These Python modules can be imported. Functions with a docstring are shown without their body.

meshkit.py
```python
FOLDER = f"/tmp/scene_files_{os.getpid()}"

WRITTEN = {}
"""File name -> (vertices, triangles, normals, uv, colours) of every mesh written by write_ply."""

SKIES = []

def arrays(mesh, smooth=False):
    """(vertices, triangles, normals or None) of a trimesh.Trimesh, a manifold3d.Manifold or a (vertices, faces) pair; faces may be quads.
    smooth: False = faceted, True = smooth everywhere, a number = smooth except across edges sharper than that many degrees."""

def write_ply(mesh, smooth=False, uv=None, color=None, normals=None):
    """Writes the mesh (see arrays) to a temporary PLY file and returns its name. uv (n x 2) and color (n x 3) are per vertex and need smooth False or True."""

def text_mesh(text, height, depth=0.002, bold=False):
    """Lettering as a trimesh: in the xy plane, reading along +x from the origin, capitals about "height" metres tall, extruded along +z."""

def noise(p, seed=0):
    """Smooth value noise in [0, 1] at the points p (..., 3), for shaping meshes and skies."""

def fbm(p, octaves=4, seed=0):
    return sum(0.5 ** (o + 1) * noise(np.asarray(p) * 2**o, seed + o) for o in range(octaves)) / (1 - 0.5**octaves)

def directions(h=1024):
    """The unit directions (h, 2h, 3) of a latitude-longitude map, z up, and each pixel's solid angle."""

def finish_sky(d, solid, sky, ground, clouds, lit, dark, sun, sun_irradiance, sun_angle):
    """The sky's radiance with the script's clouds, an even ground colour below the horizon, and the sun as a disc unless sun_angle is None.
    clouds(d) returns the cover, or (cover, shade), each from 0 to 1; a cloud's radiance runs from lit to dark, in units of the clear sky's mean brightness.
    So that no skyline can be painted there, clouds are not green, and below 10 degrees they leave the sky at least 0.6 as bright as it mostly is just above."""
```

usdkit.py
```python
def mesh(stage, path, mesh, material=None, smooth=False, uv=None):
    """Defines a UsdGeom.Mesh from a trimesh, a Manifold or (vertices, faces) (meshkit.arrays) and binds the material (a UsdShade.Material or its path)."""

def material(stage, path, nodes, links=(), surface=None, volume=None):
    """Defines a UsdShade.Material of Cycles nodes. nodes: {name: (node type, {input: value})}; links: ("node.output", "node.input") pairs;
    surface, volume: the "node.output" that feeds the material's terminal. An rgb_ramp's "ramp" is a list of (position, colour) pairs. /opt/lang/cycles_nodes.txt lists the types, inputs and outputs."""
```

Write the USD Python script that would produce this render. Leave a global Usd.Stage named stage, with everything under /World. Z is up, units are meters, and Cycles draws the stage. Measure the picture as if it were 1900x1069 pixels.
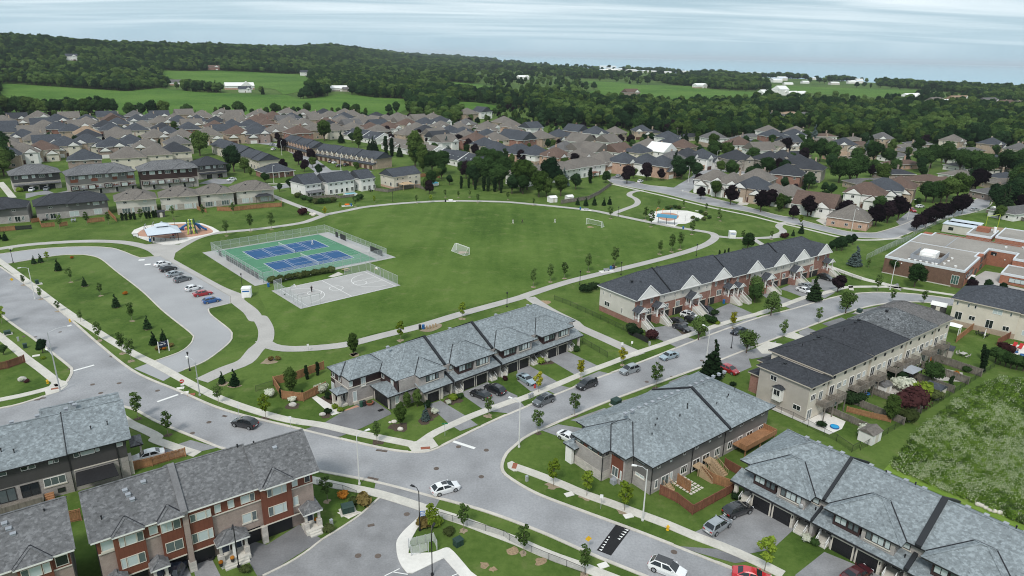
# Aerial view of a suburb: townhouse rows, a park with courts, houses, wooded escarpment and a lake
import math,random,re
import numpy as np
import mapbox_earcut as earcut
import manifold3d as m3
import trimesh
import usdkit,meshkit
from pxr import Usd,UsdGeom,UsdLux,UsdShade,Sdf,Gf,Vt
from shapely.geometry import Polygon,LineString,Point,MultiPolygon,box as sbox
from shapely.ops import unary_union
from shapely import affinity
from shapely.prepared import prep

EXPOSURE = 0.55
SKY_STRENGTH = 0.085
SUN_INTENSITY = 0.40
SKY_LOW = (4.0,5.8,6.9)
CLOUD_LO,CLOUD_MID,CLOUD_HI,CLOUD_TOP = (3.6,4.7,5.4),(5.0,6.0,6.6),(7.3,8.0,8.4),(10.0,10.3,10.5)
HAZE = 0.00004

stage = Usd.Stage.CreateInMemory()
UsdGeom.SetStageUpAxis(stage,UsdGeom.Tokens.z)
UsdGeom.SetStageMetersPerUnit(stage,1.0)
stage.DefinePrim('/World','Xform')
stage.DefinePrim('/World/Looks','Scope')

# ---------------------------------------------------------------- camera: a drone 60 m up
CAM_H,PITCH,ROLL = 60.0,math.radians(18.97),math.radians(1.15)
cam = UsdGeom.Camera.Define(stage,'/World/camera')
cam.CreateHorizontalApertureAttr(36.0)
cam.CreateVerticalApertureAttr(36.0*576/1024)
cam.CreateFocalLengthAttr(36.0*1260/1900)
cam.CreateClippingRangeAttr(Gf.Vec2f(0.5,90000))
cam.CreateExposureAttr(EXPOSURE)
_f = np.array([0,math.cos(PITCH),-math.sin(PITCH)]); _r0 = np.array([1.0,0,0]); _u0 = np.cross(_r0,_f)
_r = _r0 * math.cos(ROLL) + _u0 * math.sin(ROLL); _u = np.cross(_r,_f)
cam.AddTransformOp().Set(Gf.Matrix4d(*_r,0,*_u,0,*(-_f),0,0,0,CAM_H,1))

# ---------------------------------------------------------------- sky and a very soft sun behind thin cloud
SUN_AZ,SUN_EL = math.radians(200.0),math.radians(50.0)      # azimuth clockwise from +y
dome = UsdLux.DomeLight.Define(stage,'/World/sky')
dome.GetPrim().SetCustomDataByKey('kind','structure')
dome.GetPrim().SetCustomDataByKey('label','pale overcast sky with long flat bands of grey cloud')
usdkit.material(stage,'/World/Looks/sky_look',{
    'tc':('texture_coordinate',{}),
    'sky':('sky_texture',{'sky_type':'single_scattering','sun_disc':False,'sun_elevation':SUN_EL,'sun_rotation':SUN_AZ,'altitude':100.0,'aerosol_density':2.0}),
    'sep':('separate_xyz',{}),
    'den':('math',{'math_type':'maximum','value2':0.02}),
    'dadd':('math',{'math_type':'add','value2':0.055}),
    'qx':('math',{'math_type':'divide'}),'qy':('math',{'math_type':'divide'}),
    'cv':('combine_xyz',{'z':0.0}),
    'map':('mapping',{'mapping_type':'point','scale':(0.26,1.1,1.0),'rotation':(0,0,0.10)}),
    'n1':('noise_texture',{'scale':1.0,'detail':6.0,'roughness':0.56,'distortion':0.5}),
    'r1':('rgb_ramp',{'ramp':[(0.36,CLOUD_LO),(0.46,CLOUD_MID),(0.55,CLOUD_HI),(0.68,CLOUD_TOP)]}),
    'hz':('map_range',{'from_min':-0.01,'from_max':0.12,'to_min':0.0,'to_max':1.0,'clamp':True}),
    'low':('mix',{'color1':SKY_LOW}),
    'mx':('mix',{'fac':0.88}),
    'bg':('background_shader',{'strength':SKY_STRENGTH}),
},[('tc.generated','sep.vector'),('tc.generated','sky.vector'),('sep.z','den.value1'),('den.value','dadd.value1'),
    ('sep.x','qx.value1'),('dadd.value','qx.value2'),('sep.y','qy.value1'),('dadd.value','qy.value2'),
    ('qx.value','cv.x'),('qy.value','cv.y'),('cv.vector','map.vector'),('map.vector','n1.vector'),
    ('n1.fac','r1.fac'),('sep.z','hz.value'),('hz.result','low.fac'),('r1.color','low.color2'),
    ('sky.color','mx.color1'),('low.color','mx.color2'),('mx.color','bg.color')],surface='bg.background')
UsdShade.MaterialBindingAPI.Apply(dome.GetPrim()).Bind(UsdShade.Material.Get(stage,'/World/Looks/sky_look'))
sun = UsdLux.DistantLight.Define(stage,'/World/sun')
sun.CreateIntensityAttr(SUN_INTENSITY); sun.CreateAngleAttr(11.0); sun.CreateNormalizeAttr(True); sun.CreateColorAttr(Gf.Vec3f(1.0,0.96,0.9))
sun.AddRotateXYZOp().Set(Gf.Vec3f(90-math.degrees(SUN_EL),0,180-math.degrees(SUN_AZ)))

# ---------------------------------------------------------------- naming, tagging, mesh building
used = {}
def numbered(parent,name):
    k = (parent,name); n = used.get(k,0); used[k] = n + 1
    return name if n == 0 else '%s_%03d' % (name,n)
def tag(prim,label=None,cat=None,group=None,kind=None):
    for k,v in (('label',label),('category',cat),('group',group),('kind',kind)):
        if v:prim.SetCustomDataByKey(k,v)
    return prim
def pathof(p):return '/World' if p is None else (p if isinstance(p,str) else str(p.GetPath()))
def thing(name,label,cat,loc=(0,0,0),rotz=0.0,group=None,scale=None):
    path = '/World/' + numbered('/World',name)
    x = UsdGeom.Xform.Define(stage,path)
    x.AddTranslateOp().Set(Gf.Vec3d(*map(float,loc)))
    if rotz:x.AddRotateZOp().Set(float(rotz))
    if scale is not None:x.AddScaleOp().Set(Gf.Vec3f(*([float(scale)]*3 if np.ndim(scale) == 0 else map(float,scale))))
    return tag(x.GetPrim(),label,cat,group)
def copy_of(proto,name,label,cat,loc,rotz=0.0,group=None,scale=None):
    o = thing(name,label,cat,loc,rotz,group,scale)
    o.GetReferences().AddInternalReference(Sdf.Path(proto)); o.SetInstanceable(True)
    return o
def proto(name):
    p = stage.CreateClassPrim('/World/'+name); p.SetTypeName('Xform'); return p
def put(name,v,f,mat,parent=None,normals=None,label=None):
    path = pathof(parent) + '/' + numbered(pathof(parent),name)
    m = UsdGeom.Mesh.Define(stage,path)
    m.CreatePointsAttr(Vt.Vec3fArray.FromNumpy(np.ascontiguousarray(v,np.float32)))
    f = np.asarray(f,np.int32)
    m.CreateFaceVertexCountsAttr(Vt.IntArray.FromNumpy(np.full(len(f),f.shape[1],np.int32)))
    m.CreateFaceVertexIndicesAttr(Vt.IntArray.FromNumpy(np.ascontiguousarray(f).ravel()))
    m.CreateSubdivisionSchemeAttr('none')
    if normals is not None:
        m.CreateNormalsAttr(Vt.Vec3fArray.FromNumpy(np.ascontiguousarray(normals,np.float32))); m.SetNormalsInterpolation('vertex')
    UsdShade.MaterialBindingAPI.Apply(m.GetPrim()).Bind(MATS[mat])
    if label:m.GetPrim().SetCustomDataByKey('label',label)
    return m.GetPrim()

BOXF = np.array([[0,2,3],[0,3,1],[4,5,7],[4,7,6],[0,1,5],[0,5,4],[2,6,7],[2,7,3],[0,4,6],[0,6,2],[1,3,7],[1,7,5]])
class MB:
    def __init__(s):s.v = []; s.f = []; s.n = 0
    def add(s,v,f):
        v = np.asarray(v,float).reshape(-1,3); f = np.asarray(f,int)
        if f.shape[1] == 4:f = np.vstack([f[:,[0,1,2]],f[:,[0,2,3]]])
        s.v.append(v); s.f.append(f+s.n); s.n += len(v); return s
    def box(s,x0,y0,z0,x1,y1,z1):
        return s.add([[x,y,z] for z in (z0,z1) for y in (y0,y1) for x in (x0,x1)],BOXF)
    def obox(s,cx,cy,z0,z1,lx,ly,deg=0.0):
        a = math.radians(deg); c,n = math.cos(a),math.sin(a)
        return s.add([[cx+x*c-y*n,cy+x*n+y*c,z] for z in (z0,z1) for y in (-ly/2,ly/2) for x in (-lx/2,lx/2)],BOXF)
    def bar(s,p,q,w,h=None,up=(0,0,1)):
        p,q = np.array(p,float),np.array(q,float); d = q - p; L = np.linalg.norm(d); d /= L; h = h or w
        r = np.cross(d,up); n = np.linalg.norm(r); r = np.array([1.0,0,0]) if n < 1e-6 else r / n; u = np.cross(r,d)
        return s.add([e+r*i*w/2+u*j*h/2 for j in (-1,1) for i in (-1,1) for e in (p,q)],BOXF)
    def quad(s,a,b,c,d):return s.add([a,b,c,d],[[0,1,2],[0,2,3]])
    def tube(s,pts,r,n=6,r1=None):
        v,f = tube(pts,r,n,r1); return s.add(v,f)
    def cyl(s,x,y,z0,z1,r,n=10,r1=None):return s.tube([(x,y,z0),(x,y,z1)],r,n,r1)
    def prism(s,poly,z0,z1,bottom=False):
        for g in geoms(poly):
            v,f = flat(g); k = len(v)
            s.add(np.c_[v,np.full(k,z1)],f)
            if bottom:s.add(np.c_[v,np.full(k,z0)],f[:,::-1])
            for ring in [g.exterior,*g.interiors]:
                c = np.array(ring.coords)[:-1]
                if ring.is_ccw is False:c = c[::-1]
                if ring is not g.exterior:c = c[::-1]
                m = len(c); i = np.arange(m); j = (i+1) % m
                s.add(np.vstack([np.c_[c,np.full(m,z0)],np.c_[c,np.full(m,z1)]]),np.stack([i,j,j+m,i+m],1))
        return s
    def sheet(s,poly,z):
        for g in geoms(poly):
            v,f = flat(g); s.add(np.c_[v,np.full(len(v),z)],f)
        return s
    def gable_wall(s,x0,x1,y,z0,z1,t=0.1):   # triangular wall facing -y
        xm = (x0+x1) / 2
        return s.add([[x0,y,z0],[x1,y,z0],[xm,y,z1],[x0,y+t,z0],[x1,y+t,z0],[xm,y+t,z1]],[[0,1,2],[3,5,4],[0,3,4],[0,4,1],[1,4,5],[1,5,2],[2,5,3],[2,3,0]])
    def sphere(s,c,r,sub=1,sc=(1,1,1)):
        m = ICO[sub]; return s.add(np.array(c)+m[0]*r*np.array(sc),m[1])
    def arrays(s):return np.vstack(s.v),np.vstack(s.f)
    def build(s,name,mat,parent=None,smooth=None,label=None):
        v,f = s.arrays()
        if smooth:
            v,f,n = meshkit.arrays((v,f),smooth); return put(name,v,f,mat,parent,n,label)
        return put(name,v,f,mat,parent,None,label)
ICO = {k:(np.array(m.vertices),np.array(m.faces)) for k,m in ((k,trimesh.creation.icosphere(k)) for k in (0,1,2,3))}
def geoms(p):return [g for g in getattr(p,'geoms',[p]) if g.geom_type == 'Polygon' and g.area>1e-4]
def flat(g):
    rings = [np.array(r.coords)[:-1,:2] for r in [g.exterior,*g.interiors]]
    v = np.vstack(rings); ends = np.cumsum([len(r) for r in rings]).astype(np.uint32)
    f = earcut.triangulate_float64(v,ends).reshape(-1,3)
    a,b,c = v[f[:,0]],v[f[:,1]],v[f[:,2]]
    flip = ((b-a)[:,0]*(c-a)[:,1]-(b-a)[:,1]*(c-a)[:,0]) < 0
    f[flip] = f[flip][:,::-1]
    return v,f.astype(int)
def tube(pts,r,n=6,r1=None):
    p = np.asarray(pts,float); rad = np.linspace(r,r if r1 is None else r1,len(p)) if np.ndim(r) == 0 else np.asarray(r)
    t = np.gradient(p,axis=0); t /= np.linalg.norm(t,axis=1,keepdims=True)
    ref = np.array([1.0,0,0]) if abs(t[0][2]) > 0.8 else np.array([0,0,1.0])
    a = np.cross(t,ref); a /= np.linalg.norm(a,axis=1,keepdims=True); b = np.cross(t,a)
    ang = np.arange(n) * 2 * np.pi / n
    v = (p[:,None]+rad[:,None,None]*(np.cos(ang)[None,:,None]*a[:,None]+np.sin(ang)[None,:,None]*b[:,None])).reshape(-1,3)
    i,j = np.meshgrid(np.arange(len(p)-1),np.arange(n),indexing='ij')
    q = np.stack([i*n+j,i*n+(j+1) % n,(i+1)*n+(j+1) % n,(i+1)*n+j],-1).reshape(-1,4)
    f = [np.vstack([q[:,[0,1,2]],q[:,[0,2,3]]])]
    k = len(v); v = np.vstack([v,p[:1],p[-1:]]); e = (len(p)-1) * n
    for jj in range(n):f.append(np.array([[k,(jj+1) % n,jj],[k+1,e+jj,e+(jj+1) % n]]))
    return v,np.vstack(f)

# image points of the survey photograph -> ground metres (only used to survey real positions)
def ray_dir(x,y):return _f * 1260 + _r * (x-950) - _u * (y-534.5)
REG = {'a':(590,550,4.277),'b':(820,550,5.092),'c':(1050,690,3.959),'d':(1350,790,3.4545),'e':(0,720,5.09),'f':(130,800,3.9745),'g':(1090,430,5.092),'h':(1300,430,5.627),'i':(1380,560,4.454),'j':(1580,530,4.647),'k':(1620,410,6.682),'l':(0,270,6.289),'m':(230,250,5.94),'n':(500,230,6.287),'o':(770,200,5.0),'p':(1100,240,5.0),'q':(1440,240,4.1304),'F':(0,0,1)}
for _a,_y in zip('ABCD',(40,280,540,799)):
    for _b,_x in zip('1234',(0,480,960,1420)):REG[_a+_b] = (_x,_y,3.9583)
def fullpx(s):
    out = []; reg = 'F'
    for t in s.split():
        if ',' not in t:reg = t; continue
        x,y = map(float,t.split(',')); X,Y,S = REG[reg]; out.append((X+x/S,Y+y/S))
    return out
def P(s,z=0.0):
    out = []
    for x,y in fullpx(s):
        d = ray_dir(x,y); t = (z-CAM_H) / d[2]; out.append((round(float(d[0]*t),2),round(float(d[1]*t),2)))
    return out
def PT(s):
    """Same, on the terrain."""
    out = []
    for x,y in fullpx(s):
        d = ray_dir(x,y); d = d / np.hypot(d[0],d[1])
        r = np.geomspace(60,9000,4000); z = CAM_H + d[2] * r - terrain(d[0]*r,d[1]*r)
        k = np.argmax(z<0) if (z<0).any() else len(r) - 1
        out.append((round(float(d[0]*r[k]),1),round(float(d[1]*r[k]),1)))
    return out
def smooth_line(pts,step=1.5):
    """Catmull-Rom through pts."""
    p = np.array(pts,float); q = np.vstack([2*p[0]-p[1],p,2*p[-1]-p[-2]]); out = []
    for i in range(1,len(q)-2):
        a,b,c,d = q[i-1],q[i],q[i+1],q[i+2]; n = max(2,int(np.linalg.norm(c-b)/step))
        t = np.linspace(0,1,n,endpoint=False)[:,None]
        out.append(0.5*(2*b+(c-a)*t+(2*a-5*b+4*c-d)*t ** 2+(3*b-a-3*c+d)*t ** 3))
    return np.vstack([*out,p[-1:]])
def strip(pts,w,smooth=True):return LineString(smooth_line(pts) if smooth else pts).buffer(w/2,cap_style='flat',join_style='round')
def rot(deg,x,y):
    a = math.radians(deg); return x * math.cos(a) - y * math.sin(a),x * math.sin(a) + y * math.cos(a)
def in_frame(o,deg,pts):return [(o[0]+rot(deg,x,y)[0],o[1]+rot(deg,x,y)[1]) for x,y in pts]
rng = np.random.default_rng(7)

# ---------------------------------------------------------------- materials
MATS = {}
def sc(c,k):return tuple(min(1.0,x*k) for x in c)
def M(name,c,rough=0.8,var=0.12,scale=2.0,big=0.25,bigvar=0.10,spec=0.3,metallic=0.0,bump=0.0,coat=0.0,aniso=None):
    """Plain surface: base colour with fine and broad mottling."""
    nodes = {'g':('geometry',{}),'m':('mapping',{'mapping_type':'point','scale':aniso or (1,1,1)}),
             'n1':('noise_texture',{'scale':scale,'detail':5.0,'roughness':0.65}),'n2':('noise_texture',{'scale':big,'detail':3.0}),
             'r1':('rgb_ramp',{'ramp':[(0.25,sc(c,1-var*1.6)),(0.5,c),(0.75,sc(c,1+var*1.6))]}),
             'r2':('rgb_ramp',{'ramp':[(0.3,(1-bigvar,)*3),(0.7,(1+bigvar,)*3)]}),
             'mx':('mix',{'mix_type':'multiply','fac':1.0}),
             'p':('principled_bsdf',{'roughness':rough,'specular_ior_level':spec,'metallic':metallic,'coat_weight':coat})}
    links = [('g.position','m.vector'),('m.vector','n1.vector'),('g.position','n2.vector'),('n1.fac','r1.fac'),('n2.fac','r2.fac'),('r1.color','mx.color1'),('r2.color','mx.color2'),('mx.color','p.base_color')]
    if bump:
        nodes['b'] = ('bump',{'strength':0.6,'distance':bump}); links += [('n1.fac','b.height'),('b.normal','p.normal')]
    MATS[name] = usdkit.material(stage,'/World/Looks/'+name,nodes,links,surface='p.BSDF')
def flatmat(name,c,rough=0.5,spec=0.4,metallic=0.0,coat=0.0):
    MATS[name] = usdkit.material(stage,'/World/Looks/'+name,{'p':('principled_bsdf',{'base_color':c,'roughness':rough,'specular_ior_level':spec,'metallic':metallic,'coat_weight':coat})},[],surface='p.BSDF')
def shingle(name,c,var=0.30):
    """Asphalt shingles: courses of tabs, each with its own tone, over a broad mottle."""
    MATS[name] = usdkit.material(stage,'/World/Looks/'+name,{
        'g':('geometry',{}),'m':('mapping',{'mapping_type':'point','scale':(1,1,2.0)}),
        'v':('voronoi_texture',{'scale':3.2,'randomness':1.0}),'bw':('rgb_to_bw',{}),
        'n':('noise_texture',{'scale':1.9,'detail':6.0,'roughness':0.75}),'n2':('noise_texture',{'scale':0.16,'detail':2.0}),
        'ad':('math',{'math_type':'multiply_add','value2':0.34}),'a2':('math',{'math_type':'multiply_add','value2':0.3}),
        'r':('rgb_ramp',{'ramp':[(0.56,sc(c,1-var*1.2)),(0.74,sc(c,0.94)),(0.86,sc(c,1.08)),(0.98,sc(c,1+var*1.5))]}),
        'w':('wave_texture',{'wave_type':'bands','bands_direction':'z','scale':1.25,'distortion':0.6,'detail':1.0}),
        'b':('bump',{'strength':0.35,'distance':0.03}),
        'p':('principled_bsdf',{'roughness':0.92,'specular_ior_level':0.15})},
        [('g.position','m.vector'),('m.vector','v.vector'),('v.color','bw.color'),('g.position','n.vector'),('g.position','n2.vector'),('g.position','w.vector'),
         ('bw.val','ad.value1'),('n.fac','ad.value3'),('n2.fac','a2.value1'),('ad.value','a2.value3'),('a2.value','r.fac'),('r.color','p.base_color'),('w.fac','b.height'),('b.normal','p.normal')],surface='p.BSDF')
def brickmat(name,c1,c2,mortar,row=0.075,width=0.22):
    MATS[name] = usdkit.material(stage,'/World/Looks/'+name,{
        't':('texture_coordinate',{}),'s':('separate_xyz',{}),'a':('math',{'math_type':'add'}),'c':('combine_xyz',{'z':0.0}),
        'b':('brick_texture',{'color1':c1,'color2':c2,'mortar':mortar,'scale':1.0,'mortar_size':0.012,'brick_width':width,'row_height':row}),
        'n':('noise_texture',{'scale':0.7,'detail':5.0,'roughness':0.7}),'r':('rgb_ramp',{'ramp':[(0.3,(0.8,0.8,0.8)),(0.7,(1.15,1.15,1.15))]}),
        'mx':('mix',{'mix_type':'multiply','fac':1.0}),'p':('principled_bsdf',{'roughness':0.9,'specular_ior_level':0.2})},
        [('t.object','s.vector'),('s.x','a.value1'),('s.y','a.value2'),('a.value','c.x'),('s.z','c.y'),('c.vector','b.vector'),('t.object','n.vector'),('n.fac','r.fac'),
         ('b.color','mx.color1'),('r.color','mx.color2'),('mx.color','p.base_color')],surface='p.BSDF')
def siding(name,c,vertical=False,pitch=0.2):
    MATS[name] = usdkit.material(stage,'/World/Looks/'+name,{
        't':('texture_coordinate',{}),'w':('wave_texture',{'wave_type':'bands','bands_direction':'x' if vertical else 'z','profile':'saw','scale':0.314/pitch}),
        'r':('rgb_ramp',{'ramp':[(0.0,sc(c,0.8)),(0.15,c),(1.0,sc(c,1.05))]}),'n':('noise_texture',{'scale':0.4,'detail':4.0}),'r2':('rgb_ramp',{'ramp':[(0.3,(0.9,0.9,0.9)),(0.7,(1.06,1.06,1.06))]}),
        'mx':('mix',{'mix_type':'multiply','fac':1.0}),'b':('bump',{'strength':0.3,'distance':0.02}),'p':('principled_bsdf',{'roughness':0.6,'specular_ior_level':0.3})},
        [('t.object','w.vector'),('t.object','n.vector'),('w.fac','r.fac'),('n.fac','r2.fac'),('r.color','mx.color1'),('r2.color','mx.color2'),('mx.color','p.base_color'),('w.fac','b.height'),('b.normal','p.normal')],surface='p.BSDF')
def grassmat(name,dark,mid,light,dry,patch=0.05,rows=(0.28,0.06,0.75,0.30)):
    """Grass: broad worn patches, mowing bands and tufts."""
    rs,rk,ra,rw = rows
    MATS[name] = usdkit.material(stage,'/World/Looks/'+name,{
        'g':('geometry',{}),'n1':('noise_texture',{'scale':patch,'detail':6.0,'roughness':0.62,'distortion':0.4}),'n2':('noise_texture',{'scale':1.1,'detail':6.0,'roughness':0.78}),
        'n3':('noise_texture',{'scale':0.20,'detail':5.0,'roughness':0.7}),'m':('mapping',{'mapping_type':'point','rotation':(0,0,ra),'scale':(1.0,rk,1.0)}),'n4':('noise_texture',{'scale':rs,'detail':3.0}),
        'a1':('math',{'math_type':'multiply_add','value2':0.60}),'a2':('math',{'math_type':'multiply_add','value2':rw}),'a3':('math',{'math_type':'multiply_add','value2':0.45}),'mr':('map_range',{'from_min':0.78+rw/2-0.12,'from_max':1.27+rw/2-0.12,'clamp':True}),
        'r':('rgb_ramp',{'ramp':[(0.0,dark),(0.5,mid),(1.0,light)]}),
        'dm':('map_range',{'from_min':0.56,'from_max':0.74,'to_min':0.0,'to_max':0.7,'clamp':True}),'mx':('mix',{'color2':dry}),
        'b':('bump',{'strength':0.6,'distance':0.1}),'p':('principled_bsdf',{'roughness':0.95,'specular_ior_level':0.1})},
        [('g.position','n1.vector'),('g.position','n2.vector'),('g.position','n3.vector'),('g.position','m.vector'),('m.vector','n4.vector'),
         ('n2.fac','a1.value1'),('n1.fac','a1.value3'),('n4.fac','a2.value1'),('a1.value','a2.value3'),('a2.value','a3.value3'),('n3.fac','a3.value1'),
         ('a3.value','mr.value'),('mr.result','r.fac'),('r.color','mx.color1'),('n3.fac','dm.value'),('dm.result','mx.fac'),('mx.color','p.base_color'),('n2.fac','b.height'),('b.normal','p.normal')],surface='p.BSDF')
def leafmat(name,dark,light,trans=0.35):
    """Leaves: tone varies from leaf clump to leaf clump and from tree to tree; light passes through."""
    MATS[name] = usdkit.material(stage,'/World/Looks/'+name,{
        'g':('geometry',{}),'o':('object_info',{}),'n':('noise_texture',{'scale':0.35,'detail':2.0}),
        'a':('math',{'math_type':'multiply_add','value2':0.36}),'b':('math',{'math_type':'multiply_add','value2':0.44}),'c':('math',{'math_type':'multiply','value2':0.2}),
        'r':('rgb_ramp',{'ramp':[(0.08,sc(dark,0.95)),(0.92,sc(light,1.28))]}),
        'd':('diffuse_bsdf',{}),'t':('translucent_bsdf',{}),'mx':('mix_closure',{'fac':trans})},
        [('g.random_per_island','a.value1'),('g.position','n.vector'),('n.fac','c.value1'),('c.value','b.value3'),('o.random','b.value1'),('b.value','a.value3'),('a.value','r.fac'),
         ('r.color','d.color'),('r.color','t.color'),('d.BSDF','mx.closure1'),('t.BSDF','mx.closure2')],surface='mx.closure')

# ground
grassmat('lawn',(0.03,0.062,0.012),(0.06,0.106,0.02),(0.098,0.15,0.034),(0.15,0.165,0.065))
grassmat('verge',(0.036,0.062,0.015),(0.065,0.1,0.025),(0.1,0.13,0.04),(0.15,0.15,0.07),0.15)
grassmat('field_grass',(0.034,0.072,0.012),(0.064,0.116,0.02),(0.1,0.158,0.034),(0.15,0.17,0.065),0.022,(0.22,0.05,0.75,0.45))
grassmat('crop',(0.026,0.074,0.01),(0.056,0.128,0.016),(0.092,0.17,0.028),(0.1,0.15,0.04),0.010,(0.09,25.0,0.0,0.9))
grassmat('meadow',(0.07,0.13,0.02),(0.12,0.2,0.03),(0.18,0.27,0.05),(0.22,0.25,0.09),0.08)
grassmat('plain',(0.022,0.048,0.01),(0.045,0.088,0.018),(0.085,0.135,0.03),(0.12,0.14,0.05),0.006)
grassmat('forest_floor',(0.016,0.030,0.010),(0.024,0.042,0.013),(0.038,0.060,0.018),(0.05,0.07,0.025),0.02)
M('asphalt',(0.285,0.288,0.298),0.9,0.10,3.0,0.12,0.22,0.2)
M('asphalt_lot',(0.335,0.338,0.346),0.9,0.05,5.0,0.10,0.08,0.2)
M('asphalt_dark',(0.17,0.17,0.176),0.9,0.10,4.0,0.3,0.16,0.2)
M('asphalt_new',(0.020,0.020,0.022),0.85,0.15,4.0,0.5,0.1,0.2)
M('driveway',(0.235,0.236,0.242),0.9,0.10,4.0,0.35,0.16,0.2)
M('concrete',(0.52,0.50,0.45),0.85,0.07,3.0,0.4,0.10,0.25)
M('kerb',(0.50,0.47,0.42),0.85,0.08,3.0,0.4,0.12,0.25)
M('path',(0.40,0.385,0.365),0.88,0.06,3.0,0.2,0.08,0.25)
M('pale_concrete',(0.66,0.64,0.60),0.8,0.05,2.0,0.3,0.08,0.25)
M('mulch',(0.075,0.055,0.04),0.95,0.35,8.0)
M('mulch_dry',(0.27,0.215,0.15),0.95,0.25,8.0)
M('soil',(0.29,0.21,0.13),0.95,0.25,3.0)
M('rubber_tan',(0.44,0.25,0.175),0.9,0.08,3.0)
M('court_green',(0.075,0.215,0.125),0.8,0.05,2.0,0.2,0.06)
M('court_blue',(0.022,0.085,0.205),0.8,0.06,2.0,0.2,0.08)
M('court_grey',(0.37,0.365,0.355),0.85,0.05,2.0,0.2,0.08)
flatmat('white_line',(0.78,0.78,0.76),0.7); flatmat('road_paint',(0.72,0.72,0.70),0.7)
M('iron',(0.12,0.095,0.08),0.7,0.2,6.0); M('tactile',(0.28,0.10,0.06),0.8,0.15,6.0)
M('rock',(0.42,0.40,0.37),0.9,0.25,2.5,bump=0.1); M('rock_pale',(0.60,0.56,0.50),0.9,0.2,2.5)
# roofs
shingle('roof_blue',(0.195,0.222,0.236),0.30); shingle('roof_grey',(0.128,0.130,0.135),0.34); shingle('roof_slate',(0.058,0.064,0.075),0.26); shingle('roof_dark',(0.042,0.045,0.052),0.24)
shingle('roof_taupe',(0.150,0.136,0.122),0.2); shingle('roof_brown',(0.115,0.080,0.066),0.2); shingle('roof_tan',(0.27,0.195,0.135),0.2); shingle('roof_midgrey',(0.115,0.112,0.112),0.25); shingle('roof_stripe',(0.105,0.112,0.118),0.55)
flatmat('flashing',(0.016,0.018,0.022),0.6); flatmat('fascia_dark',(0.022,0.022,0.025),0.5); flatmat('fascia_white',(0.74,0.74,0.72),0.5); flatmat('fascia_tan',(0.50,0.45,0.38),0.5)
M('flat_roof',(0.28,0.262,0.238),0.95,0.07,1.5,0.08,0.12,0.1); flatmat('parapet',(0.60,0.63,0.66),0.5); M('metal_grey',(0.30,0.32,0.35),0.5,0.05,2.0,spec=0.5)
# walls
siding('siding_grey',(0.155,0.150,0.145)); siding('siding_charcoal',(0.070,0.068,0.068)); siding('panel_plum',(0.045,0.026,0.025),True,0.4); siding('panel_rust',(0.155,0.055,0.035),True,0.5)
siding('siding_cream',(0.60,0.555,0.47)); siding('siding_white',(0.74,0.735,0.71)); siding('siding_pale',(0.56,0.535,0.485)); siding('siding_taupe',(0.42,0.385,0.345))
brickmat('brick_grey',(0.36,0.33,0.31),(0.27,0.25,0.24),(0.42,0.40,0.38),0.10,0.35); brickmat('stone_pale',(0.56,0.52,0.47),(0.44,0.41,0.375),(0.40,0.38,0.35),0.2,0.5)
brickmat('brick_brown',(0.30,0.225,0.19),(0.25,0.18,0.155),(0.36,0.31,0.28)); brickmat('brick_red',(0.27,0.105,0.075),(0.20,0.075,0.055),(0.34,0.25,0.21)); brickmat('brick_school',(0.34,0.115,0.06),(0.27,0.09,0.05),(0.33,0.20,0.15))
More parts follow.
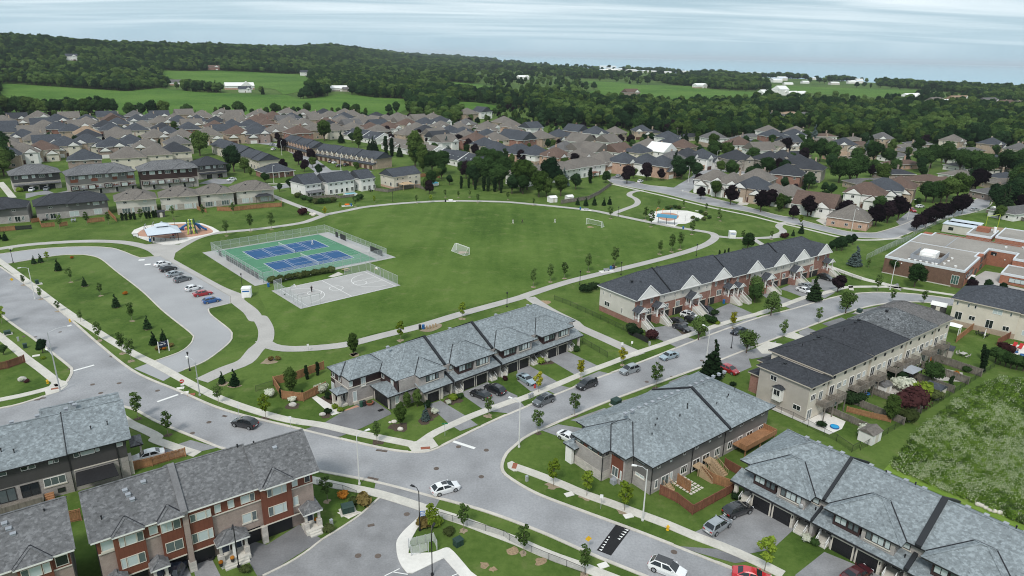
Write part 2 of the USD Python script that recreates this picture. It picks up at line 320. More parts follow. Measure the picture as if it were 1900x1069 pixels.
brickmat('brick_schoolbrown',(0.155,0.088,0.062),(0.125,0.07,0.05),(0.18,0.12,0.09)); brickmat('brick_pink',(0.50,0.30,0.21),(0.42,0.24,0.17),(0.5,0.4,0.33)); brickmat('brick_tan',(0.40,0.30,0.22),(0.33,0.25,0.185),(0.45,0.38,0.31)); brickmat('stone_grey',(0.40,0.37,0.32),(0.30,0.275,0.245),(0.42,0.39,0.35),0.2,0.5)
flatmat('trim_white',(0.76,0.75,0.72),0.5); flatmat('trim_sand',(0.58,0.54,0.47),0.6); flatmat('trim_dark',(0.025,0.025,0.027),0.5); flatmat('door_black',(0.014,0.014,0.016),0.45); flatmat('door_navy',(0.02,0.032,0.055),0.45); flatmat('door_white',(0.70,0.69,0.66),0.5); flatmat('door_brown',(0.10,0.05,0.035),0.5)
flatmat('glass_dark',(0.018,0.023,0.027),0.06,0.8); flatmat('glass_blind',(0.46,0.52,0.52),0.12,0.6); flatmat('glass_grey',(0.10,0.125,0.13),0.08,0.8); flatmat('glass_green',(0.05,0.11,0.10),0.08,0.8)
# wood, metal, plastic
M('wood_new',(0.30,0.155,0.078),0.85,0.2,4.0,0.6,0.15,aniso=(1,1,0.15)); M('wood_red',(0.185,0.078,0.048),0.85,0.2,4.0,0.6,0.15,aniso=(1,1,0.15)); M('wood_old',(0.185,0.165,0.142),0.9,0.25,4.0,0.6,0.15,aniso=(1,1,0.15)); M('wood_pale',(0.40,0.29,0.18),0.85,0.15,4.0)
flatmat('galvanised',(0.50,0.51,0.52),0.45,0.5,0.4); flatmat('pole_concrete',(0.60,0.60,0.58),0.7); flatmat('black_metal',(0.014,0.014,0.016),0.45); flatmat('white_metal',(0.78,0.78,0.77),0.4); flatmat('plastic_black',(0.02,0.02,0.022),0.5); flatmat('plastic_blue',(0.02,0.11,0.30),0.45); flatmat('plastic_green',(0.02,0.07,0.045),0.5); flatmat('green_box',(0.018,0.045,0.036),0.55)
flatmat('plastic_yellow',(0.70,0.42,0.02),0.5); flatmat('plastic_red',(0.48,0.03,0.03),0.45); flatmat('plastic_lime',(0.36,0.46,0.04),0.45); flatmat('plastic_white',(0.78,0.78,0.78),0.4); flatmat('plastic_orange',(0.75,0.18,0.03),0.5); flatmat('sign_navy',(0.015,0.022,0.05),0.5); flatmat('sign_blue',(0.02,0.12,0.38),0.5); flatmat('sign_green',(0.01,0.16,0.07),0.5); flatmat('cyan_water',(0.10,0.42,0.55),0.08,0.7); flatmat('pool_blue',(0.03,0.33,0.62),0.2)
flatmat('roof_steel',(0.60,0.66,0.72),0.4,0.5,0.2); flatmat('steel_blue',(0.07,0.25,0.38),0.35,0.5,0.2); flatmat('canvas_white',(0.80,0.80,0.78),0.8); flatmat('purple_cloth',(0.08,0.04,0.22),0.8)
flatmat('skin',(0.42,0.26,0.19),0.6); flatmat('cloth_white',(0.75,0.75,0.73),0.85); flatmat('cloth_black',(0.02,0.02,0.024),0.85); flatmat('cloth_red',(0.5,0.04,0.05),0.85); flatmat('cloth_blue',(0.05,0.1,0.25),0.85); flatmat('hair',(0.03,0.02,0.015),0.7)
MATS['chain_link'] = usdkit.material(stage,'/World/Looks/chain_link',{'t':('transparent_bsdf',{}),'d':('diffuse_bsdf',{'color':(0.42,0.45,0.45)}),'m':('mix_closure',{'fac':0.20})},[('t.BSDF','m.closure1'),('d.BSDF','m.closure2')],surface='m.closure')
MATS['dark_link'] = usdkit.material(stage,'/World/Looks/dark_link',{'t':('transparent_bsdf',{}),'d':('diffuse_bsdf',{'color':(0.015,0.018,0.016)}),'m':('mix_closure',{'fac':0.24})},[('t.BSDF','m.closure1'),('d.BSDF','m.closure2')],surface='m.closure')
MATS['net'] = usdkit.material(stage,'/World/Looks/net',{'t':('transparent_bsdf',{}),'d':('diffuse_bsdf',{'color':(0.7,0.7,0.7)}),'m':('mix_closure',{'fac':0.22})},[('t.BSDF','m.closure1'),('d.BSDF','m.closure2')],surface='m.closure')
MATS['lake_water'] = usdkit.material(stage,'/World/Looks/lake_water',{'g':('geometry',{}),'n':('noise_texture',{'scale':0.02,'detail':4.0}),'b':('bump',{'strength':0.25,'distance':2.0}),'p':('principled_bsdf',{'base_color':(0.24,0.40,0.48),'roughness':0.35})},[('g.position','n.vector'),('n.fac','b.height'),('b.normal','p.normal')],surface='p.BSDF')
# leaves
for nm,a,b in (('leaf_dark',(0.015,0.036,0.016),(0.048,0.092,0.036)),('leaf_mid',(0.024,0.053,0.017),(0.074,0.132,0.040)),('leaf_light',(0.048,0.086,0.020),(0.130,0.190,0.054)),('leaf_young',(0.060,0.105,0.028),(0.150,0.225,0.070)),('leaf_lime',(0.13,0.19,0.02),(0.30,0.40,0.06)),
                 ('leaf_yellow',(0.22,0.22,0.02),(0.46,0.45,0.05)),('leaf_purple',(0.012,0.008,0.011),(0.036,0.023,0.028)),('leaf_burgundy',(0.04,0.017,0.018),(0.10,0.042,0.042)),('leaf_blue',(0.06,0.09,0.085),(0.16,0.21,0.20)),('leaf_conifer',(0.014,0.030,0.013),(0.042,0.074,0.030)),
                 ('leaf_olive',(0.05,0.068,0.022),(0.12,0.145,0.055)),('flower_white',(0.5,0.52,0.42),(0.75,0.76,0.66)),('weed_flower',(0.36,0.42,0.24),(0.60,0.64,0.44)),('flower_orange',(0.35,0.12,0.02),(0.6,0.28,0.05)),('leaf_meadow',(0.08,0.16,0.022),(0.24,0.36,0.065)),('grass_tan',(0.16,0.12,0.04),(0.34,0.27,0.11))):
    leafmat(nm,a,b)
M('bark',(0.085,0.065,0.05),0.95,0.3,6.0); M('bark_pale',(0.22,0.19,0.155),0.95,0.2,6.0)
# vehicles
for nm,c,k in (('white',(0.75,0.76,0.77),0),('black',(0.010,0.010,0.012),0),('silver',(0.36,0.39,0.41),0.5),('grey',(0.13,0.14,0.15),0.4),('lightblue',(0.36,0.45,0.50),0.4),('red',(0.32,0.012,0.02),0.1),('blue',(0.02,0.10,0.30),0.2),('maroon',(0.06,0.008,0.012),0.1),('navy',(0.018,0.024,0.04),0.2),('gold',(0.30,0.27,0.22),0.4),('brightred',(0.50,0.02,0.03),0.05)):
    flatmat('paint_'+nm,c,0.28,0.5,k,1.0)
flatmat('tyre',(0.016,0.016,0.017),0.85); flatmat('rim',(0.40,0.41,0.42),0.3,0.5,0.7); flatmat('car_glass',(0.012,0.015,0.018),0.05,0.8); flatmat('lamp_clear',(0.62,0.64,0.66),0.1,0.6); flatmat('lamp_red',(0.30,0.01,0.012),0.15,0.6)

# ---------------------------------------------------------------- terrain: flat town, an escarpment rising to the left, the lake beyond
AZ_T = np.radians([-75,-37,-30.8,-21.6,-17.2,-14.7,-12.1,-10.3,-6.8,0,6,75])
D_T = np.array([1900,2000,2100,2400,2700,3000,3300,3600,4200,4500,4600,4600.])
H_T = np.array([66,64,63,62,61,63,54,32,16,3,0,0.])
SHORE_AZ = np.radians([-75,-12,-5,0,5,15,20,38,75]); SHORE_D = np.array([9000,8000,6500,4600,3700,3000,2850,2150,1900.])
def terrain(x,y):
    x,y = np.asarray(x,float),np.asarray(y,float)
    az = np.arctan2(x,y); d = np.hypot(x,y); D = np.interp(az,AZ_T,D_T); H = np.interp(az,AZ_T,H_T)
    t = np.clip((d-620)/(D-620),0,1); s = np.clip((t-0.38)/0.62,0,1); s = s * s * (3-2*s)
    z = H * (0.22*t+0.78*s)
    bump = meshkit.fbm(np.stack([x/330,y/330,x*0],-1),3,5) - 0.5
    z = z + bump * 26 * np.clip((t-0.15)*2,0,1) * np.clip(H/40,0,1)
    shore = np.interp(az,SHORE_AZ,SHORE_D)
    return np.where(np.abs(az)>1.6,0,z-30*np.clip((d-shore+150)/300,0,1))
def struct(name,mb,mat,label=None):
    p = mb.build(name,mat); p.SetCustomDataByKey('kind','structure')
    if label:p.SetCustomDataByKey('label',label)
    return p
def polar(r0,r1,nr,a0,a1,na,z=None):
    r = np.geomspace(r0,r1,nr); a = np.linspace(a0,a1,na); R,A = np.meshgrid(r,a,indexing='ij')
    x,y = R * np.sin(A),R * np.cos(A); zz = terrain(x,y) if z is None else np.full(x.shape,z)
    v = np.stack([x,y,zz],-1).reshape(-1,3); i,j = np.meshgrid(np.arange(nr-1),np.arange(na-1),indexing='ij'); k = i * na + j
    f = np.stack([k,k+1,k+na+1,k+na],-1).reshape(-1,4)
    return v,f[:,::-1]
mb = MB(); mb.sheet(Point(0,0).buffer(600,64),0.0); struct('ground',mb,'lawn','mown grass of the neighbourhood')
mb = MB(); mb.add(*polar(600,9000,130,-math.pi,math.pi,361)); v_,f_ = mb.arrays(); v_[:,2] -= 0.02
p_ = put('hills',v_,f_,'plain'); tag(p_,'wooded escarpment and plain beyond the houses',kind='structure')
mb = MB(); mb.add(*polar(1500,60000,40,-math.pi,math.pi,181,z=-22.0)); struct('lake',mb,'lake_water','flat grey-blue lake along the horizon')
def drape(name,poly,mat,dz,cell,label):
    g = Polygon(poly).buffer(0); x0,y0,x1,y1 = g.bounds
    xs,ys = np.arange(x0,x1,cell),np.arange(y0,y1,cell); pp = prep(g)
    b = np.array([g.exterior.interpolate(t).coords[0] for t in np.arange(0,g.exterior.length,cell)])
    X,Y = np.meshgrid(xs,ys); q = np.c_[X.ravel(),Y.ravel()]; q = np.array([u for u in q if pp.contains(Point(u))]+list(b))
    from scipy.spatial import Delaunay
    d = Delaunay(q).simplices; c = q[d].mean(1); d = d[[pp.contains(Point(u)) for u in c]]
    e1,e2 = q[d[:,1]] - q[d[:,0]],q[d[:,2]] - q[d[:,0]]; fl = e1[:,0] * e2[:,1] - e1[:,1] * e2[:,0] < 0; d[fl] = d[fl][:,::-1]
    p = put(name,np.c_[q,terrain(q[:,0],q[:,1])+dz],d,mat); tag(p,label,kind='structure'); return g
FIELDS = []
for s,lab in (('A1 0,455 250,470 700,500 930,515 1150,490 1450,520 1900,540 A2 200,540 300,570 450,560 600,530 850,560 1080,570 1100,640 1000,690 700,700 300,690 0,690 A1 1500,700 1100,690 830,690 500,685 0,690','bright green vineyard slope behind the left houses'),
               ('A1 1180,360 1500,365 1900,375 A2 100,380 330,390 390,440 350,500 250,530 180,540 120,500 0,480 A1 1900,490 1600,460 1330,440 1200,400','green field on the lower hillside beside the white house'),
               ('A1 0,345 200,355 450,375 400,398 250,398 0,395','narrow green field at the left foot of the hill'),('A2 1430,590 1600,595 1780,625 1700,670 1500,670','small green field between woods in the middle distance'),
               ('A3 460,435 780,450 830,465 1280,475 1500,510 1780,520 1700,560 1100,580 1000,560 780,550 440,540 600,500 560,460','wide green farm field beyond the middle wood'),
               ('A4 20,470 330,480 650,490 1120,505 1100,545 900,550 830,560 560,545 300,525 80,510','long green farm field on the right plain'),('A2 1380,440 1640,465 1770,490 1640,500 1400,470','pale scrub field between woods'),
               ('A4 1150,455 1560,465 1560,475 1150,465','thin far field right of the plain')):
    FIELDS.append(drape('farm_field',PT(s),'crop',0.35,22.0,lab))
SUBURB = Polygon(P('F 0,213 120,207 250,207 340,217 470,212 640,205 720,213 800,222 830,235 905,205 985,200 1005,232 1100,236 1150,240 1300,262 1500,238 1560,262 1640,262 1760,270 1900,275 1900,420 1700,440 1450,420 1150,350 500,370 300,400 0,430'))
mb = MB(); mb.sheet(SUBURB.difference(Point(0,0).buffer(590,64)),0.03); struct('far_lawns',mb,'lawn','lawns among the farthest houses')

# ---------------------------------------------------------------- roads, kerbs, pavements
KN = P('F 0,495 60,537 125,588 185,640 250,690 335,727 420,762 560,797 700,830 760,839 800,836 845,815 920,779 1000,745 1100,705 1200,668 1300,628 1400,592 1458,577 1513,561 1561,549 1600,544 1640,543 1698,546 1763,554 1850,566 1990,590')
KS = P('F 1500,1112 1370,1060 1275,1022 1180,985 1090,952 1000,918 950,890 933,875 932,860 940,842 955,828 985,806 1075,767 1137,742 1240,704 1309,679 1359,659 1440,628 1496,608 1554,586 1607,570 1657,562 1710,561 1763,567 1850,580 1990,606')
KW = P('F 219,752 253,762 290,782 354,809 430,838 510,858 590,874 700,895 800,921 900,949 1000,986 1100,1030 1200,1071 1300,1114')
main_road = Polygon(smooth_line(KN).tolist()+smooth_line(KS).tolist()[::-1]+smooth_line(P('F 1300,1114 1200,1071 1100,1030 1000,986 900,949 800,921 700,895 590,874 510,858 430,838 354,809 290,782 253,762 219,752')).tolist()+P('F 150,765 0,800 -120,830 -160,780 0,758 80,736 108,721 128,704 133,690 125,677 60,627 0,583 -120,480 -60,450')).buffer(0)
KL = P('F -160,780 0,758 60,743 95,729 120,712 131,698 133,688 125,677 60,627 0,583 -120,480')
NE_S = P('B3 640,190 700,238 800,262 900,280 1100,320 1400,395 1700,450 1900,505 B4 300,560 600,628 800,642 900,645 960,640 1010,622')
NE_N = P('B3 640,175 660,200 760,215 840,225 960,252 1100,266')
NE_N2 = P('B3 1200,292 1400,340 1640,400 1900,470 B4 200,492 400,545 600,592 740,602 830,598 1000,545 1120,490 1170,455 1270,430 1400,395 1490,380 1560,345 1480,335')
NE_E = P('B4 1480,325 1560,318 1660,350 1640,410 1500,460 1300,500 1180,560 1085,592 1040,612')
ne_road = unary_union([Polygon(smooth_line(NE_S).tolist()+NE_E[::-1]+NE_N2[::-1]+P('B3 1150,270')+NE_N[::-1]).buffer(0),strip(P('p 800,575 880,520 960,470 1010,430 1000,395 1080,375 1200,380 1330,395 1430,405'),9),
                       strip(P('n 640,560 560,500 480,440 420,390 330,330 180,270 60,240 -60,225 -200,210'),9),strip(P('n 640,560 800,555 960,575 1150,545'),7),strip(P('n 640,555 500,610 300,700 100,740 0,750 -80,770 -130,830'),8)])
ne_road = ne_road.difference(Polygon(P('m 1000,1069 1500,1069 1700,700 1640,640 1560,640')))
lot_out = smooth_line(P('B1 0,758 300,720 600,705 800,712 900,738 975,768 1030,787'),1.0).tolist() + P('B1 1175,772 1690,1069 C1 1690,92') + smooth_line(P('C1 1560,118 1535,130 1533,150 1560,185 1690,290 1703,335 1695,365 1640,420 1500,520 1310,600 1200,662'),1.0).tolist()
lot_in = smooth_line(P('C1 985,570 1080,535 1140,515 1320,450 1395,395 1418,350 1400,310 1200,150 1040,0 B1 860,890 740,795 650,768 560,763 400,772 50,830 20,808'),1.0).tolist()
lot_poly = Polygon(lot_out+lot_in+P('B1 -100,800 -100,775')).buffer(0)
# internal lane and forecourts of the three-storey row
lane_poly = Polygon(P('D2 860,372 1340,490')+smooth_line(P('D2 1300,560 1225,590 1150,660 1060,745 1015,810 1010,860 1020,930 1050,1000 1090,1048 1130,1050'),0.6).tolist()+P('D2 1360,940 1480,1075 1500,1180 -400,1180 30,1069')+smooth_line(P('D2 30,1069 200,985 340,900 470,800 600,720 740,625 830,545 885,497'),0.6).tolist()+P('D2 850,430')).buffer(0)
mb = MB(); mb.sheet(unary_union([main_road,]),0.02); struct('road',mb,'asphalt','grey residential street running past the townhouse rows')
mb = MB(); mb.sheet(ne_road,0.02); struct('park_road',mb,'asphalt','grey street along the far side of the park')
mb = MB(); mb.sheet(lot_poly.difference(main_road),0.028); struct('parking_lot',mb,'asphalt_lot','looping car park road beside the park')
mb = MB(); mb.sheet(lane_poly.difference(main_road),0.024); struct('lane',mb,'driveway','private lane in front of the three-storey row')
paved = unary_union([main_road,ne_road,lot_poly,lane_poly])
# driveways (asphalt between garage and road)
DRIVES = [
 ('C2 480,970 650,870 730,830 840,800 965,885 975,905 740,1015','asphalt_dark'),('C2 300,1030 480,970 740,1015 600,1069 480,1095','asphalt_dark'),
 ('C2 1245,835 1335,805 1515,915 1610,985 1480,1030 1395,975','driveway'),('C2 1500,740 1680,670 1900,770 1900,795 1790,830 1660,880 1510,775','driveway'),('C2 1660,880 1900,790 C3 60,855 -60,900','driveway'),
 ('C3 0,580 80,545 290,665 200,720 100,740 0,660','driveway'),('C3 200,720 300,690 400,715 280,760','driveway'),('C3 210,490 360,440 600,555 430,620','driveway'),('C3 450,650 600,590 690,610 540,670','driveway'),
 ('C3 960,285 1130,370 1090,390 985,290','driveway'),('C3 920,240 1000,270 1130,250 1210,320 1340,300 1290,330 1100,380 950,320','driveway'),('C3 1110,385 1250,340 1340,370 1190,425','driveway'),('C3 1250,255 1330,280 1480,250 1350,180 1560,90 1740,170 1560,240 1290,330','driveway'),('C3 1370,295 1590,235 1640,260 1400,360','driveway'),
 ('h 680,620 960,720 830,790 640,660','driveway'),('h 820,600 1000,530 1160,640 1080,690 900,620','driveway'),('h 1160,500 1400,480 1400,600 1300,620 1160,560','driveway'),('h 880,780 1100,690 1200,740 1000,840','driveway'),('h 1240,660 1380,620 1400,640 1290,700','driveway'),('h 350,960 560,880 690,930 480,1010','driveway'),
 ('i 330,270 410,250 510,290 470,325 340,290','concrete'),('i 100,380 200,330 320,350 270,430 150,430','concrete'),('i 450,250 530,215 640,260 500,310','driveway'),('j 340,0 400,-20 430,50','driveway'),
 ('C4 415,240 560,195 640,235 500,275','asphalt_dark'),('C4 630,170 700,140 850,110 800,180','asphalt_dark'),('C3 1440,480 1680,440 1720,560 1580,620 1500,570','driveway'),('C3 1590,475 1900,370 1900,470 1720,500','driveway'),
 ('d 150,520 430,660 290,790 100,830 -40,760 -250,700','driveway'),('d 620,810 985,960 700,1100 430,960','driveway'),('D3 1180,850 1330,900 1600,975 1700,960 1460,870','asphalt_dark'),
 ('C3 990,720 930,760 760,810 800,850 1000,770','driveway'),('C3 390,950 640,860 700,900 520,980','driveway'),('C3 180,1025 300,980 480,1010 430,1060 300,1069','driveway'),('C3 1110,670 1240,615 1300,640 1130,700','asphalt_dark'),
 ('D1 960,240 1205,130 1420,170 1360,180 960,260','asphalt_dark'),('D1 1310,100 1400,70 1600,125 1470,155','driveway'),('f 900,970 1040,930 1110,1069 930,1100','driveway'),('f 1300,800 1450,840 1690,690 1860,800 1700,900 1430,1069 1380,1069 1300,930','asphalt_dark'),('f 690,1000 850,960 900,1080 700,1100','driveway'),
 ('l 300,560 560,525 640,560 820,520 830,560 440,580 300,620','driveway'),('m 990,480 1230,500 1180,540 1000,550 820,540','driveway'),('B4 300,960 560,1000 480,1040 300,985','driveway'),
 ('p 1280,350 1500,370 1460,420 1400,480 1330,700 1440,690 1450,640','concrete'),('p 1330,700 1400,640 1500,640 1430,705','concrete'),('p 1000,340 1180,350 1200,380 1000,380','concrete'),('p 140,450 260,420 300,470 150,470','asphalt_dark'),('B4 370,510 470,470 500,540 440,550','concrete'),('B4 1060,440 1170,480 1000,560 960,520','driveway'),
 ('k 1200,730 1390,620 1640,660 1640,790 1900,850 1900,960 1250,860','path')]
drive_polys = []
for s,m in DRIVES:
    g = Polygon(P(s)).buffer(0).difference(paved.buffer(0.02)); g = g.difference(unary_union([d for d,_ in drive_polys])) if drive_polys else g
    drive_polys.append((g,m))
dz = 0.032
for g,m in drive_polys:
    if g.is_empty or not geoms(g):continue
    mb = MB(); mb.sheet(g,dz); p = mb.build('driveway',m); tag(p,kind='structure')
all_drives = unary_union([g for g,_ in drive_polys])
# pavements (raised slabs with joints)
WALKS = [('B1 -60,770 0,812 160,930 300,1040 C1 300,10 430,110 560,200 700,290 850,385 1000,470 1150,545 1350,655 1480,725 1640,800 1900,890 C2 230,950 460,985 700,1040 C2 1120,1125',1.7),('D2 1150,118 1230,60 C2 1300,1040 1450,970 1600,905 1890,800 C3 0,805 250,705 500,600 700,525 880,455 1060,395 1300,310 1560,225 1820,155 h 620,850 860,770 1080,690 1250,650 1390,615 B4 400,1055 560,1010 650,1000 900,1000 1100,1020 1400,1062 1560,1090',1.6),
         ('D3 -30,262 80,300 200,345 350,405 500,470 700,540 900,615 1100,690 1300,775 1500,850 1750,960 1950,1060',1.6),('D2 330,350 460,378 580,405 720,430 880,465 1050,515 1200,565 1330,610 1500,665 1700,740 1900,815 D3 150,880 300,940 500,1010 760,1110',1.6),('C1 -60,290 0,335 100,415 200,500 300,575 400,655 445,695',1.6),('C1 -80,825 0,800 150,770 330,725 430,690',1.6),('C1 880,920 960,975 1080,1030 1160,1075 D1 1130,65 1280,120 1450,175',1.6),('B3 700,246 900,292 1100,338 1400,412 1700,475 1900,525 B4 300,575 600,645 800,655 1000,640',1.4),('B4 450,845 700,935 860,975 1000,1015',2.6),('n -20,700 100,700 290,680 330,650',1.4),('j -10,0 0,40',1.2),('l 0,430 60,500 150,610',2.6)]
walks = []
for s,w in WALKS:
    g = strip(P(s),w); walks.append(g)
    mb = MB(); mb.prism(g.difference(main_road.buffer(0.05)).difference(ne_road.buffer(0.05)),0.0,0.075); struct('pavement',mb,'concrete')
    ln = LineString(smooth_line(P(s))); jm = MB()
    for t in np.arange(1.5,ln.length-1,1.5):
        a,b = ln.interpolate(t-.3),ln.interpolate(t+.3); ang = math.degrees(math.atan2(b.y-a.y,b.x-a.x)); c = ln.interpolate(t)
        if not main_road.contains(Point(c)) and not ne_road.contains(Point(c)):jm.obox(c.x,c.y,0.07,0.079,0.035,w-0.02,ang)
    if jm.v:tag(jm.build('pavement_joint','kerb'),kind='structure')
# corner landings and tactile plates
CORN = ['D2 1080,95 1180,75 1280,60 1320,115 1230,150 1130,160','C1 400,650 490,665 500,690 440,740 340,770 330,740','D3 0,252 -40,225 -75,240 -70,275 -30,300 0,300','D2 1180,590 1290,565 1310,620 1200,640']
for s in CORN:
    mb = MB(); mb.prism(Polygon(P(s)).buffer(0).difference(unary_union(walks)),0.0,0.07); struct('pavement',mb,'concrete')
for s,a in (('D2 1225,131',10),('C1 411,718',30),('D3 -20,262',80)):
    x,y = P(s)[0]; mb = MB(); mb.obox(x,y,0.07,0.09,1.5,0.7,a); tag(mb.build('tactile_plate','tactile'),'rust red tactile plate at the '+{'D2 1225,131':'corner below the corner garden','C1 411,718':'left street corner','D3 -20,262':'corner of the right lawn'}[s],'paving plate')
walk_all = unary_union(walks)
def kerb(pts,name,smooth=True,w=0.42,h=0.12,gaps=None):
    ln = LineString(smooth_line(pts,1.0) if smooth else pts); g = ln.buffer(w/2,cap_style='flat')
    mb = MB(); drop = g.intersection(gaps) if gaps is not None else None
    hi = g.difference(gaps) if gaps is not None else g
    if not hi.is_empty:mb.prism(hi,0.0,h)
    if drop is not None and not drop.is_empty:mb.prism(drop,0.0,0.045)
    struct(name,mb,'kerb')
gap = unary_union([all_drives.buffer(0.6),lot_poly.buffer(0.3),lane_poly.buffer(0.3)]+[Polygon(P(s)).buffer(0.5) for s in CORN])
for l in (KN,KS,KW,KL):kerb(l,'kerb',gaps=gap,w=0.5)
for l in (NE_S,NE_N,NE_N2,NE_E):kerb(l,'kerb',gaps=gap)
for l in ('B1 0,758 300,720 600,705 800,712 900,738 975,768 1030,787','C1 1560,118 1535,130 1533,150 1560,185 1690,290 1703,335 1695,365 1640,420 1500,520 1350,580','C1 1140,515 1320,450 1395,395 1418,350 1400,310 1200,150 1040,0 B1 860,890 740,795 650,768 560,763 400,772 50,830'):kerb(P(l),'kerb',w=0.3)
kerb(P('B1 1030,787 1172,773'),'kerb',False,0.25); kerb(P('C1 1530,130 1675,95'),'kerb',False,0.25); kerb(P('B1 1175,772 1690,1069 C1 1690,92'),'kerb',False,0.15,0.04)
kerb(P('D2 30,1069 200,985 340,900 470,800 600,720 740,625 830,545 885,497'),'kerb',w=0.3)
mb = MB(); mb.prism(Polygon(smooth_line(P('D2 1225,590 1150,660 1060,745 1015,810 1010,860 1020,930 1050,1000 1090,1048'),0.6).tolist()+P('D2 1130,1050 1360,940 1480,1075 1640,1100')+smooth_line(P('D2 1560,1040 1430,890 1380,862 1330,880 1270,900'),0.6).tolist()+P('D2 1100,905 1110,820 1160,730 1215,660 1290,620')).buffer(0),0,0.11)
struct('pavement',mb,'pale_concrete','pale curved concrete pavement by the lane entrance')
# park paths
PATHS = [('B1 -40,725 150,697 300,682 600,665 850,668 1000,688 1120,725 1210,790 1400,900 1600,1010 1740,1069 C1 1740,70 1840,150 1880,205 C2 10,200 50,270 55,330 40,380 -20,430 C1 1800,520 1650,580 1480,660',3.4),('C2 20,360 90,405 200,425 400,420 650,392 900,330 1200,255 1500,165 1900,55 B3 100,1050 400,955 800,858 1100,782 1300,722 1400,680 1450,640 1440,612 1380,595 1200,567 1000,530 700,468 500,432 0,382 B2 1700,372 1400,368 1100,382 800,410 640,440 500,468 400,503 300,532 0,574 B1 1600,603 1450,640 1350,690 1260,745 1200,790',2.9),('B2 90,325 250,390 400,445 480,475',2.8),('B3 690,466 800,425 865,400 885,375 865,350 825,330 830,310 870,296 920,291',2.6),('B3 1440,625 1600,640 1800,640 1900,632 B4 60,630 120,605 130,585 100,560 110,540 150,528 230,545',2.6),('B3 1730,645 1800,690 1830,710',2.2),('b 830,10 900,60 1050,150 1250,250 C3 450,265 650,355 900,470',3.0)]
paths_poly = unary_union([strip(P(s),w) for s,w in PATHS]); hub = Polygon(P('B1 1060,690 1150,680 1330,690 1400,670 1290,745 1275,800 1160,775'))
PLAY = P('B1 965,605 985,580 1050,555 1200,530 1350,524 1480,532 1560,560 1615,592 1500,625 1420,645 1330,680 1260,690 1200,690 1100,668 1020,640 975,620')
SPLASH = P('p 515,790 540,770 640,752 760,748 880,757 980,780 1030,805 1010,830 940,848 860,878 790,880 760,905 620,870 540,858 575,840 530,820')
paths_poly = unary_union([paths_poly,hub]).difference(unary_union([main_road,walk_all,lot_poly]))
mb = MB(); mb.sheet(paths_poly.difference(unary_union([Polygon(PLAY).buffer(0),Polygon(SPLASH).buffer(0)])),0.04); struct('park_path',mb,'path','winding pale asphalt paths through the park')
mb = MB(); mb.sheet(Polygon(PLAY).buffer(0),0.046); struct('playground_apron',mb,'pale_concrete','pale concrete ring around the playground')
mb = MB(); mb.sheet(Polygon(smooth_line(P('B1 1005,610 1060,575 1200,545 1350,535 1470,542 1540,570 1560,600 1450,625 1330,640 1200,640 1100,632 1030,628 1005,610'),1)).buffer(0),0.052); struct('playground_surface',mb,'rubber_tan','tan rubber playground surface')
mb = MB(); mb.sheet(Polygon(SPLASH).buffer(0),0.046); struct('splash_pad',mb,'pale_concrete','white concrete splash pad')
mb = MB(); mb.sheet(Polygon(smooth_line(P('p 600,795 650,775 740,778 795,800 780,830 700,850 620,830 600,795'),1)),0.052); struct('splash_mat',mb,'rubber_tan','tan patch in the splash pad'); 
# open playing field: its own turf
mb = MB(); mb.sheet(Polygon(P('B2 470,520 640,450 1100,390 1400,376 1700,380 B3 0,395 500,445 1000,545 1300,600 1400,620 1410,660 1300,705 800,840 0,1050 B2 1900,1069 C2 1500,120 900,300 600,370 200,380 100,340 90,200 0,30 B2 0,600')).buffer(0).difference(paths_poly.buffer(0.1)),0.012); struct('playing_field',mb,'field_grass','wide mown playing field in the middle of the park')
mb = MB(); mb.sheet(Polygon(P('F 1640,872 1696,810 1790,734 1860,704 1900,708 2050,760 2050,1200 1900,985')),0.02); struct('meadow_ground',mb,'meadow','rough ground of the wild meadow at the right')
mb = MB(); mb.sheet(Polygon(P('q 1240,770 1300,730 1420,690 1600,630 1900,690 2000,720 2000,900 1500,800')),0.015); struct('school_field',mb,'field_grass','bright grass behind the school')
mb = MB(); mb.sheet(Polygon(smooth_line(P('B4 1600,570 1660,560 1790,572 1860,600 1750,595 1640,585 1600,570'),1)),0.03); struct('infield',mb,'soil','bare sandy ball infield behind the school')
# road markings
def line_mark(s,w,lab,z=0.036,mat='road_paint'):
    p = P(s); mb = MB(); mb.sheet(LineString(p).buffer(w/2,cap_style='flat'),z); tag(mb.build('stop_line',mat),lab,'road marking')
line_mark('C1 537,588 692,545',0.55,'white stop line on the upper left road'); line_mark('C1 1155,815 1308,762',0.55,'white stop line near the no entry sign'); line_mark('D2 1428,80 1588,132',0.6,'white stop line at the mouth of the right road')
hump = Polygon(P('D3 738,672 842,712 688,920 582,880'))
mb = MB(); c_ = np.array(hump.exterior.coords)[:4]; 
a_,b_,c2_,d_ = [np.array([*q,0.0]) for q in c_]
N = 12
for i in range(N):
    t0,t1 = i / N,(i+1) / N; h0,h1 = 0.03 + 0.08 * math.sin(math.pi*0) ,0.0
    mb.quad(a_+(d_-a_)*t0+[0,0,0.034],b_+(c2_-b_)*t0+[0,0,0.034],b_+(c2_-b_)*t1+[0,0,0.034],a_+(d_-a_)*t1+[0,0,0.034])
hp = thing('speed_hump','black asphalt speed hump with white shark teeth marks','speed hump'); mb.build('hump','asphalt_new',hp)
for side in (0,1):
    for i in range(6):
        base = a_ + (d_-a_) * ((i+0.35)/12+(0.02 if side == 0 else 0.5)); lat = (b_-a_)
        q = base + lat * (0.62 if side == 0 else 0.06); wv = (d_-a_) / np.linalg.norm(d_-a_)
        u = lat * (0.32-0.022*i if side == 0 else 0.12+0.022*i)
        mb = MB(); mb.add([q+[0,0,0.042],q+u+wv*0.17+[0,0,0.042],q+u-wv*0.17+[0,0,0.042]],[[0,2,1]]); mb.build('marking','white_line',hp)
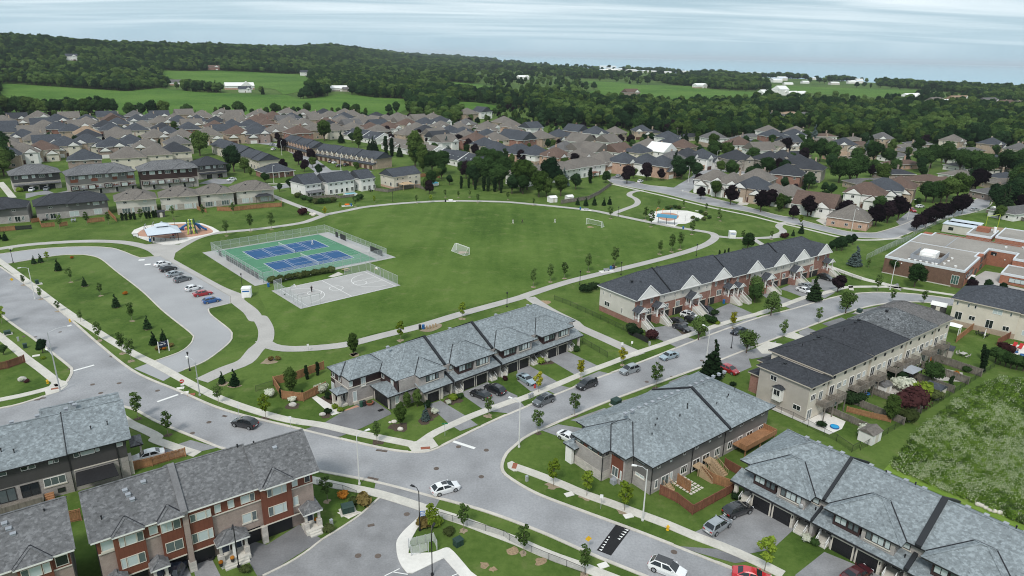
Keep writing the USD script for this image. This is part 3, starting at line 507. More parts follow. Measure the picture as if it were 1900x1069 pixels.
for s in ('D2 925,1069 1035,1015','D2 985,1040 1095,1058','D2 1420,1069 1470,1050'):line_mark(s,0.14,'white parking line beside the pale kerb '+{'D2 925,1069 1035,1015':'on the left','D2 985,1040 1095,1058':'at its tip','D2 1420,1069 1470,1050':'at the bottom edge'}[s],0.04)
# manholes and gully grates
for k,s in enumerate(('C1 680,688','C1 875,678','C1 740,750','C1 1157,733','C1 1535,965','C1 1412,1046','D2 1467,120','D2 1672,145','D2 1305,280','D2 1635,340','D2 1088,615','D2 730,920','D2 876,922','D3 1150,893','C3 1355,512','C3 950,668','C3 1135,630','C1 260,338','C1 442,302')):
    x,y = P(s)[0]; mb = MB(); mb.cyl(x,y,0.0,0.038,0.42 if k<16 else 0.35,12); tag(mb.build('manhole_cover','iron'),'round iron manhole cover set flush in the grey asphalt','manhole cover','manhole covers in the streets')
for s,a in (('C1 515,574',20),('C1 818,482',-35),('C1 275,800',15),('C1 315,788',15),('C1 1650,920',-20),('D2 883,146',-8),('D2 924,152',-8),('D2 820,350',-15),('D2 857,358',-15),('D2 825,697',20),('C3 1062,665',38),('C1 175,335',-40)):
    x,y = P(s)[0]; mb = MB(); mb.obox(x,y,0.0,0.05,0.9,0.5,a); [mb.obox(*(np.array([x,y])+rot(a,u,0)),0.05,0.06,0.06,0.44,a) for u in (-0.3,-0.1,0.1,0.3)]; tag(mb.build('gully_grate','iron'),'rusty iron gully grate let into the kerb edge','drain grate','gully grates along the kerbs')
# parking bay markings
for s in ('B1 1085,835 1120,825','B1 1040,802 1080,795'):
    mb = MB(); x,y = P(s)[0]; mb.obox(x,y,0.03,0.034,1.6,1.2,20); tag(mb.build('bay_symbol','white_line'),'white painted patch in the first parking bays, '+('upper' if '1040' in s else 'lower'),'road marking')

TW,TS,BM,WM,FWH,RSL,SW = 'trim_white','trim_sand','black_metal','white_metal','fascia_white','roof_slate','siding_white'
BX = lambda *a:MB().box(*a)
# ---------------------------------------------------------------- building kit
def hip(r,eave,pitch,kind='hip'):
    x0,y0,x1,y1 = r; w,d = x1 - x0,y1 - y0
    if kind == 'hip':
        m = min(w,d) / 2; h = eave + m * pitch
        top = [(x0+m,(y0+y1)/2,h),(x1-m,(y0+y1)/2,h)] if w >= d else [((x0+x1)/2,y0+m,h),((x0+x1)/2,y1-m,h)]
    elif kind == 'gx':top = [(x0,(y0+y1)/2,eave+d/2*pitch),(x1,(y0+y1)/2,eave+d/2*pitch)]
    elif kind == 'gy':top = [((x0+x1)/2,y0,eave+w/2*pitch),((x0+x1)/2,y1,eave+w/2*pitch)]
    elif kind == 'hl':m = d / 2; top = [(x0+m,(y0+y1)/2,eave+m*pitch),(x1,(y0+y1)/2,eave+m*pitch)]       # hipped on the left end only
    elif kind == 'hr':m = d / 2; top = [(x0,(y0+y1)/2,eave+m*pitch),(x1-m,(y0+y1)/2,eave+m*pitch)]
    return m3.Manifold.hull_points(np.array([(x0,y0,eave),(x1,y0,eave),(x1,y1,eave),(x0,y1,eave),*top],float))
class Bld:
    def __init__(s,name,label,o,ang,cat='building',group=None,z=0.0):s.t = thing(name,label,cat,(o[0],o[1],z),ang,group); s.o,s.a = o,ang
    def wall(s,poly,z0,z1,mat,name='wall',label=None):
        poly = sbox(*poly) if len(poly) == 4 and np.ndim(poly[0]) == 0 else Polygon(poly)
        return MB().prism(poly,z0,z1,True).build(name,mat,s.t,label=label)
    def roof(s,rects,eave,pitch,mat,fascia='fascia_dark',name='roof',valleys=True,caps=True,fh=0.22,band=True):
        solid = None; foot = []
        for r in rects:
            k = r[4] if len(r) > 4 else 'hip'; e = r[5] if len(r) > 5 else eave; p = r[6] if len(r) > 6 else pitch
            h = hip(r[:4],e,p,k); solid = h if solid is None else solid + h; foot.append((sbox(*r[:4]),e))
        m = solid.to_mesh(); v,f = np.array(m.vert_properties[:,:3],float),np.array(m.tri_verts,int)
        R = put(name,v,f,mat,s.t)
        tm = trimesh.Trimesh(v,f,process=True,merge_norm=True,merge_tex=True); tm.merge_vertices(digits_vertex=4)
        va,ca = MB(),MB()
        for e,cv,an in zip(tm.face_adjacency_edges,tm.face_adjacency_convex,tm.face_adjacency_angles):
            a,b = tm.vertices[e[0]],tm.vertices[e[1]]
            if an < 0.12 or np.linalg.norm(a-b) < 0.3:continue
            if min(a[2],b[2]) < eave + 0.01 and abs(a[2]-b[2]) < 0.05:continue
            up = np.array([0,0,0.03])
            if not cv:va.bar(a+up,b+up,0.17,0.06)
            elif caps and abs(a[0]-b[0]) + abs(a[1]-b[1]) > 0.3:ca.bar(a+up*0.3,b+up*0.3,0.26,0.05)
        if valleys and va.v:va.build('valley_flashing','flashing',R)
        if caps and ca.v:ca.build('ridge_cap',mat,R)
        if band:
            for e in sorted({e for _,e in foot}):
                pl = unary_union([q for q,ee in foot if ee == e])
                MB().prism(pl.difference(pl.buffer(-0.12,join_style='mitre')),e-fh,e-0.004,True).build('fascia',fascia,s.t)
                MB().prism(pl.buffer(-0.13,join_style='mitre'),e-0.1,e-0.02,True).build('soffit',fascia,s.t)
        return R
    def pt(s,face,c):
        if face == 'S':return lambda u,d,z:(u,c-d,z)
        if face == 'N':return lambda u,d,z:(-u,c+d,z)
        if face == 'W':return lambda u,d,z:(c-d,-u,z)
        if face == 'E':return lambda u,d,z:(c+d,u,z)
    def fbox(s,mb,face,c,u0,u1,z0,z1,d0,d1):
        q = s.pt(face,c); a,b = q(u0,d0,z0),q(u1,d1,z1)
        mb.box(min(a[0],b[0]),min(a[1],b[1]),z0,max(a[0],b[0]),max(a[1],b[1]),z1); return mb
    def win(s,face,c,u,z,w,h,pane='glass_dark',n=1,frame='trim_dark',sill=None,parent=None,name='window'):
        """u: centre along the wall (as seen: x for S; -x for N; -y for W; y for E), z: bottom."""
        W = s.fbox(MB(),face,c,u-w/2+0.03,u+w/2-0.03,z+0.03,z+h-0.03,-0.05,0.035).build(name,pane,parent or s.t)
        fr = MB(); t = 0.07 if w > 0.8 else 0.06
        for a,b,zz0,zz1 in ((u-w/2,u-w/2+t,z,z+h),(u+w/2-t,u+w/2,z,z+h),(u-w/2+t,u+w/2-t,z,z+t),(u-w/2+t,u+w/2-t,z+h-t,z+h)):s.fbox(fr,face,c,a,b,zz0,zz1,-0.02,0.075)
        for k in range(1,n):
            x = u - w / 2 + w * k / n; s.fbox(fr,face,c,x-0.03,x+0.03,z+t,z+h-t,0.0,0.07)
        fr.build('frame',frame,W)
        if sill:s.fbox(MB(),face,c,u-w/2-0.1,u+w/2+0.1,z-0.16,z-0.003,-0.02,0.10).build('sill',sill,W)
        return W
    def wins(s,face,c,z,h,lst,frame='trim_dark',sill=None):
        for u,w,pane,n in lst:s.win(face,c,u,z,w,h,pane,n,frame,sill)
    def garage(s,face,c,u,w,h=2.15,mat='door_black',frame=TS,z=0.0):
        D = s.fbox(MB(),face,c,u-w/2,u+w/2,z+0.02,z+h,-0.02,0.02)
        for r in range(4):
            for k in range(4):s.fbox(D,face,c,u-w/2+w*(k+0.1)/4,u-w/2+w*(k+0.9)/4,z+h*(r+0.14)/4+0.02,z+h*(r+0.88)/4,0.02,0.045)
        p = D.build('garage_door',mat,s.t)
        if frame:
            fr = MB(); s.fbox(fr,face,c,u-w/2-0.14,u-w/2-0.002,z,z+h+0.16,-0.02,0.06); s.fbox(fr,face,c,u+w/2+0.002,u+w/2+0.14,z,z+h+0.16,-0.02,0.06); s.fbox(fr,face,c,u-w/2,u+w/2,z+h+0.002,z+h+0.16,-0.02,0.06)
            fr.build('frame',frame,p)
    def door(s,face,c,u,z=0.0,w=0.95,h=2.1,mat='door_black',lite=True):
        D = s.fbox(MB(),face,c,u-w/2,u+w/2,z,z+h,-0.02,0.05).build('door',mat,s.t)
        if lite:s.fbox(MB(),face,c,u-w*0.28,u+w*0.28,z+0.9,z+h-0.2,0.05,0.06).build('pane','glass_grey',D)
        fr = MB(); s.fbox(fr,face,c,u-w/2-0.1,u-w/2-0.003,z,z+h+0.1,-0.01,0.065); s.fbox(fr,face,c,u+w/2+0.003,u+w/2+0.1,z,z+h+0.1,-0.01,0.065); s.fbox(fr,face,c,u-w/2,u+w/2,z+h+0.003,z+h+0.1,-0.01,0.065); fr.build('frame',TW,D)
    def part(s,name,mb,mat,parent=None,label=None):return mb.build(name,mat,parent or s.t,label=label)
    def firewall(s,x,ys,w=0.45,mat='flashing'):
        """ys: (y, z) polyline over the roof."""
        mb = MB()
        for (y0,z0),(y1,z1) in zip(ys,ys[1:]):mb.add([[xx,yy,zz+dz] for dz in (-0.15,0.34) for yy,zz in ((y0,z0),(y1,z1)) for xx in (x-w/2,x+w/2)],BOXF)
        s.part('firewall',mb,mat)
    def spout(s,x,y,z1,z0=0.1,mat='trim_dark'):s.part('downspout',BX(x-0.05,y-0.05,z0,x+0.05,y+0.05,z1),mat)
    def vents(s,pts,lift=0.0,mat='metal_grey'):
        for x,y,z in pts:s.part('roof_vent',BX(x-0.22,y-0.22,z-0.15,x+0.22,y+0.22,z+0.2).box(x-0.28,y-0.28,z+0.2,x+0.28,y+0.28,z+0.26),mat)
    def pipes(s,pts):
        for x,y,z in pts:s.part('vent_pipe',MB().cyl(x,y,z-0.15,z+0.35,0.07,6).cyl(x,y,z+0.28,z+0.42,0.11,6),BM)
    def shed(s,x0,x1,y0,z0,y1,z1,mat,th=0.16,name='porch_roof',fascia='fascia_dark',tri=0.0):
        """Lean-to roof from the eave (y0, z0) up to the wall (y1, z1)."""
        v = [[x0,y0,z0],[x1,y0,z0],[x1-tri,y1,z1],[x0+tri,y1,z1]]; w = [[a,b,c-th] for a,b,c in v]
        p = s.part(name,MB().add(v+w,[[0,1,2,3],[7,6,5,4],[1,5,6,2],[3,2,6,7],[0,3,7,4]]),mat)
        s.part('fascia',BX(x0,y0-0.1,z0-th-0.05,x1,y0-0.003,z0+0.01),fascia,p)
    def stairs(s,x0,x1,ytop,ztop,n,run=0.28,mat='concrete',rail=WM,zbot=0.0):
        st = MB(); rise = (ztop-zbot) / n
        for i in range(n):st.box(x0,ytop-run*(i+1),zbot,x1,ytop-run*i,ztop-rise*i)
        p = s.part('steps',st,mat)
        if rail:
            r = MB(); y1,z1 = ytop - run * n,zbot
            for x in (x0+0.05,x1-0.05):
                r.bar((x,ytop,ztop+0.95),(x,y1,z1+0.95),0.06); r.bar((x,ytop,ztop+0.2),(x,y1,z1+0.2),0.05)
                for k in range(n+1):y = ytop - run * k; z = ztop - rise * k; r.box(x-0.02,y-0.02,z-0.05,x+0.02,y+0.02,z+0.92)
            r.build('railing',rail,p)

GB,GD,GG = 'glass_blind','glass_dark','glass_grey'
def modern_module(b,xg,first=False,last=False,flip=False,steps=True):
    """Front of a pair of modern townhouses: two black garage doors, recessed entries either side, two upper bays."""
    b.wall((xg-0.25,0.0,xg+6.0,3.6),0,2.75,'stone_pale'); b.part('cornice',BX(xg-0.28,-0.05,2.3,xg+6.03,0.0-0.003,2.42),TS)
    for u in (xg+1.3,xg+4.4):b.garage('S',0.0,u,2.5,2.05)
    for x in (xg-0.12,xg+2.87,xg+5.85):b.part('wall_lamp',BX(x-0.07,-0.16,1.6,x+0.07,-0.003,1.95),BM)
    b.spout(xg+2.86,-0.06,2.5)
    for s_,x in ((-1,xg-1.2),(1,xg+7.15)):
        b.door('S',2.15,x,0.55,1.0,2.05,'door_black'); b.win('S',2.15,x+s_*0.85,0.9,0.5,1.6,GD,1)
        b.part('porch_floor',BX(x-1.0,0.35,0,x+1.0,2.14,0.55),'concrete')
        b.stairs(x-0.7,x+0.7,0.34,0.55,3,0.3)
        r = MB()
        for xx in (x-0.95,x+0.95):
            r.box(xx-0.02,0.36,0.55,xx+0.02,0.4,1.5); r.box(xx-0.02,2.05,0.55,xx+0.02,2.1,1.5); r.bar((xx,0.38,1.5),(xx,2.08,1.5),0.05); r.bar((xx,0.38,1.1),(xx,2.08,1.1),0.04)
        b.part('railing',r,BM)
    pl,gr = (xg-0.7,xg+2.65),(xg+2.95,xg+6.9)
    b.wall((pl[0],0.75,pl[1],2.0),3.2,5.1,'panel_plum','bay'); b.wall((gr[0],0.55,gr[1],2.0),3.2,5.1,'brick_grey','bay')
    u = (pl[0]+pl[1]) / 2
    b.wins('S',0.75,3.75,1.25,[(u-0.72,1.5,GB,2),(u+0.52,0.62,GG,1),(u+1.22,0.62,GG,1)])
    u = (gr[0]+gr[1]) / 2
    b.wins('S',0.55,3.75,1.25,[(u-1.12,0.66,GG,1),(u,1.45,GB,2),(u+1.12,0.66,GB,1)]); b.part('sill',BX(gr[0]+0.4,0.42,3.58,gr[1]-0.4,0.545,3.72),TS)
    for x in (xg-1.3,xg+7.6):b.win('S',2.2,x,3.95,0.9,0.9,GB,1); b.part('trim',BX(x-0.6,2.12,3.78,x+0.6,2.195,3.9),TS)

# ---- row across the corner garden: centre townhouses
b = Bld('townhouse_row','blue-grey roofed modern townhouse row beside the corner garden, five black garages facing the street',(-14.82,109.10),42)
b.wall((-4.4,2.2,40.0,14.6),0,5.15,'brick_grey'); b.wall((-4.6,14.62,40.02,14.75),2.6,5.1,'siding_grey','cladding')
b.wall((-11.1,8.3,-4.4,14.6),0,3.35,'brick_grey'); b.wall((-11.14,8.26,-4.4,14.6),3.5,5.15,'panel_plum'); b.part('cornice',BX(-11.22,8.18,3.352,-4.4,14.65,3.498),TS)
b.wall((-11.16,8.24,-10.3,10.6),3.5,5.12,'brick_grey','pier'); b.wall((-11.2,13.4,-10.6,14.62),0,3.34,'panel_plum','pier')
main = [(-11.6,10.6,-3.0,15.2),(-11.2,7.7,-2.0,15.2),(-5.0,2.4,41.0,15.2),(-1.0,0.9,5.0,9.0)]
bays = [(6.7,0.35,16.3,9.0),(17.7,0.35,27.3,9.0),(28.8,0.35,38.4,9.0)]
b.roof(main+bays,5.25,0.54,'roof_blue')
b.wall((-4.6,2.35,-0.9,8.3),2.75,5.12,'panel_plum')
b.win('S',2.35,-3.6,3.75,1.5*0.8,1.3,GB,2,TW); b.win('S',2.35,-2.45,3.75,0.85,1.3,GB,1,TW)
b.win('W',-4.6,-4.2,3.7,0.8,1.2,GB,1,TW); b.win('W',-4.6,-7.3,3.8,0.8,1.0,GG,1,TW)
# corner garage and its roof
b.wall((-6.3,2.6,-0.6,7.9),0,2.75,'brick_grey'); b.roof([(-6.9,2.05,-0.2,8.25)],2.82,0.42,'roof_blue',name='garage_roof')
b.garage('W',-6.3,-5.3,4.4,2.1); b.win('S',2.6,-4.7,0.75,0.8,1.5,GB,1,TW,TS); b.win('S',2.6,-2.2,0.75,1.1,1.5,GG,2,TW,TS)
b.part('wall_lamp',BX(-6.46,7.55,1.7,-6.303,7.7,2.05),BM); b.spout(-6.2,2.5,2.6); b.spout(-4.68,2.3,5.0,3.0)
# end unit windows and portico
b.win('S',8.26,-8.15,3.1,0.95,1.75,GB,2,TW,TS); b.win('S',8.26,-10.65,3.75,0.75,1.2,GB,1,TW); b.win('S',8.3,-9.95,0.55,0.8,2.0,GB,1,TW,TS)
b.win('W',-11.14,-13.6,3.75,1.0,1.2,GG,1,TW); b.win('W',-11.2,-14.0,0.6,1.1,1.9,GB,2,TW); b.win('W',-11.14,-11.4,3.75,0.8,1.2,GG,1,TW)
b.roof([(-13.3,8.5,-10.6,11.3)],2.75,0.45,'roof_blue',name='porch_roof'); b.door('W',-11.1,-10.0,0.35,1.0,2.1); b.part('porch_floor',BX(-13.0,8.7,0,-11.15,11.2,0.35),'concrete')
for y in (8.85,10.9):b.part('column',BX(-13.0,y-0.22,0.35,-12.55,y+0.22,2.62),TS)
b.part('steps',BX(-13.6,9.1,0,-13.0,10.6,0.18),'concrete'); b.part('plinth',BX(-10.3,8.1,0,-6.31,8.25,0.5),TS)
# single-garage unit
b.wall((-0.25,0.0,2.9,3.6),0,2.75,'stone_pale'); b.garage('S',0.0,1.25,2.5,2.0); b.wall((-1.0,1.2,4.6,2.3),2.75,5.12,'brick_grey','bay')
b.wins('S',1.2,3.75,1.2,[(0.9,0.62,GG,1),(1.95,1.35,GB,2),(3.0,0.62,GG,1)]); b.part('sill',BX(0.5,1.08,3.58,3.4,1.195,3.72),TS)
b.door('S',2.2,4.2,0.3,1.0,2.1); b.part('porch_floor',BX(3.2,0.5,0,5.2,2.19,0.3),'concrete'); b.part('column',BX(3.0,-0.1,0,3.4,0.3,2.7),TS); b.part('column',BX(5.2,-0.1,0,5.6,0.3,2.7),TS)
for xg in (8.2,19.25,30.35):modern_module(b,xg)
for x0,x1 in ((-1.2,5.35),(5.75,17.0),(17.45,40.6)):b.shed(x0,x1,-0.55,2.85,2.3,3.7,'roof_blue')
for x in (5.55,17.2):b.firewall(x,[(-0.5,2.85),(2.2,3.75)],0.3); b.part('pier',BX(x-0.15,-0.1,0,x+0.15,2.2,2.8),'brick_grey')
for x in (5.6,17.15):b.firewall(x,[(2.3,5.25),(8.8,8.75),(15.2,5.3)])
b.part('column',BX(39.3,-0.35,0,39.75,0.1,2.7),TS); b.vents([(12,9.3,8.55),(24,9.4,8.5),(33,9.3,8.55),(-2,9.6,8.4)])
for x in (7.8,12.4,19.6,24.5,31,35.5):b.win('N',14.75,-x,3.5,1.5,1.2,GB,2); b.win('N',14.6,-x,0.3,1.8,2.1,GD,2)

# ---- row on the near side of the right road, seen from its backs
b = Bld('townhouse_row','grey-sided townhouse row with brown back-yard fence, its backs and a street lamp facing the viewer',(20.55,83.48),38)
b.wall((0,0,29.0,14.6),0,2.25,'brick_grey'); b.wall((-0.03,-0.03,29.03,14.6),2.25,5.1,'siding_grey')
b.wall((-1.75,3.6,0.1,6.6),0,5.1,'brick_grey'); b.wall((-3.3,6.6,0.1,12.4),0,5.1,'brick_grey'); b.wall((-3.36,6.54,0.1,12.46),0,1.5,'stone_pale','plinth'); b.wall((-3.36,6.55,-1.0,12.45),3.95,4.1,TS,'cornice')
b.roof([(-0.8,-0.75,29.8,15.2),(-2.4,3.0,8,12.8),(-4.0,6.0,6.0,12.9)],5.3,0.47,'roof_blue')
for x0,x1 in ((2.6,10.0),(12.2,19.2),(21.5,31.0)):b.roof([(x0,12.5,x1,17.4)],3.4,0.42,'roof_blue',name='garage_roof'); b.wall((x0+0.5,14.6,x1-0.5,16.9),0,3.3,'stone_pale')
b.roof([(-4.3,11.6,0.5,14.2)],3.2,0.42,'roof_blue',name='porch_roof'); b.part('porch_wall',BX(-4.0,12.5,0,-3.4,13.9,3.1),TW)
b.firewall(17.2,[(-0.75,5.2),(7.2,9.0),(15.2,5.2)])
b.vents([(2.9+1.55*i,8.4,8.45) for i in range(17) if i not in (9,)]); b.pipes([(3.2,3.2,7.2),(5.0,4.2,7.6),(6.2,4.9,7.9),(10.5,4.0,7.5),(13,4.6,7.8),(13.5,5.0,8.0),(22,3.6,7.3),(22.6,3.8,7.4),(25.2,4.4,7.6),(19,3.4,7.2),(1.0,9.2,6.8)])
b.wins('S',-0.03,4.05,0.72,[(1.4,0.75,GD,2),(4.05,0.45,GB,1),(7.1,0.45,GD,1),(10.05,0.8,GG,2),(13.2,0.45,GB,1),(15.75,0.75,GD,2),(18.55,0.6,GG,2),(21.4,0.75,GD,2),(24.4,0.75,GD,2),(27.3,0.75,GD,2)],TW)
b.wins('S',0.0,0.75,1.35,[(1.2,0.6,GG,1),(4.5,0.55,GB,1),(7.4,1.5,GD,3),(15.6,1.3,GD,3),(18.9,1.2,GD,2),(27.4,1.3,GD,2),(21.6,1.3,GD,3)],TW,TS)
for u,p in ((3.1,GG),(10.3,GD),(12.7,GD),(24.2,GD)):b.win('S',0.0,u,0.12,1.7,2.0,p,2,TW,name='patio_door')
b.wins('W',-3.36,4.2,0.75,[(-11.7,0.9,GB,1),(-10.9,0.55,GG,1),(-9.2,0.9,GB,1),(-8.2,1.0,GG,2),(-7.1,0.45,GG,1)]); b.wall((-3.38,9.9,-3.3,10.6),4.12,5.05,'panel_rust','panel'); b.wall((-3.38,7.35,-3.3,7.6),4.12,5.05,'panel_rust','panel')
b.wall((-1.82,3.9,-1.72,6.2),1.1,4.3,'panel_rust','panel'); b.win('W',-1.82,-5.3,1.0,1.25,1.6,GG,2,TW,TS); b.win('W',-1.82,-4.15,1.0,0.3,1.5,GB,1,TW); b.win('W',-1.75,-5.2,4.35,1.3,0.6,GG,2)
b.win('S',6.6,-2.4,4.25,0.55,0.6,GG,1); b.win('W',0.0,-2.1,4.25,1.6,0.5,GB,1); b.win('W',0.0,-2.1,1.9,1.7,0.5,GB,2,TW,TS)
for x,y in ((-0.05,-0.1),(9.1,-0.1),(17.15,-0.1),(-3.42,6.5),(-3.42,12.5),(0.0,3.5)):b.spout(x,y,5.0)
b.part('meter',BX(-1.95,5.0,0.3,-1.75,5.7,1.0).box(-2.6,4.7,0,-1.9,5.5,0.75),'metal_grey')
b.wall((19.5,-2.6,28.0,-0.05),1.35,1.5,'wood_new','deck'); b.part('deck_rail',BX(19.5,-2.65,1.5,28.0,-2.55,2.35).box(27.95,-2.5,1.5,28.05,-0.1,2.35).box(19.45,-2.5,1.5,19.55,-1.3,2.35),'wood_new'); b.part('deck_post',BX(19.6,-2.5,0,19.75,-2.35,1.34).box(23.7,-2.5,0,23.85,-2.35,1.34).box(27.7,-2.5,0,27.85,-2.35,1.34),'wood_new')
for x0 in (9.4,12.0):
    b.part('landing',BX(x0,-1.3,1.2,x0+1.7,-0.05,1.33).box(x0+0.1,-1.2,0,x0+0.22,-1.08,1.2).box(x0+1.5,-1.2,0,x0+1.62,-1.08,1.2),'wood_pale'); b.stairs(x0+0.2,x0+1.5,-1.32,1.3,8,0.3,'wood_pale','wood_pale')
b.stairs(2.4,3.8,-0.3,0.7,4,0.3,'wood_pale','wood_pale')

# ---- row at the lower right corner
b = Bld('townhouse_row','blue-grey roofed townhouse row along the wild meadow, plum bays over black garages',(34.6,81.2),-49)
b.wall((-2.6,2.2,42,14.4),0,5.15,'brick_grey'); b.wall((-2.65,4.0,-2.58,14.4),2.4,5.1,'siding_grey','cladding'); b.wall((-2.6,14.42,42,14.5),2.6,5.1,'siding_grey','cladding')
XG = (0.0,11.35,23.0); b.roof([(-3.6,1.7,43,15.2)]+[(x-1.9,0.2,x+7.6,9.0) for x in XG],5.25,0.54,'roof_blue')
for x in XG:modern_module(b,x)
for x0,x1 in ((-3.5,8.35),(8.65,19.85),(20.3,43)):b.shed(x0,x1,-0.5,2.85,2.3,3.7,'roof_blue')
b.firewall(8.5,[(-0.45,2.85),(2.2,3.75)],0.3); b.firewall(20.1,[(-0.45,2.85),(2.2,3.75)],0.5)
for x in (8.7,20.2):b.firewall(x,[(1.7,5.2),(8.4,8.85),(15.2,5.3)],0.4 if x<10 else 0.7)
for x in (8.5,20.1):b.part('pier',BX(x-0.2,-0.1,0,x+0.2,2.2,2.8),'brick_grey')
b.part('column',BX(-2.9,-0.25,0,-2.4,0.2,2.7),TS); b.pipes([(8.0,1.5,3.45),(19.3,1.2,3.4),(13.0,9.0,8.6),(16.5,9.4,8.5),(27.5,9.4,8.5)]); b.vents([(2.0+1.7*i,9.3,8.5) for i in range(4)]+[(11+2.2*i,9.3,8.5) for i in range(4)]+[(22.5+2*i,9.3,8.5) for i in range(5)])
b.part('satellite_dish',MB().sphere((6.6,0.2,3.9),0.32,2,(1,0.3,1)),'galvanised')

# ---- dark grey row at the left, seen from its backs
b = Bld('townhouse_row','charcoal-sided townhouse row with a black awning at the left edge, white car beside it',(-62.1,81.3),34)
b.wall((-30,0,7.7,12.0),0,3.4,'brick_grey'); b.wall((-30,-0.04,7.74,12.0),3.4,6.25,'siding_charcoal')
b.roof([(-31,-0.6,0.75,12.8,'gx'),(0.75,-0.6,8.4,12.6,'gx',6.42),(2.6,4.6,8.1,14.2,'gx',7.3,0.42),(-2.0,5.5,6.0,15.2,'gx',6.6,0.5)],6.3,0.5,'roof_blue')
b.firewall(0.62,[(-0.6,6.2),(6.1,9.5)],0.12); b.part('gable_wall',BX(6.4,4.4,6.6,7.6,5.2,7.28),'panel_rust')
b.vents([(-14,6.6,9.6),(-10.8,6.6,9.6),(-8.2,6.6,9.6),(-5.2,6.6,9.6),(-2.2,6.8,9.6),(1.3,7.2,9.5),(2.0,9.4,9.3),(2.4,8.2,9.4)]); b.pipes([(-10,2.2,7.9),(-8.2,2.0,7.8),(-6.6,2.2,7.9),(-5.2,1.6,7.6),(3.9,2.3,8.0),(6.0,2.4,8.1),(-13,2.4,8.0),(6.5,12.5,7.6)])
b.wins('S',-0.04,5.3,0.8,[(1.65,0.7,GG,1),(-0.75,0.55,GG,1),(-1.4,0.55,GB,1),(-3.55,0.8,GG,1),(-4.4,0.8,GD,1),(-6.8,0.9,GG,1),(6.95,0.85,GB,1)],TW); b.win('S',-0.04,3.0,5.3,1.7,0.85,GB,1,TW); b.win('S',-0.04,4.2,5.4,0.5,0.75,GB,1,TW)
b.win('S',0,-1.4,1.9,2.6,1.3,GG,3,TW,TS); b.win('S',0,-4.3,1.2,2.1,1.9,GD,2,'trim_dark',name='patio_door'); b.win('S',0,-6.9,1.2,2.0,2.0,GG,2,'trim_dark',name='patio_door'); b.win('S',0,-0.9,0.5,0.9,0.7,GD,1)
a_ = MB(); a_.add([[1.1,-0.05,2.95],[5.8,-0.05,2.95],[6.2,-2.6,2.2],[1.0,-2.6,2.2],[1.1,-0.05,2.88],[5.8,-0.05,2.88],[6.2,-2.6,2.12],[1.0,-2.6,2.12]],[[0,3,2,1],[4,5,6,7],[3,7,6,2],[0,4,7,3],[1,2,6,5]]); b.part('awning',a_,'asphalt_new'); b.wall((1.0,-0.1,6.6,-0.041),3.25,3.42,TS,'cornice'); 
for x in (0.65,6.5):b.spout(x,-0.1,6.2)
b.wall((-8,-2.3,-3.0,-0.05),0.95,1.1,'wood_old','deck'); b.part('deck_rail',BX(-8,-2.35,1.1,-3.0,-2.27,1.9),'wood_old'); b.stairs(-2.9,-1.8,-0.3,1.1,6,0.28,'wood_new',None)
b.roof([(8.3,3.2,10.0,6.4)],3.0,0.5,'roof_grey',name='porch_roof'); b.part('column',BX(9.5,3.5,0,9.75,3.75,2.9),'stone_pale'); b.wall((7.75,0.3,8.2,2.6),0,2.4,'stone_pale','pier'); b.win('E',7.74,1.9,4.6,0.7,1.2,GD,1)

# ---- three-storey rows at the bottom left
def rust_row(b,x0,x1,mods,depth=12.6):
    ze = 8.35; b.wall((x0,3.6,x1,depth),0,ze,'brick_brown'); b.wall((x0,2.95,x1,3.6),2.55,ze,'brick_brown','wall')
    for k,(u0,u1,kind) in enumerate(mods):
        if kind == 'P':b.wall((u0,2.62,u1,2.95),2.55,ze-0.02,'panel_rust','bay')
        if kind == 'T':b.wall((u0,2.90,u1,2.95),6.38,ze-0.02,'panel_rust','panel'); b.part('cornice',BX(u0,2.82,6.24,u1,2.945,6.378),TS)
o5 = (-34.6,66.0)
b = Bld('townhouse_row','three-storey rust and brown brick townhouse row with grey roof at the lower left',o5,36)
rust_row(b,-11.4,13.1,[(-9.8,-6.7,'P'),(-5.1,-2.7,'P'),(-2.0,0.55,'P'),(6.4,10.2,'P'),(-11.4,-9.8,'T'),(-6.7,-5.1,'T'),(0.55,6.4,'T'),(10.2,13.1,'T')])
b.wall((-2.65,2.3,-2.05,2.94),0,8.3,'brick_brown','pier'); b.wall((-2.75,2.2,-1.95,2.94),0,1.4,'stone_pale','plinth')
b.roof([(-11.9,2.35,-2.4,13.4,'gx'),(-2.4,2.35,6.2,13.4,'gx'),(6.2,1.95,13.7,13.0,'gx',8.35),(-9.9,2.05,-6.6,7.0),(-5.3,1.9,-2.45,6.4),(6.6,1.7,10.4,7.0)],8.45,0.62,'roof_grey',TW)
b.firewall(-2.4,[(2.2,8.35),(7.85,11.85),(13.4,8.5)],0.75,'asphalt_dark')
b.vents([(-7.6,6.6,11.0),(-7.4,6.0,10.7),(-7.1,5.4,10.3),(-5.6,6.9,11.2),(9.6,6.2,10.9)]); b.pipes([(-10.4,4.4,9.8),(5.4,7.7,11.8),(7.4,7.6,11.6)])
FW = TS
b.win('S',2.9,-10.4,6.55,1.25,1.3,GB,1,FW,TS); b.wins('S',2.62,6.5,1.3,[(-9.0,0.55,GB,1),(-8.1,1.15,GB,1),(-7.15,0.7,GG,1)],FW); b.win('S',2.9,-5.75,6.6,0.9,1.2,GB,1,FW); b.wins('S',2.62,6.5,1.3,[(-4.4,1.2,GB,2),(-3.3,0.8,GG,1)],FW)
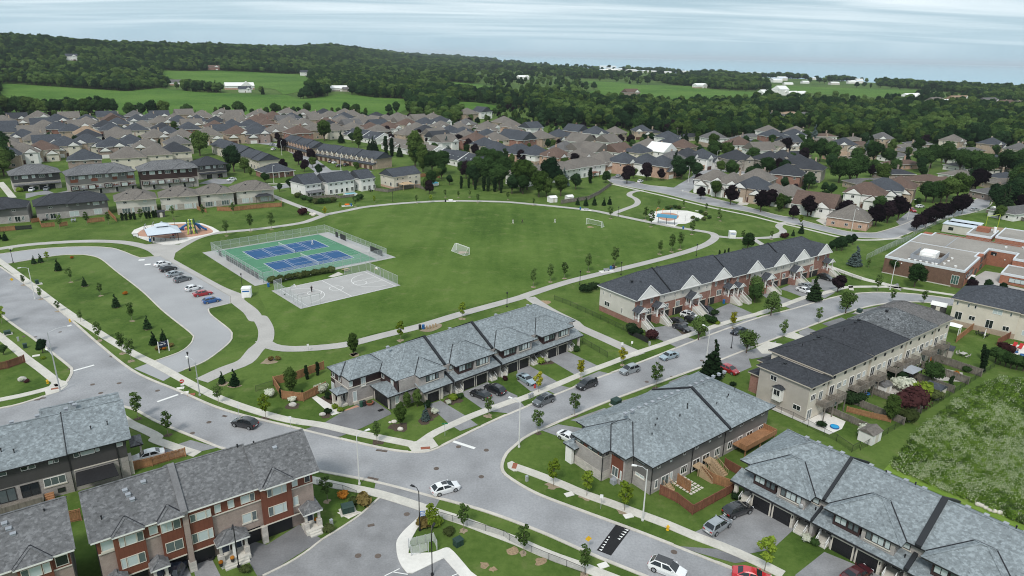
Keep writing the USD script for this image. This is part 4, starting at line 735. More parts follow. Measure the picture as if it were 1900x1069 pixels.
b.wins('S',2.62,6.6,1.1,[(-1.55,0.65,GG,1),(-0.65,1.1,GB,1),(0.2,0.55,GB,1)],FW); b.wins('S',2.9,6.6,1.15,[(1.3,0.75,GB,1),(2.85,0.75,GB,1),(4.55,1.1,GB,1),(5.4,0.6,GG,1),(10.75,0.75,GB,1),(12.4,0.75,GD,1)],FW); b.wins('S',2.62,6.45,1.15,[(7.45,0.6,GG,1),(8.4,1.2,GB,1),(9.3,0.6,GB,1)],FW)
b.wins('S',2.62,3.6,1.4,[(-9.2,0.55,GB,1),(-8.3,1.15,GB,1),(-7.35,0.75,GG,1),(-3.9,1.9,GG,2),(-1.65,0.65,GG,1),(-0.75,1.2,GB,1),(0.15,0.55,GB,1),(7.4,0.65,GG,1),(8.35,1.2,GB,1),(9.15,0.5,GB,1)],FW); b.wins('S',2.95,3.7,1.35,[(4.5,1.15,GB,1),(5.4,0.6,GG,1),(10.7,0.7,GB,1)],FW,TS)
b.part('cornice',BX(-2.0,2.56,2.45,13.1,2.62,2.6).box(-11.4,2.56,2.45,-2.75,2.62,2.6),TS)
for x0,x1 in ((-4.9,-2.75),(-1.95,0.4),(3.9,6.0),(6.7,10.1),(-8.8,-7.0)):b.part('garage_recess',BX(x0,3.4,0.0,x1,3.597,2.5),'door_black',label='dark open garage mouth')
for x in (6.35,):b.wall((x-0.35,2.4,x+0.35,2.94),0,2.5,'stone_pale','pier')
def portico(b,x0,x1,doors,eave=3.15):
    b.roof([(x0,0.95,x1,4.2)],eave,0.5,'roof_grey',TW,name='porch_roof'); b.part('porch_floor',BX(x0+0.2,0.7,0,x1-0.2,2.94,0.6),'concrete'); b.part('steps',BX(x0+0.5,0.1,0,x1-0.5,0.7,0.2).box(x0+0.5,0.4,0.2,x1-0.5,0.7,0.4),'concrete')
    for x in (x0+0.45,x1-0.45):b.part('column',BX(x-0.3,1.15,0,x+0.3,1.75,1.5).box(x-0.16,1.3,1.5,x+0.16,1.6,3.05),'stone_pale')
    for u in doors:b.door('S',2.9,u,0.6,0.95,2.05,'door_navy')
portico(b,0.3,4.2,(1.5,3.0)); portico(b,10.9,13.5,(12.2,)); portico(b,-6.9,-4.8,(-5.9,)); portico(b,-11.3,-9.0,(-10.2,))
b.part('column',BX(2.1,1.3,0.6,2.4,1.6,3.05),TW); b.wall((13.1,4.0,13.15,12),0.2,8.3,'siding_grey','cladding'); b.spout(-11.45,3.5,8.2); b.wall((-11.46,4,-11.4,12.4),0.2,8.3,'siding_grey','cladding')
b.part('gable',MB().add([[-11.42,2.5,8.3],[-11.42,13.2,8.3],[-11.42,7.85,11.6]],[[0,2,1]]),'siding_grey'); b.part('gable',MB().add([[13.12,2.5,8.3],[13.12,12.8,8.3],[13.12,7.5,11.3]],[[0,1,2]]),'siding_grey')
b = Bld('townhouse_row','grey gabled end of a three-storey row cut off by the lower left corner',o5,36)
rust_row(b,-32,-13.9,[(-18.6,-15.6,'P'),(-15.6,-13.9,'T')]); b.roof([(-33,2.35,-13.4,13.4,'gx'),(-18.9,2.05,-15.4,7.0)],8.45,0.62,'roof_grey',TW)
b.wins('S',2.62,6.5,1.3,[(-18.0,0.7,GG,1),(-17.1,1.15,GB,1),(-16.1,0.7,GB,1)],FW); b.win('S',2.9,-14.7,6.6,1.2,1.3,GD,1,FW); b.vents([(-19.0,6.9,11.2),(-18.7,6.3,10.8),(-18.4,5.7,10.4)]); b.pipes([(-15.4,7.0,11.2)]); b.part('gable',MB().add([[-13.88,2.5,8.3],[-13.88,13.2,8.3],[-13.88,7.85,11.6]],[[0,1,2]]),'siding_grey')
b.wall((-13.9,4,-13.84,12.4),0.2,8.3,'siding_grey','cladding')

# ---- red brick row with gables and stairs
b = Bld('townhouse_row','long red brick townhouse row with white gables and high white stairs',(29.0,148.8),35.5)
b.wall((0,0,33.6,12.3),0,6.5,'brick_red'); b.wall((-0.06,0.3,-0.002,12.3),1.4,6.5,'siding_pale','cladding')
b.wall((34.2,-0.6,79.5,11.6),0,6.5,'brick_red'); b.wall((34.14,0.0,34.198,11.6),0.6,6.5,'siding_pale','cladding')
for x0,x1,y in ((7.8,26.6,0),(41.9,71.5,-0.6)):b.wall((x0,y-0.06,x1,y-0.002),4.1,6.5,'siding_pale','cladding')
b.roof([(-0.6,-0.55,34.1,12.9,'hl'),(34.0,-1.15,80.1,12.2,'hr')],6.6,0.62,RSL,FWH)
GX = [3.55,18.05,30.1,43.1,54.7,64.3,75.5]
gr = MB()
for g in GX:
    y = -0.75 if g < 34 else -1.35
    m = hip((g-3.7,y,g+3.7,y+8.5),6.62,0.80,'gy').to_mesh(); v,f = np.array(m.vert_properties[:,:3],float),np.array(m.tri_verts,int)
    G_ = put('gable_roof',v,f,RSL,b.t); put('gable',*MB().gable_wall(g-3.35,g+3.35,y-0.03,6.75,9.35,0.02).arrays(),SW,G_)
    rb = MB()
    for s_ in (-1,1):rb.bar((g+s_*3.8,y-0.06,6.6),(g,y-0.06,9.64),0.10,0.26)
    rb.box(g-3.7,y-0.1,6.5,g+3.7,y-0.0,6.74); rb.build('bargeboard',FWH,G_)
b.firewall(11.2,[(-0.5,6.6),(6.2,10.75),(12.9,6.6)],0.25); b.firewall(57.0,[(-1.1,6.6),(5.5,10.75),(12.2,6.6)],0.25)
b.wins('S',0,4.75,1.2,[(1.7,0.75,GG,2),(5.2,0.8,GG,2),(28.6,0.75,GG,2),(32.2,0.8,GG,2)],TW); b.wins('S',-0.6,4.75,1.2,[(36.6,0.8,GG,2),(40.6,0.8,GG,2),(73.6,0.75,GG,2),(77.4,0.8,GG,2)],TW)
b.wins('S',-0.06,4.9,1.0,[(9.4,0.6,GD,2),(13.2,0.6,GD,2),(16.0,0.6,GG,2),(18.9,0.7,GD,2),(22.0,0.6,GD,2),(24.9,0.6,GD,2)],TW); b.wins('S',-0.66,4.9,1.0,[(43.6,0.7,GD,2),(46.6,0.65,GD,2),(49.8,0.6,GG,2),(53.2,0.65,GG,2),(56.4,0.6,GD,2),(59.8,0.65,GG,2),(63.0,0.65,GD,2),(66.4,0.65,GG,2),(69.6,0.6,GD,2)],TW)
b.wins('S',0,2.05,1.5,[(4.4,1.9,GG,3),(10.6,1.2,GG,2),(14.6,1.4,GG,3),(22.9,1.2,GG,2),(30.2,1.9,GG,3)],TW,TS); b.wins('S',-0.6,2.05,1.5,[(38.6,1.9,GG,3),(44.4,1.3,GG,2),(52.5,1.2,GG,2),(57.4,1.3,GG,2),(66.0,1.2,GG,2),(71.0,1.9,GG,3)],TW,TS)
b.wins('W',-0.06,4.6,0.9,[(-10.9,0.35,GG,1),(-8.6,0.4,GG,1)],TW); b.win('W',-0.06,-9.5,2.0,1.8,1.2,GD,3,TW); b.win('W',-0.06,-4.3,1.9,0.4,1.3,GD,1,TW)
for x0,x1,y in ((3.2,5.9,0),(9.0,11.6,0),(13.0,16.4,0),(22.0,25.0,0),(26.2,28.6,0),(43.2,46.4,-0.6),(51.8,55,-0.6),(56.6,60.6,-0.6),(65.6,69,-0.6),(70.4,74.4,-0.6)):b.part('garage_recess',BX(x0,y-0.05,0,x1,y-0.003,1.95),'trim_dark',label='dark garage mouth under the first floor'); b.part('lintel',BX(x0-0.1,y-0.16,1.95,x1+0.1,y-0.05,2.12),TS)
for k,(x,y,wide) in enumerate(((0.6,0,2.6),(6.8,0,2.6),(18.9,0,3.4),(33.0,0,2.4),(36.0,-0.6,2.2),(48.3,-0.6,3.6),(61.6,-0.6,3.6),(77.6,-0.6,2.6))):
    b.part('porch_floor',BX(x-wide/2,y-1.9,0,x+wide/2,y-0.07,1.7),'brick_red'); 
    m = hip((x-wide/2-0.3,y-2.3,x+wide/2+0.3,y+0.2),3.95,0.75,'gy').to_mesh(); R_ = put('porch_roof',np.array(m.vert_properties[:,:3],float),np.array(m.tri_verts,int),RSL,b.t)
    put('gable',*MB().gable_wall(x-wide/2+0.05,x+wide/2-0.05,y-2.33,4.02,3.95+(wide/2+0.05)*0.72,0.02).arrays(),SW,R_)
    rb = MB()
    for s_ in (-1,1):rb.bar((x+s_*(wide/2+0.3),y-2.34,3.95),(x,y-2.34,3.97+(wide/2+0.3)*0.75),0.08,0.16)
    rb.build('bargeboard',FWH,R_)
    for s_ in (-1,1):b.part('column',BX(x+s_*(wide/2-0.15)-0.12,y-1.85,1.7,x+s_*(wide/2-0.15)+0.12,y-1.61,3.95),TW)
    for u in ([x] if wide<3 else [x-0.8,x+0.8]):b.door('S',y-0.06,u,1.7,0.95,2.05,'door_white')
    rl = MB(); zt = 2.65
    rl.box(x-wide/2,y-1.9,zt-0.06,x-0.9 if wide<3 else x-1.5,y-1.84,zt); rl.box(x-wide/2,y-1.84,zt-0.06,x-wide/2+0.06,y-0.1,zt); rl.box(x+wide/2-0.06,y-1.84,zt-0.06,x+wide/2,y-0.1,zt)
    for i in range(7):yy = y - 1.8 + i * 0.28; rl.box(x-wide/2+0.01,yy,1.7,x-wide/2+0.05,yy+0.03,zt-0.06); rl.box(x+wide/2-0.05,yy,1.7,x+wide/2-0.01,yy+0.03,zt-0.06)
    b.part('railing',rl,WM); sw = 1.3 if wide < 3 else 2.6; b.stairs(x-sw/2+0.3,x+sw/2+0.3,y-1.92,1.7,9,0.33)
for x,y in ((7.85,-0.12),(13.6,-0.12),(26.6,-0.12),(41.9,-0.72),(55.6,-0.72),(71.4,-0.72)):b.spout(x,y,6.3,0.2,TS)
b.vents([(2.6,4.4,9.4),(4.6,3.6,9.0),(-0.2+14,6.9,10.4),(47,6.2,10.4)],mat='flashing')
for x in range(4,78,7):b.win('N',12.3 if x<34 else 11.6,-x,4.4,1.3,1.1,GG,2,TW); b.win('N',12.3 if x<34 else 11.6,-x,1.4,1.8,2.0,GD,2,TW)

# ---- cream rows: backs with balconies on the right
b = Bld('townhouse_row','cream townhouse row with stepped dark hip roofs and back balconies above fenced gardens',(51.9,105.7),36)
for (x0,x1,d,mat) in ((0,5.6,10.0,'siding_taupe'),(6.3,19.6,12.0,'siding_cream'),(20.5,33.5,12.0,'siding_cream'),(34.3,45.9,12.0,'siding_cream'),(46.6,53.0,12.0,'siding_cream')):b.wall((x0,0,x1,d),0,6.72 if x0<1 else 7.42+(x0-6)*.018,mat)
b.wall((-0.04,0.1,-0.002,10.0),0,6.7,'siding_taupe','cladding'); b.wall((0.0,-0.05,5.6,-0.002),0,6.7,'siding_cream','cladding')
for x0,x1 in ((5.6,6.3),(19.6,20.5),(33.5,34.3),(45.9,46.6)):b.wall((x0,1.2,x1,10),0,7.1,'siding_taupe')
for r,m,e,p_ in (((-0.5,-0.55,6.4,10.6),'roof_dark',6.8,.42),((5.85,-0.55,20.1,12.6),'roof_dark',7.5,.5),((19.9,-0.55,34.0,12.6),'roof_dark',7.75,.5),((33.75,-0.55,46.4,12.6),'roof_stripe',7.95,.5),((46.15,-0.55,53.6,12.6),'roof_midgrey',8.15,.5)):b.roof([r],e,p_,m,'fascia_tan')
b.roof([(1.2,9.5,5.4,13.2)],4.0,0.5,'roof_dark','fascia_tan',name='porch_roof'); b.wall((1.6,10.0,5.0,12.8),0,3.95,'brick_red','porch_wall')
for x0,x1 in ((8,18),(22,32),(36,45)):b.roof([(x0,11.5,x1,16.0)],3.6,0.5,'roof_dark','fascia_tan',name='garage_roof'); b.wall((x0+.4,12.0,x1-.4,15.6),0,3.5,'brick_red','garage')
for x,y,z in ((2.2,6.6,7.9),(11.6,7.0,10.2),(13.2,7.2,10.3),(26.0,7.0,10.6),(27.6,7.2,10.7),(38.5,7.0,10.5),(40,7,10.5),(43,6.6,9.6)):b.vents([(x,y,z)],mat='flashing')
b.pipes([(8.6,7.5,9.7),(10.5,4.0,9.2),(24,4.5,9.4),(36.5,5.5,9.3),(22.8,7.4,9.6)])
b.wins('W',-0.04,5.0,1.0,[(-7.0,1.3,GD,2)],TW); b.win('W',-0.04,-1.8,1.4,1.5,1.0,GD,2,TW)
bw = BX(-0.95,4.6,1.9,-0.045,6.3,4.3); W_ = b.part('bay',bw,TW); b.roof([(-1.15,4.4,0.6,6.5)],4.35,0.5,'roof_dark',name='bay_roof',band=False); b.win('W',-0.95,-5.45,2.9,1.3,1.2,GD,2,TW)
b.win('S',-0.05,0.9,0.2,1.4,1.9,GG,2,TW,name='patio_door'); b.win('S',-0.05,1.3,3.7,1.5,1.2,GD,3,TW); b.win('S',-0.05,3.7,3.0,1.2,1.9,GG,2,TW,name='balcony_door')
for x0 in (6.3,13.0,20.5,27.0,34.3,40.1,46.6):
    b.win('S',0,x0+1.0,3.0,1.5,1.95,GD,2,TW,name='balcony_door'); b.win('S',0,x0+3.4,3.7,1.4,1.15,GG,3,TW); b.win('S',0,x0+5.3,3.7,1.0,1.15,GB,2,TW); b.win('S',0,x0+3.2,0.2,1.6,1.9,GG,2,TW,name='patio_door'); b.win('S',0,x0+1.3,6.2,0.7,0.6,GD,1); b.win('S',0,x0+4.9,6.2,0.7,0.6,GD,1)
b.win('S',-0.05,1.2,5.8,0.7,0.6,GD,1); b.win('S',-0.05,4.2,5.8,0.7,0.6,GD,1)
for x0,x1 in ((2.5,5.5),(6.5,9.3),(13.2,16.0),(16.6,19.4),(20.7,23.5),(27.4,30.2),(31,33.4),(34.5,37.2),(41.5,44.5),(47.5,50.2)):
    D_ = b.part('balcony',BX(x0,-2.0,2.6,x1,-0.06,2.75).box(x0+0.05,-1.95,0,x0+0.2,-1.8,2.6).box(x1-0.2,-1.95,0,x1-0.05,-1.8,2.6),'wood_old')
    rl = BX(x0,-2.0,3.6,x1,-1.93,3.68).box(x0,-1.93,3.6,x0+0.07,-0.1,3.68).box(x1-0.07,-1.93,3.6,x1,-0.1,3.68)
    n = int((x1-x0)/0.16)
    for k in range(n):xx = x0 + 0.04 + k * (x1-x0-0.1) / n; rl.box(xx,-1.99,2.75,xx+0.09,-1.95,3.6)
    for k in range(11):yy = -1.9 + k * 0.16; rl.box(x0+0.01,yy,2.75,x0+0.05,yy+0.09,3.6); rl.box(x1-0.05,yy,2.75,x1-0.01,yy+0.09,3.6)
    rl.build('railing','wood_old',D_)
b = Bld('townhouse_row','cream townhouse block with dark roof and brick base at the right edge',in_frame((98.7,141.7),-15,[(4.2,14.2)])[0],-44)
b.wall((0,0,13.2,12),0,1.3,'brick_tan'); b.wall((0,0,13.2,12),1.3,6.6,'siding_cream'); b.wall((13.2,0.3,27,12),0,6.5,'siding_cream'); b.roof([(-0.6,-0.6,13.3,12.6,'hl'),(13.3,-0.4,28,12.4,'gx',6.5)],6.7,0.52,RSL,'fascia_tan')
b.wins('S',0,5.2,0.9,[(0.9,0.45,GG,1),(3.2,0.45,GG,1),(4.6,0.45,GD,1),(11.6,0.45,GG,1)],TW); b.win('S',0,9.0,5.0,1.9,1.2,GB,2,TW); b.win('S',0,1.6,1.6,1.5,2.0,GD,2,TW,name='patio_door'); b.win('S',0,4.4,2.2,1.3,1.1,GD,2,TW); b.win('S',0,8.0,1.3,1.5,2.0,GD,2,TW,name='patio_door'); b.win('S',0,11.3,1.6,1.3,1.1,GD,2,TW); b.win('S',0.3,15.0,1.4,1.3,1.2,GB,2,TW); b.win('S',0.3,15.4,4.6,0.5,0.8,GG,1,TW); b.vents([(6,7.2,9.6),(9,7.2,9.6),(11,7.2,9.6)],mat='flashing')

# ---- school
b = Bld('school','flat-roofed red brick school with a grey rooftop plant screen and inner yard',(111.4,195.8),-43)
b.wall((0,0,20.6,2.0),0,5.0,'brick_schoolbrown'); b.wall((0,2.0,20.6,45),0,5.0,'brick_school'); b.wall((-0.04,0.02,-0.002,44.9),0,4.95,'brick_schoolbrown','cladding'); b.wall((20.6,34.2,28.0,45),0,5.0,'brick_school'); b.wall((28.0,26.0,60,60),0,5.0,'brick_school'); b.wall((27.2,14.5,60,26.0),0,2.9,'brick_school')
def deck(poly,z,mat='flat_roof'):
    g = Polygon(poly); b.part('flat_roof',MB().sheet(g.buffer(-0.35),z+0.03),mat); b.part('parapet',MB().prism(g.buffer(0.06,join_style='mitre').difference(g.buffer(-0.35,join_style='mitre')),z-0.35,z+0.3),'parapet')
deck([(0,0),(20.6,0),(20.6,20),(19.4,20),(19.4,26),(20.6,26),(20.6,34.2),(28,34.2),(28,26),(60,26),(60,60),(28,60),(28,45),(3,45),(3,40),(0,40)],5.0)
deck([(27.2,14.5),(60,14.5),(60,25.95),(27.2,25.95)],2.9)
b.part('roof_joint',BX(0.5,25.6,5.04,19.2,25.9,5.16),'parapet'); b.part('roof_joint',BX(9.9,26.2,5.03,10.15,44.6,5.06),'metal_grey'); b.part('roof_joint',BX(3.5,44.6,5.03,27.5,44.9,5.3),'brick_school')
for r,z in (((12,45.2,19,58),6.4),((20,45.2,45,62),6.9)):b.wall(r,4.9,z,'brick_school'); deck([(r[0],r[1]),(r[2],r[1]),(r[2],r[3]),(r[0],r[3])],z)
sc_ = MB(); H0,H1 = 5.1,6.6
for z in np.arange(H0,H1,0.3):sc_.box(5.9,2.6,z,13.6,2.72,z+0.22); sc_.box(5.9,2.72,z,6.02,14.0,z+0.22); sc_.box(13.48,2.72,z,13.6,14.0,z+0.22)
for x in np.arange(6.0,13.6,1.25):sc_.box(x,2.72,H0,x+0.08,2.85,H1)
for y in np.arange(3.5,14,1.5):sc_.box(6.02,y,H0,6.12,y+0.08,H1); sc_.box(13.38,y,H0,13.48,y+0.08,H1)
b.part('plant_screen',sc_,'metal_grey'); b.part('roof_unit',BX(7.4,6.6,5.05,11.6,11.4,6.9).box(8.2,5.6,5.05,10.8,6.6,6.3).box(8.0,7.4,6.9,11,10.6,7.15),'canvas_white'); b.part('duct',BX(9.6,11.4,5.05,12.8,13.6,5.9),'mulch')
for x,y in ((6.0,1.6),(7.6,1.6),(9,1.6),(10.6,1.6),(12.2,1.6),(13.0,1.9),(14.6,4),(14.8,8),(14.9,12),(17.6,3.2),(24,40),(33,34),(36,36),(38,33)):b.part('roof_curb',MB().cyl(x,y,5.02,5.32,0.32,8).cyl(x,y,5.32,5.42,0.4,8),'canvas_white')
b.part('roof_pipe',MB().cyl(28.4,42.5,5.0,6.8,0.2,8),'canvas_white'); b.part('chimney',MB().cyl(18.3,54,6.4,8.4,0.45,10),'canvas_white'); b.part('roof_cabin',BX(13.4,52,6.4,17.0,55.5,7.9),'brick_school')
b.win('S',0,18.7,0.9,1.9,2.6,'glass_green',3,TW); b.win('E',20.6,4.5,2.0,2.6,1.7,GD,3); b.win('E',20.6,9.5,1.8,5.5,2.0,GD,4); b.win('E',20.6,17.5,0.5,3,1.6,GG,3); b.win('E',20.6,24.0,2.9,3.0,1.5,GG,3); b.win('E',20.6,29.0,2.9,3.4,1.5,GD,3); b.win('E',20.6,25.0,0.5,3.5,1.6,GG,3); b.part('canopy',BX(20.61,7.0,1.2,21.6,12.5,1.45),'canvas_white')
b.win('S',14.5,31.5,0.8,4.2,1.3,GB,3); b.win('S',14.5,38,0.8,4.2,1.3,GB,3); b.win('S',26.0,33,3.2,4,1.4,GB,3); b.win('S',26.0,40,3.2,4,1.4,GB,3); b.part('wall_light',BX(22,34.0,3.3,22.3,34.19,3.6).box(25,34.0,2.4,25.3,34.19,2.7).box(4.5,-0.15,3.8,4.8,-0.003,4.1),'canvas_white'); b.win('S',34.2,22.0,3.3,1.5,1.0,GD,2)
b.part('plinth',BX(-0.1,-0.1,0,18,-0.003,0.25),'concrete')

# ---- middle distance rows on the left
def simple_row(name,label,o,ang,x0,x1,d,h,wall,roofs,roofmat,pitch=0.5,base=None,wins=(),n=None,eave=None,fascia='fascia_dark',frame=TW):
    b = Bld(name,label,o,ang); b.wall((x0,0,x1,d),base[0] if base else 0,h,wall)
    if base:b.wall((x0,-0.02,x1,d+0.02),0,base[0],base[1])
    b.roof(roofs,eave or h+0.05,pitch,roofmat,fascia); return b
o_ = P('l 0,980')[0]
b = simple_row('townhouse_row','charcoal townhouse row at the left edge backing onto the park lawn',(-181.2,232.6),29,-14,9.0,11,5.4,'siding_grey',[(-15,-0.6,8.9,11.6),(-15,-1.6,3.0,6)],'roof_dark',base=(2.5,'brick_grey'))
for u,w,z,h,p in ((5.6,1.7,0.3,2.0,GD),(3.4,.8,.5,1.8,GG),(7.2,.8,.6,1.7,GG),(5.0,1.1,4.2,.7,GD)):b.win('S',-0.02 if z<2 else 0,u,z,w,h,p,2,TW)
b = simple_row('townhouse_row','charcoal townhouse pair with a long dark roof backing onto the park lawn',(-171.4,238.4),36,0,22.6,11,5.4,'siding_grey',[(-0.6,-0.6,23.2,11.6),(9,-1.3,23.2,9)],'roof_dark',base=(2.5,'brick_grey'))
for u,w,z,h,p in ((3,.8,.5,1.8,GG),(4.8,1.8,.3,2.0,GD),(6.6,.8,.5,1.8,GG),(11.4,3.0,.4,2.0,GB),(19,2.6,.4,2.0,GB),(4.4,1.2,4.1,.8,GD),(9.6,.6,4.1,.9,GD),(13,.7,4.1,.8,GG),(16.4,.7,4.1,.8,GB),(18.8,2.0,3.8,1.2,GB),(21.2,.8,4.2,1.0,GB)):b.win('S',-0.02 if z<2 else 0,u,z,w,h,p,2,TW)
for k,(ox,oy,A_,L_,rf,lab,st) in enumerate(((-149.0,250.0,31,13.4,'roof_taupe','pale grey taupe-roofed house pair just behind the black cedar hedge',2),(-136.2,257.6,28,13.2,'roof_taupe','pale grey taupe-roofed house pair behind the little garden shed',2),(-123.6,264.4,36,12.4,'roof_taupe','pale grey taupe-roofed house pair left of the patio gazebo',2),(-112.6,272.4,34,14.8,'roof_taupe','pale grey taupe-roofed house beside the black patio gazebo',2))):
    b = simple_row('house',lab,(ox,oy),A_,0,L_,11,5.4,'siding_pale',[(-0.6,-0.6,L_+0.6,11.6),(L_*0.45,-1.3,L_+0.6,8.5)],rf,base=(2.4,'stone_grey'),fascia='fascia_tan'); b.t.SetCustomDataByKey('category','house')
    for u in (L_*0.22,L_*0.72):b.win('S',0,u,4.0,1.3,.9,GD if u<L_/2 else GB,2,TW); b.win('S',-0.02,u,0.4,2.8,1.9,GB if k % 2 else GG,3,TW); b.win('S',-0.02,u+2.3,.4,.8,1.9,GB,1,TW)
    b.vents([(L_*.3,3,7.2),(L_*.7,3.2,7.3)],mat='flashing')
def lane_row(label,o,ang,L_,h,wall,low,roofmat,garages=(),d=12):
    b = Bld('townhouse_row',label,o,ang); b.wall((0,0,L_,d),0,h*0.52,low); b.wall((0,-0.03,L_,d),h*0.52,h,wall); b.roof([(-0.8,-0.8,L_+0.8,d+0.8),(L_*.55,-1.4,L_-2,d*.6)],h+.05,0.5,roofmat)
    for k,u in enumerate(np.arange(1.6,L_-1,3.1)):
        b.win('S',-0.03,u,h-1.75,2.2 if k % 2 else 1.2,1.35,GB if k % 3 else GG,3 if k % 2 else 1,TW)
        if h > 7.5:
            b.win('S',0,u,h*0.5-1.7,2.2 if k % 2 == 0 else .9,1.45,GB if k % 2 else GD,3 if k % 2 == 0 else 1,TW)
            if k % 2 == 0:b.wall((u-1.5,-.55,u+1.5,-.032),h*.5-1.95,h*.5-.05,'panel_plum','bay'); b.win('S',-.55,u,h*.5-1.65,2.2,1.35,GB if k % 4 else GG,3,TW)
            else:b.door('S',0,u,.3,1.0,2.0,'door_black',False); b.roof([(u-1.5,-1.6,u+1.5,.8)],2.75,.4,roofmat,name='porch_roof',band=False)
    b.part('cornice',BX(0,-.07,h*.52-.1,L_,-.035,h*.52+.05),TS)
    for u in garages:b.garage('S',0,u,2.6,2.1,'door_black')
    if h < 7.5:b.shed(0.2,L_-.2,-1.2,2.7,0,3.2,roofmat)
    return b
lane_row('grey modern row with two car ports at the far left, white car parked in front',(-215.0,288.6),39,17.5,7.0,'siding_charcoal','stone_pale','roof_grey',(4.5,10.5,13.8))
b = lane_row('three-storey grey stone row with rust bays behind the left townhouses',(-185.9,281.6),39.5,24.7,8.6,'siding_grey','brick_grey','roof_grey')
for x0,x1 in ((.4,3.2),(8,10.4),(16,17.8),(21.5,24)):b.wall((x0,-.07,x1,-.031),5.6,7.0,'panel_rust','panel'); b.wall((x0,-.07,x1,-.001),2.9,3.7,'panel_rust','panel')
lane_row('dark brick three-storey row left of the parked white van court',(-164.0,296.8),33,23.0,8.6,'panel_plum','brick_grey','roof_grey')
lane_row('black modern row at the end of the parked car court',(-152.0,326.0),42,13.4,6.6,'siding_charcoal','brick_grey','roof_dark',(5,10))
# white and cream houses north of the park
for k,(o,ang,L_,d,wall,lab) in enumerate((((-89.6,288.8),47,7.8,12,SW,'white two-storey house with a rear verandah, leftmost of the white trio'),((-81.4,294.6),46,13.4,11,SW,'long white two-storey house, middle of the white trio'),((-69.0,305.0),46,7.0,11,SW,'narrow white house with a bay window, rightmost of the white trio'))):
    b = Bld('house',lab,o,ang,'house'); b.wall((0,0,L_,d),0,5.6,wall); b.roof([(-0.4,-0.5,L_+0.4,d+0.5,'gx')],5.6,0.55,RSL,FWH); b.part('gable',MB().add([[-0.02,-0.1,5.55],[-0.02,d+.1,5.55],[-0.02,d/2,5.5+.52*d/2]],[[0,2,1]]),wall); b.part('gable',MB().add([[L_+.02,-0.1,5.55],[L_+.02,d+.1,5.55],[L_+.02,d/2,5.5+.52*d/2]],[[0,1,2]]),wall)
    for u in np.arange(1.5,L_,2.7):b.win('S',0,u,4.0,1.1,.9,GD,2,TW); b.win('S',0,u,.5,1.3,1.8,GD,2,TW)
    b.win('W',0,-d*.5,3.6,.6,1.0,GG,1,TW); b.win('W',0,-d*.35,.8,1.1,1.7,GD,2,TW)
    if k == 0:b.shed(.2,7.6,-3.2,2.2,-.02,2.8,'roof_grey',name='verandah_roof'); [b.part('verandah_post',BX(x,-3,0,x+.15,-2.85,2.1),TW) for x in (.4,3.8,7.2)]
b = Bld('house','cream gabled house pair with brick base behind the wooden pergola',P('n 1455,765')[0],44,'house'); b.wall((0,0,15,11),0,5.8,'siding_cream'); b.wall((-0.04,-.04,15,11),0,1.0,'brick_pink','plinth'); b.roof([(-.5,-.6,7.2,11.6,'gx'),(7.2,0,15.6,11.6,'gx',6.0)],5.8,.5,RSL,'fascia_tan'); b.part('gable',MB().add([[-.02,-.1,5.75],[-.02,11.1,5.75],[-.02,5.5,8.6]],[[0,2,1]]),'siding_cream')
for u in (2,5,9,12.5):b.win('S',0,u,4.2,.8,.8,GD,1,TW); b.win('S',0,u,1.2,1.5,1.8,GD,2,TW)
b.win('W',-.04,-2.5,1.3,1.4,1.7,GD,2,TW); b.win('W',-.04,-7,1.8,.9,.9,GD,1,TW); b.win('W',-.04,-8,4.3,.9,.9,GD,1,TW)
# long slate rows that run away from the park
def away_row(label,p0,p1,d,h,wall,n,roofmat,dormer):
    (x0,y0),(x1,y1) = p0,p1; L_ = math.hypot(x1-x0,y1-y0); ang = math.degrees(math.atan2(y1-y0,x1-x0)); b = Bld('townhouse_row',label,p0,ang); b.wall((0,0,L_,d),0,h,wall); u = L_ / n
    b.roof([(k*u-(.5 if k == 0 else 0),-.7,(k+1)*u+(.5 if k == n-1 else 0),d+.7,'hl' if k == 0 and False else 'gx',h+.05+(.25 if k % 2 else 0)) for k in range(n)],h,.52,roofmat,'fascia_tan')
    b.part('gable',MB().add([[-.02,-.1,h],[-.02,d+.1,h],[-.02,d/2,h+.5*d/2]],[[0,2,1]]),wall); b.part('gable',MB().add([[L_+.02,-.1,h],[L_+.02,d+.1,h],[L_+.02,d/2,h+.5*d/2]],[[0,1,2]]),wall)
    for k in range(2*n):
        uu = (k+.5) * u / 2
        if dormer:put('gable_roof',*(lambda m:(np.array(m.vert_properties[:,:3],float),np.array(m.tri_verts,int)))(hip((uu-1.1,-1.0,uu+1.1,3),h+.1,1.0,'gy').to_mesh()),roofmat,b.t); b.part('gable',MB().gable_wall(uu-.95,uu+.95,-1.03,h-.6,h+1.0,.05).box(uu-.95,-1.0,h-1.8,uu+.95,-.02,h+.05),'brick_pink' if dormer == 2 else 'siding_cream')
        b.win('S',-1.0 if dormer else 0,uu,h-1.5,.8,1.1,GD,1,TW); b.win('S',0,uu+u/4,h-1.6,.7,.9,GD,1,TW)
        if dormer:b.garage('S',-2.2,uu,2.3,2.0,'door_brown',None)
    if dormer:b.wall((.3,-2.2,L_-.3,0),0,2.6,'brick_tan','garage'); b.shed(0,L_,-2.6,2.7,-.02,3.6,roofmat)
    else:
        for k in range(2*n):b.win('S',0,(k+.5)*u/2,.4,1.4,1.9,GD,2,TW)
    return b
away_row('beige row with pink brick dormers along the left of the cul-de-sac street',P('n 170,290')[0],P('n 500,385')[0],11,5.2,'brick_tan',5,RSL,2)
away_row('long slate-roofed row with cream dormers and parked cars facing the inner street',P('n 560,410')[0],P('n 1250,530')[0],11,5.2,'brick_tan',6,RSL,1)
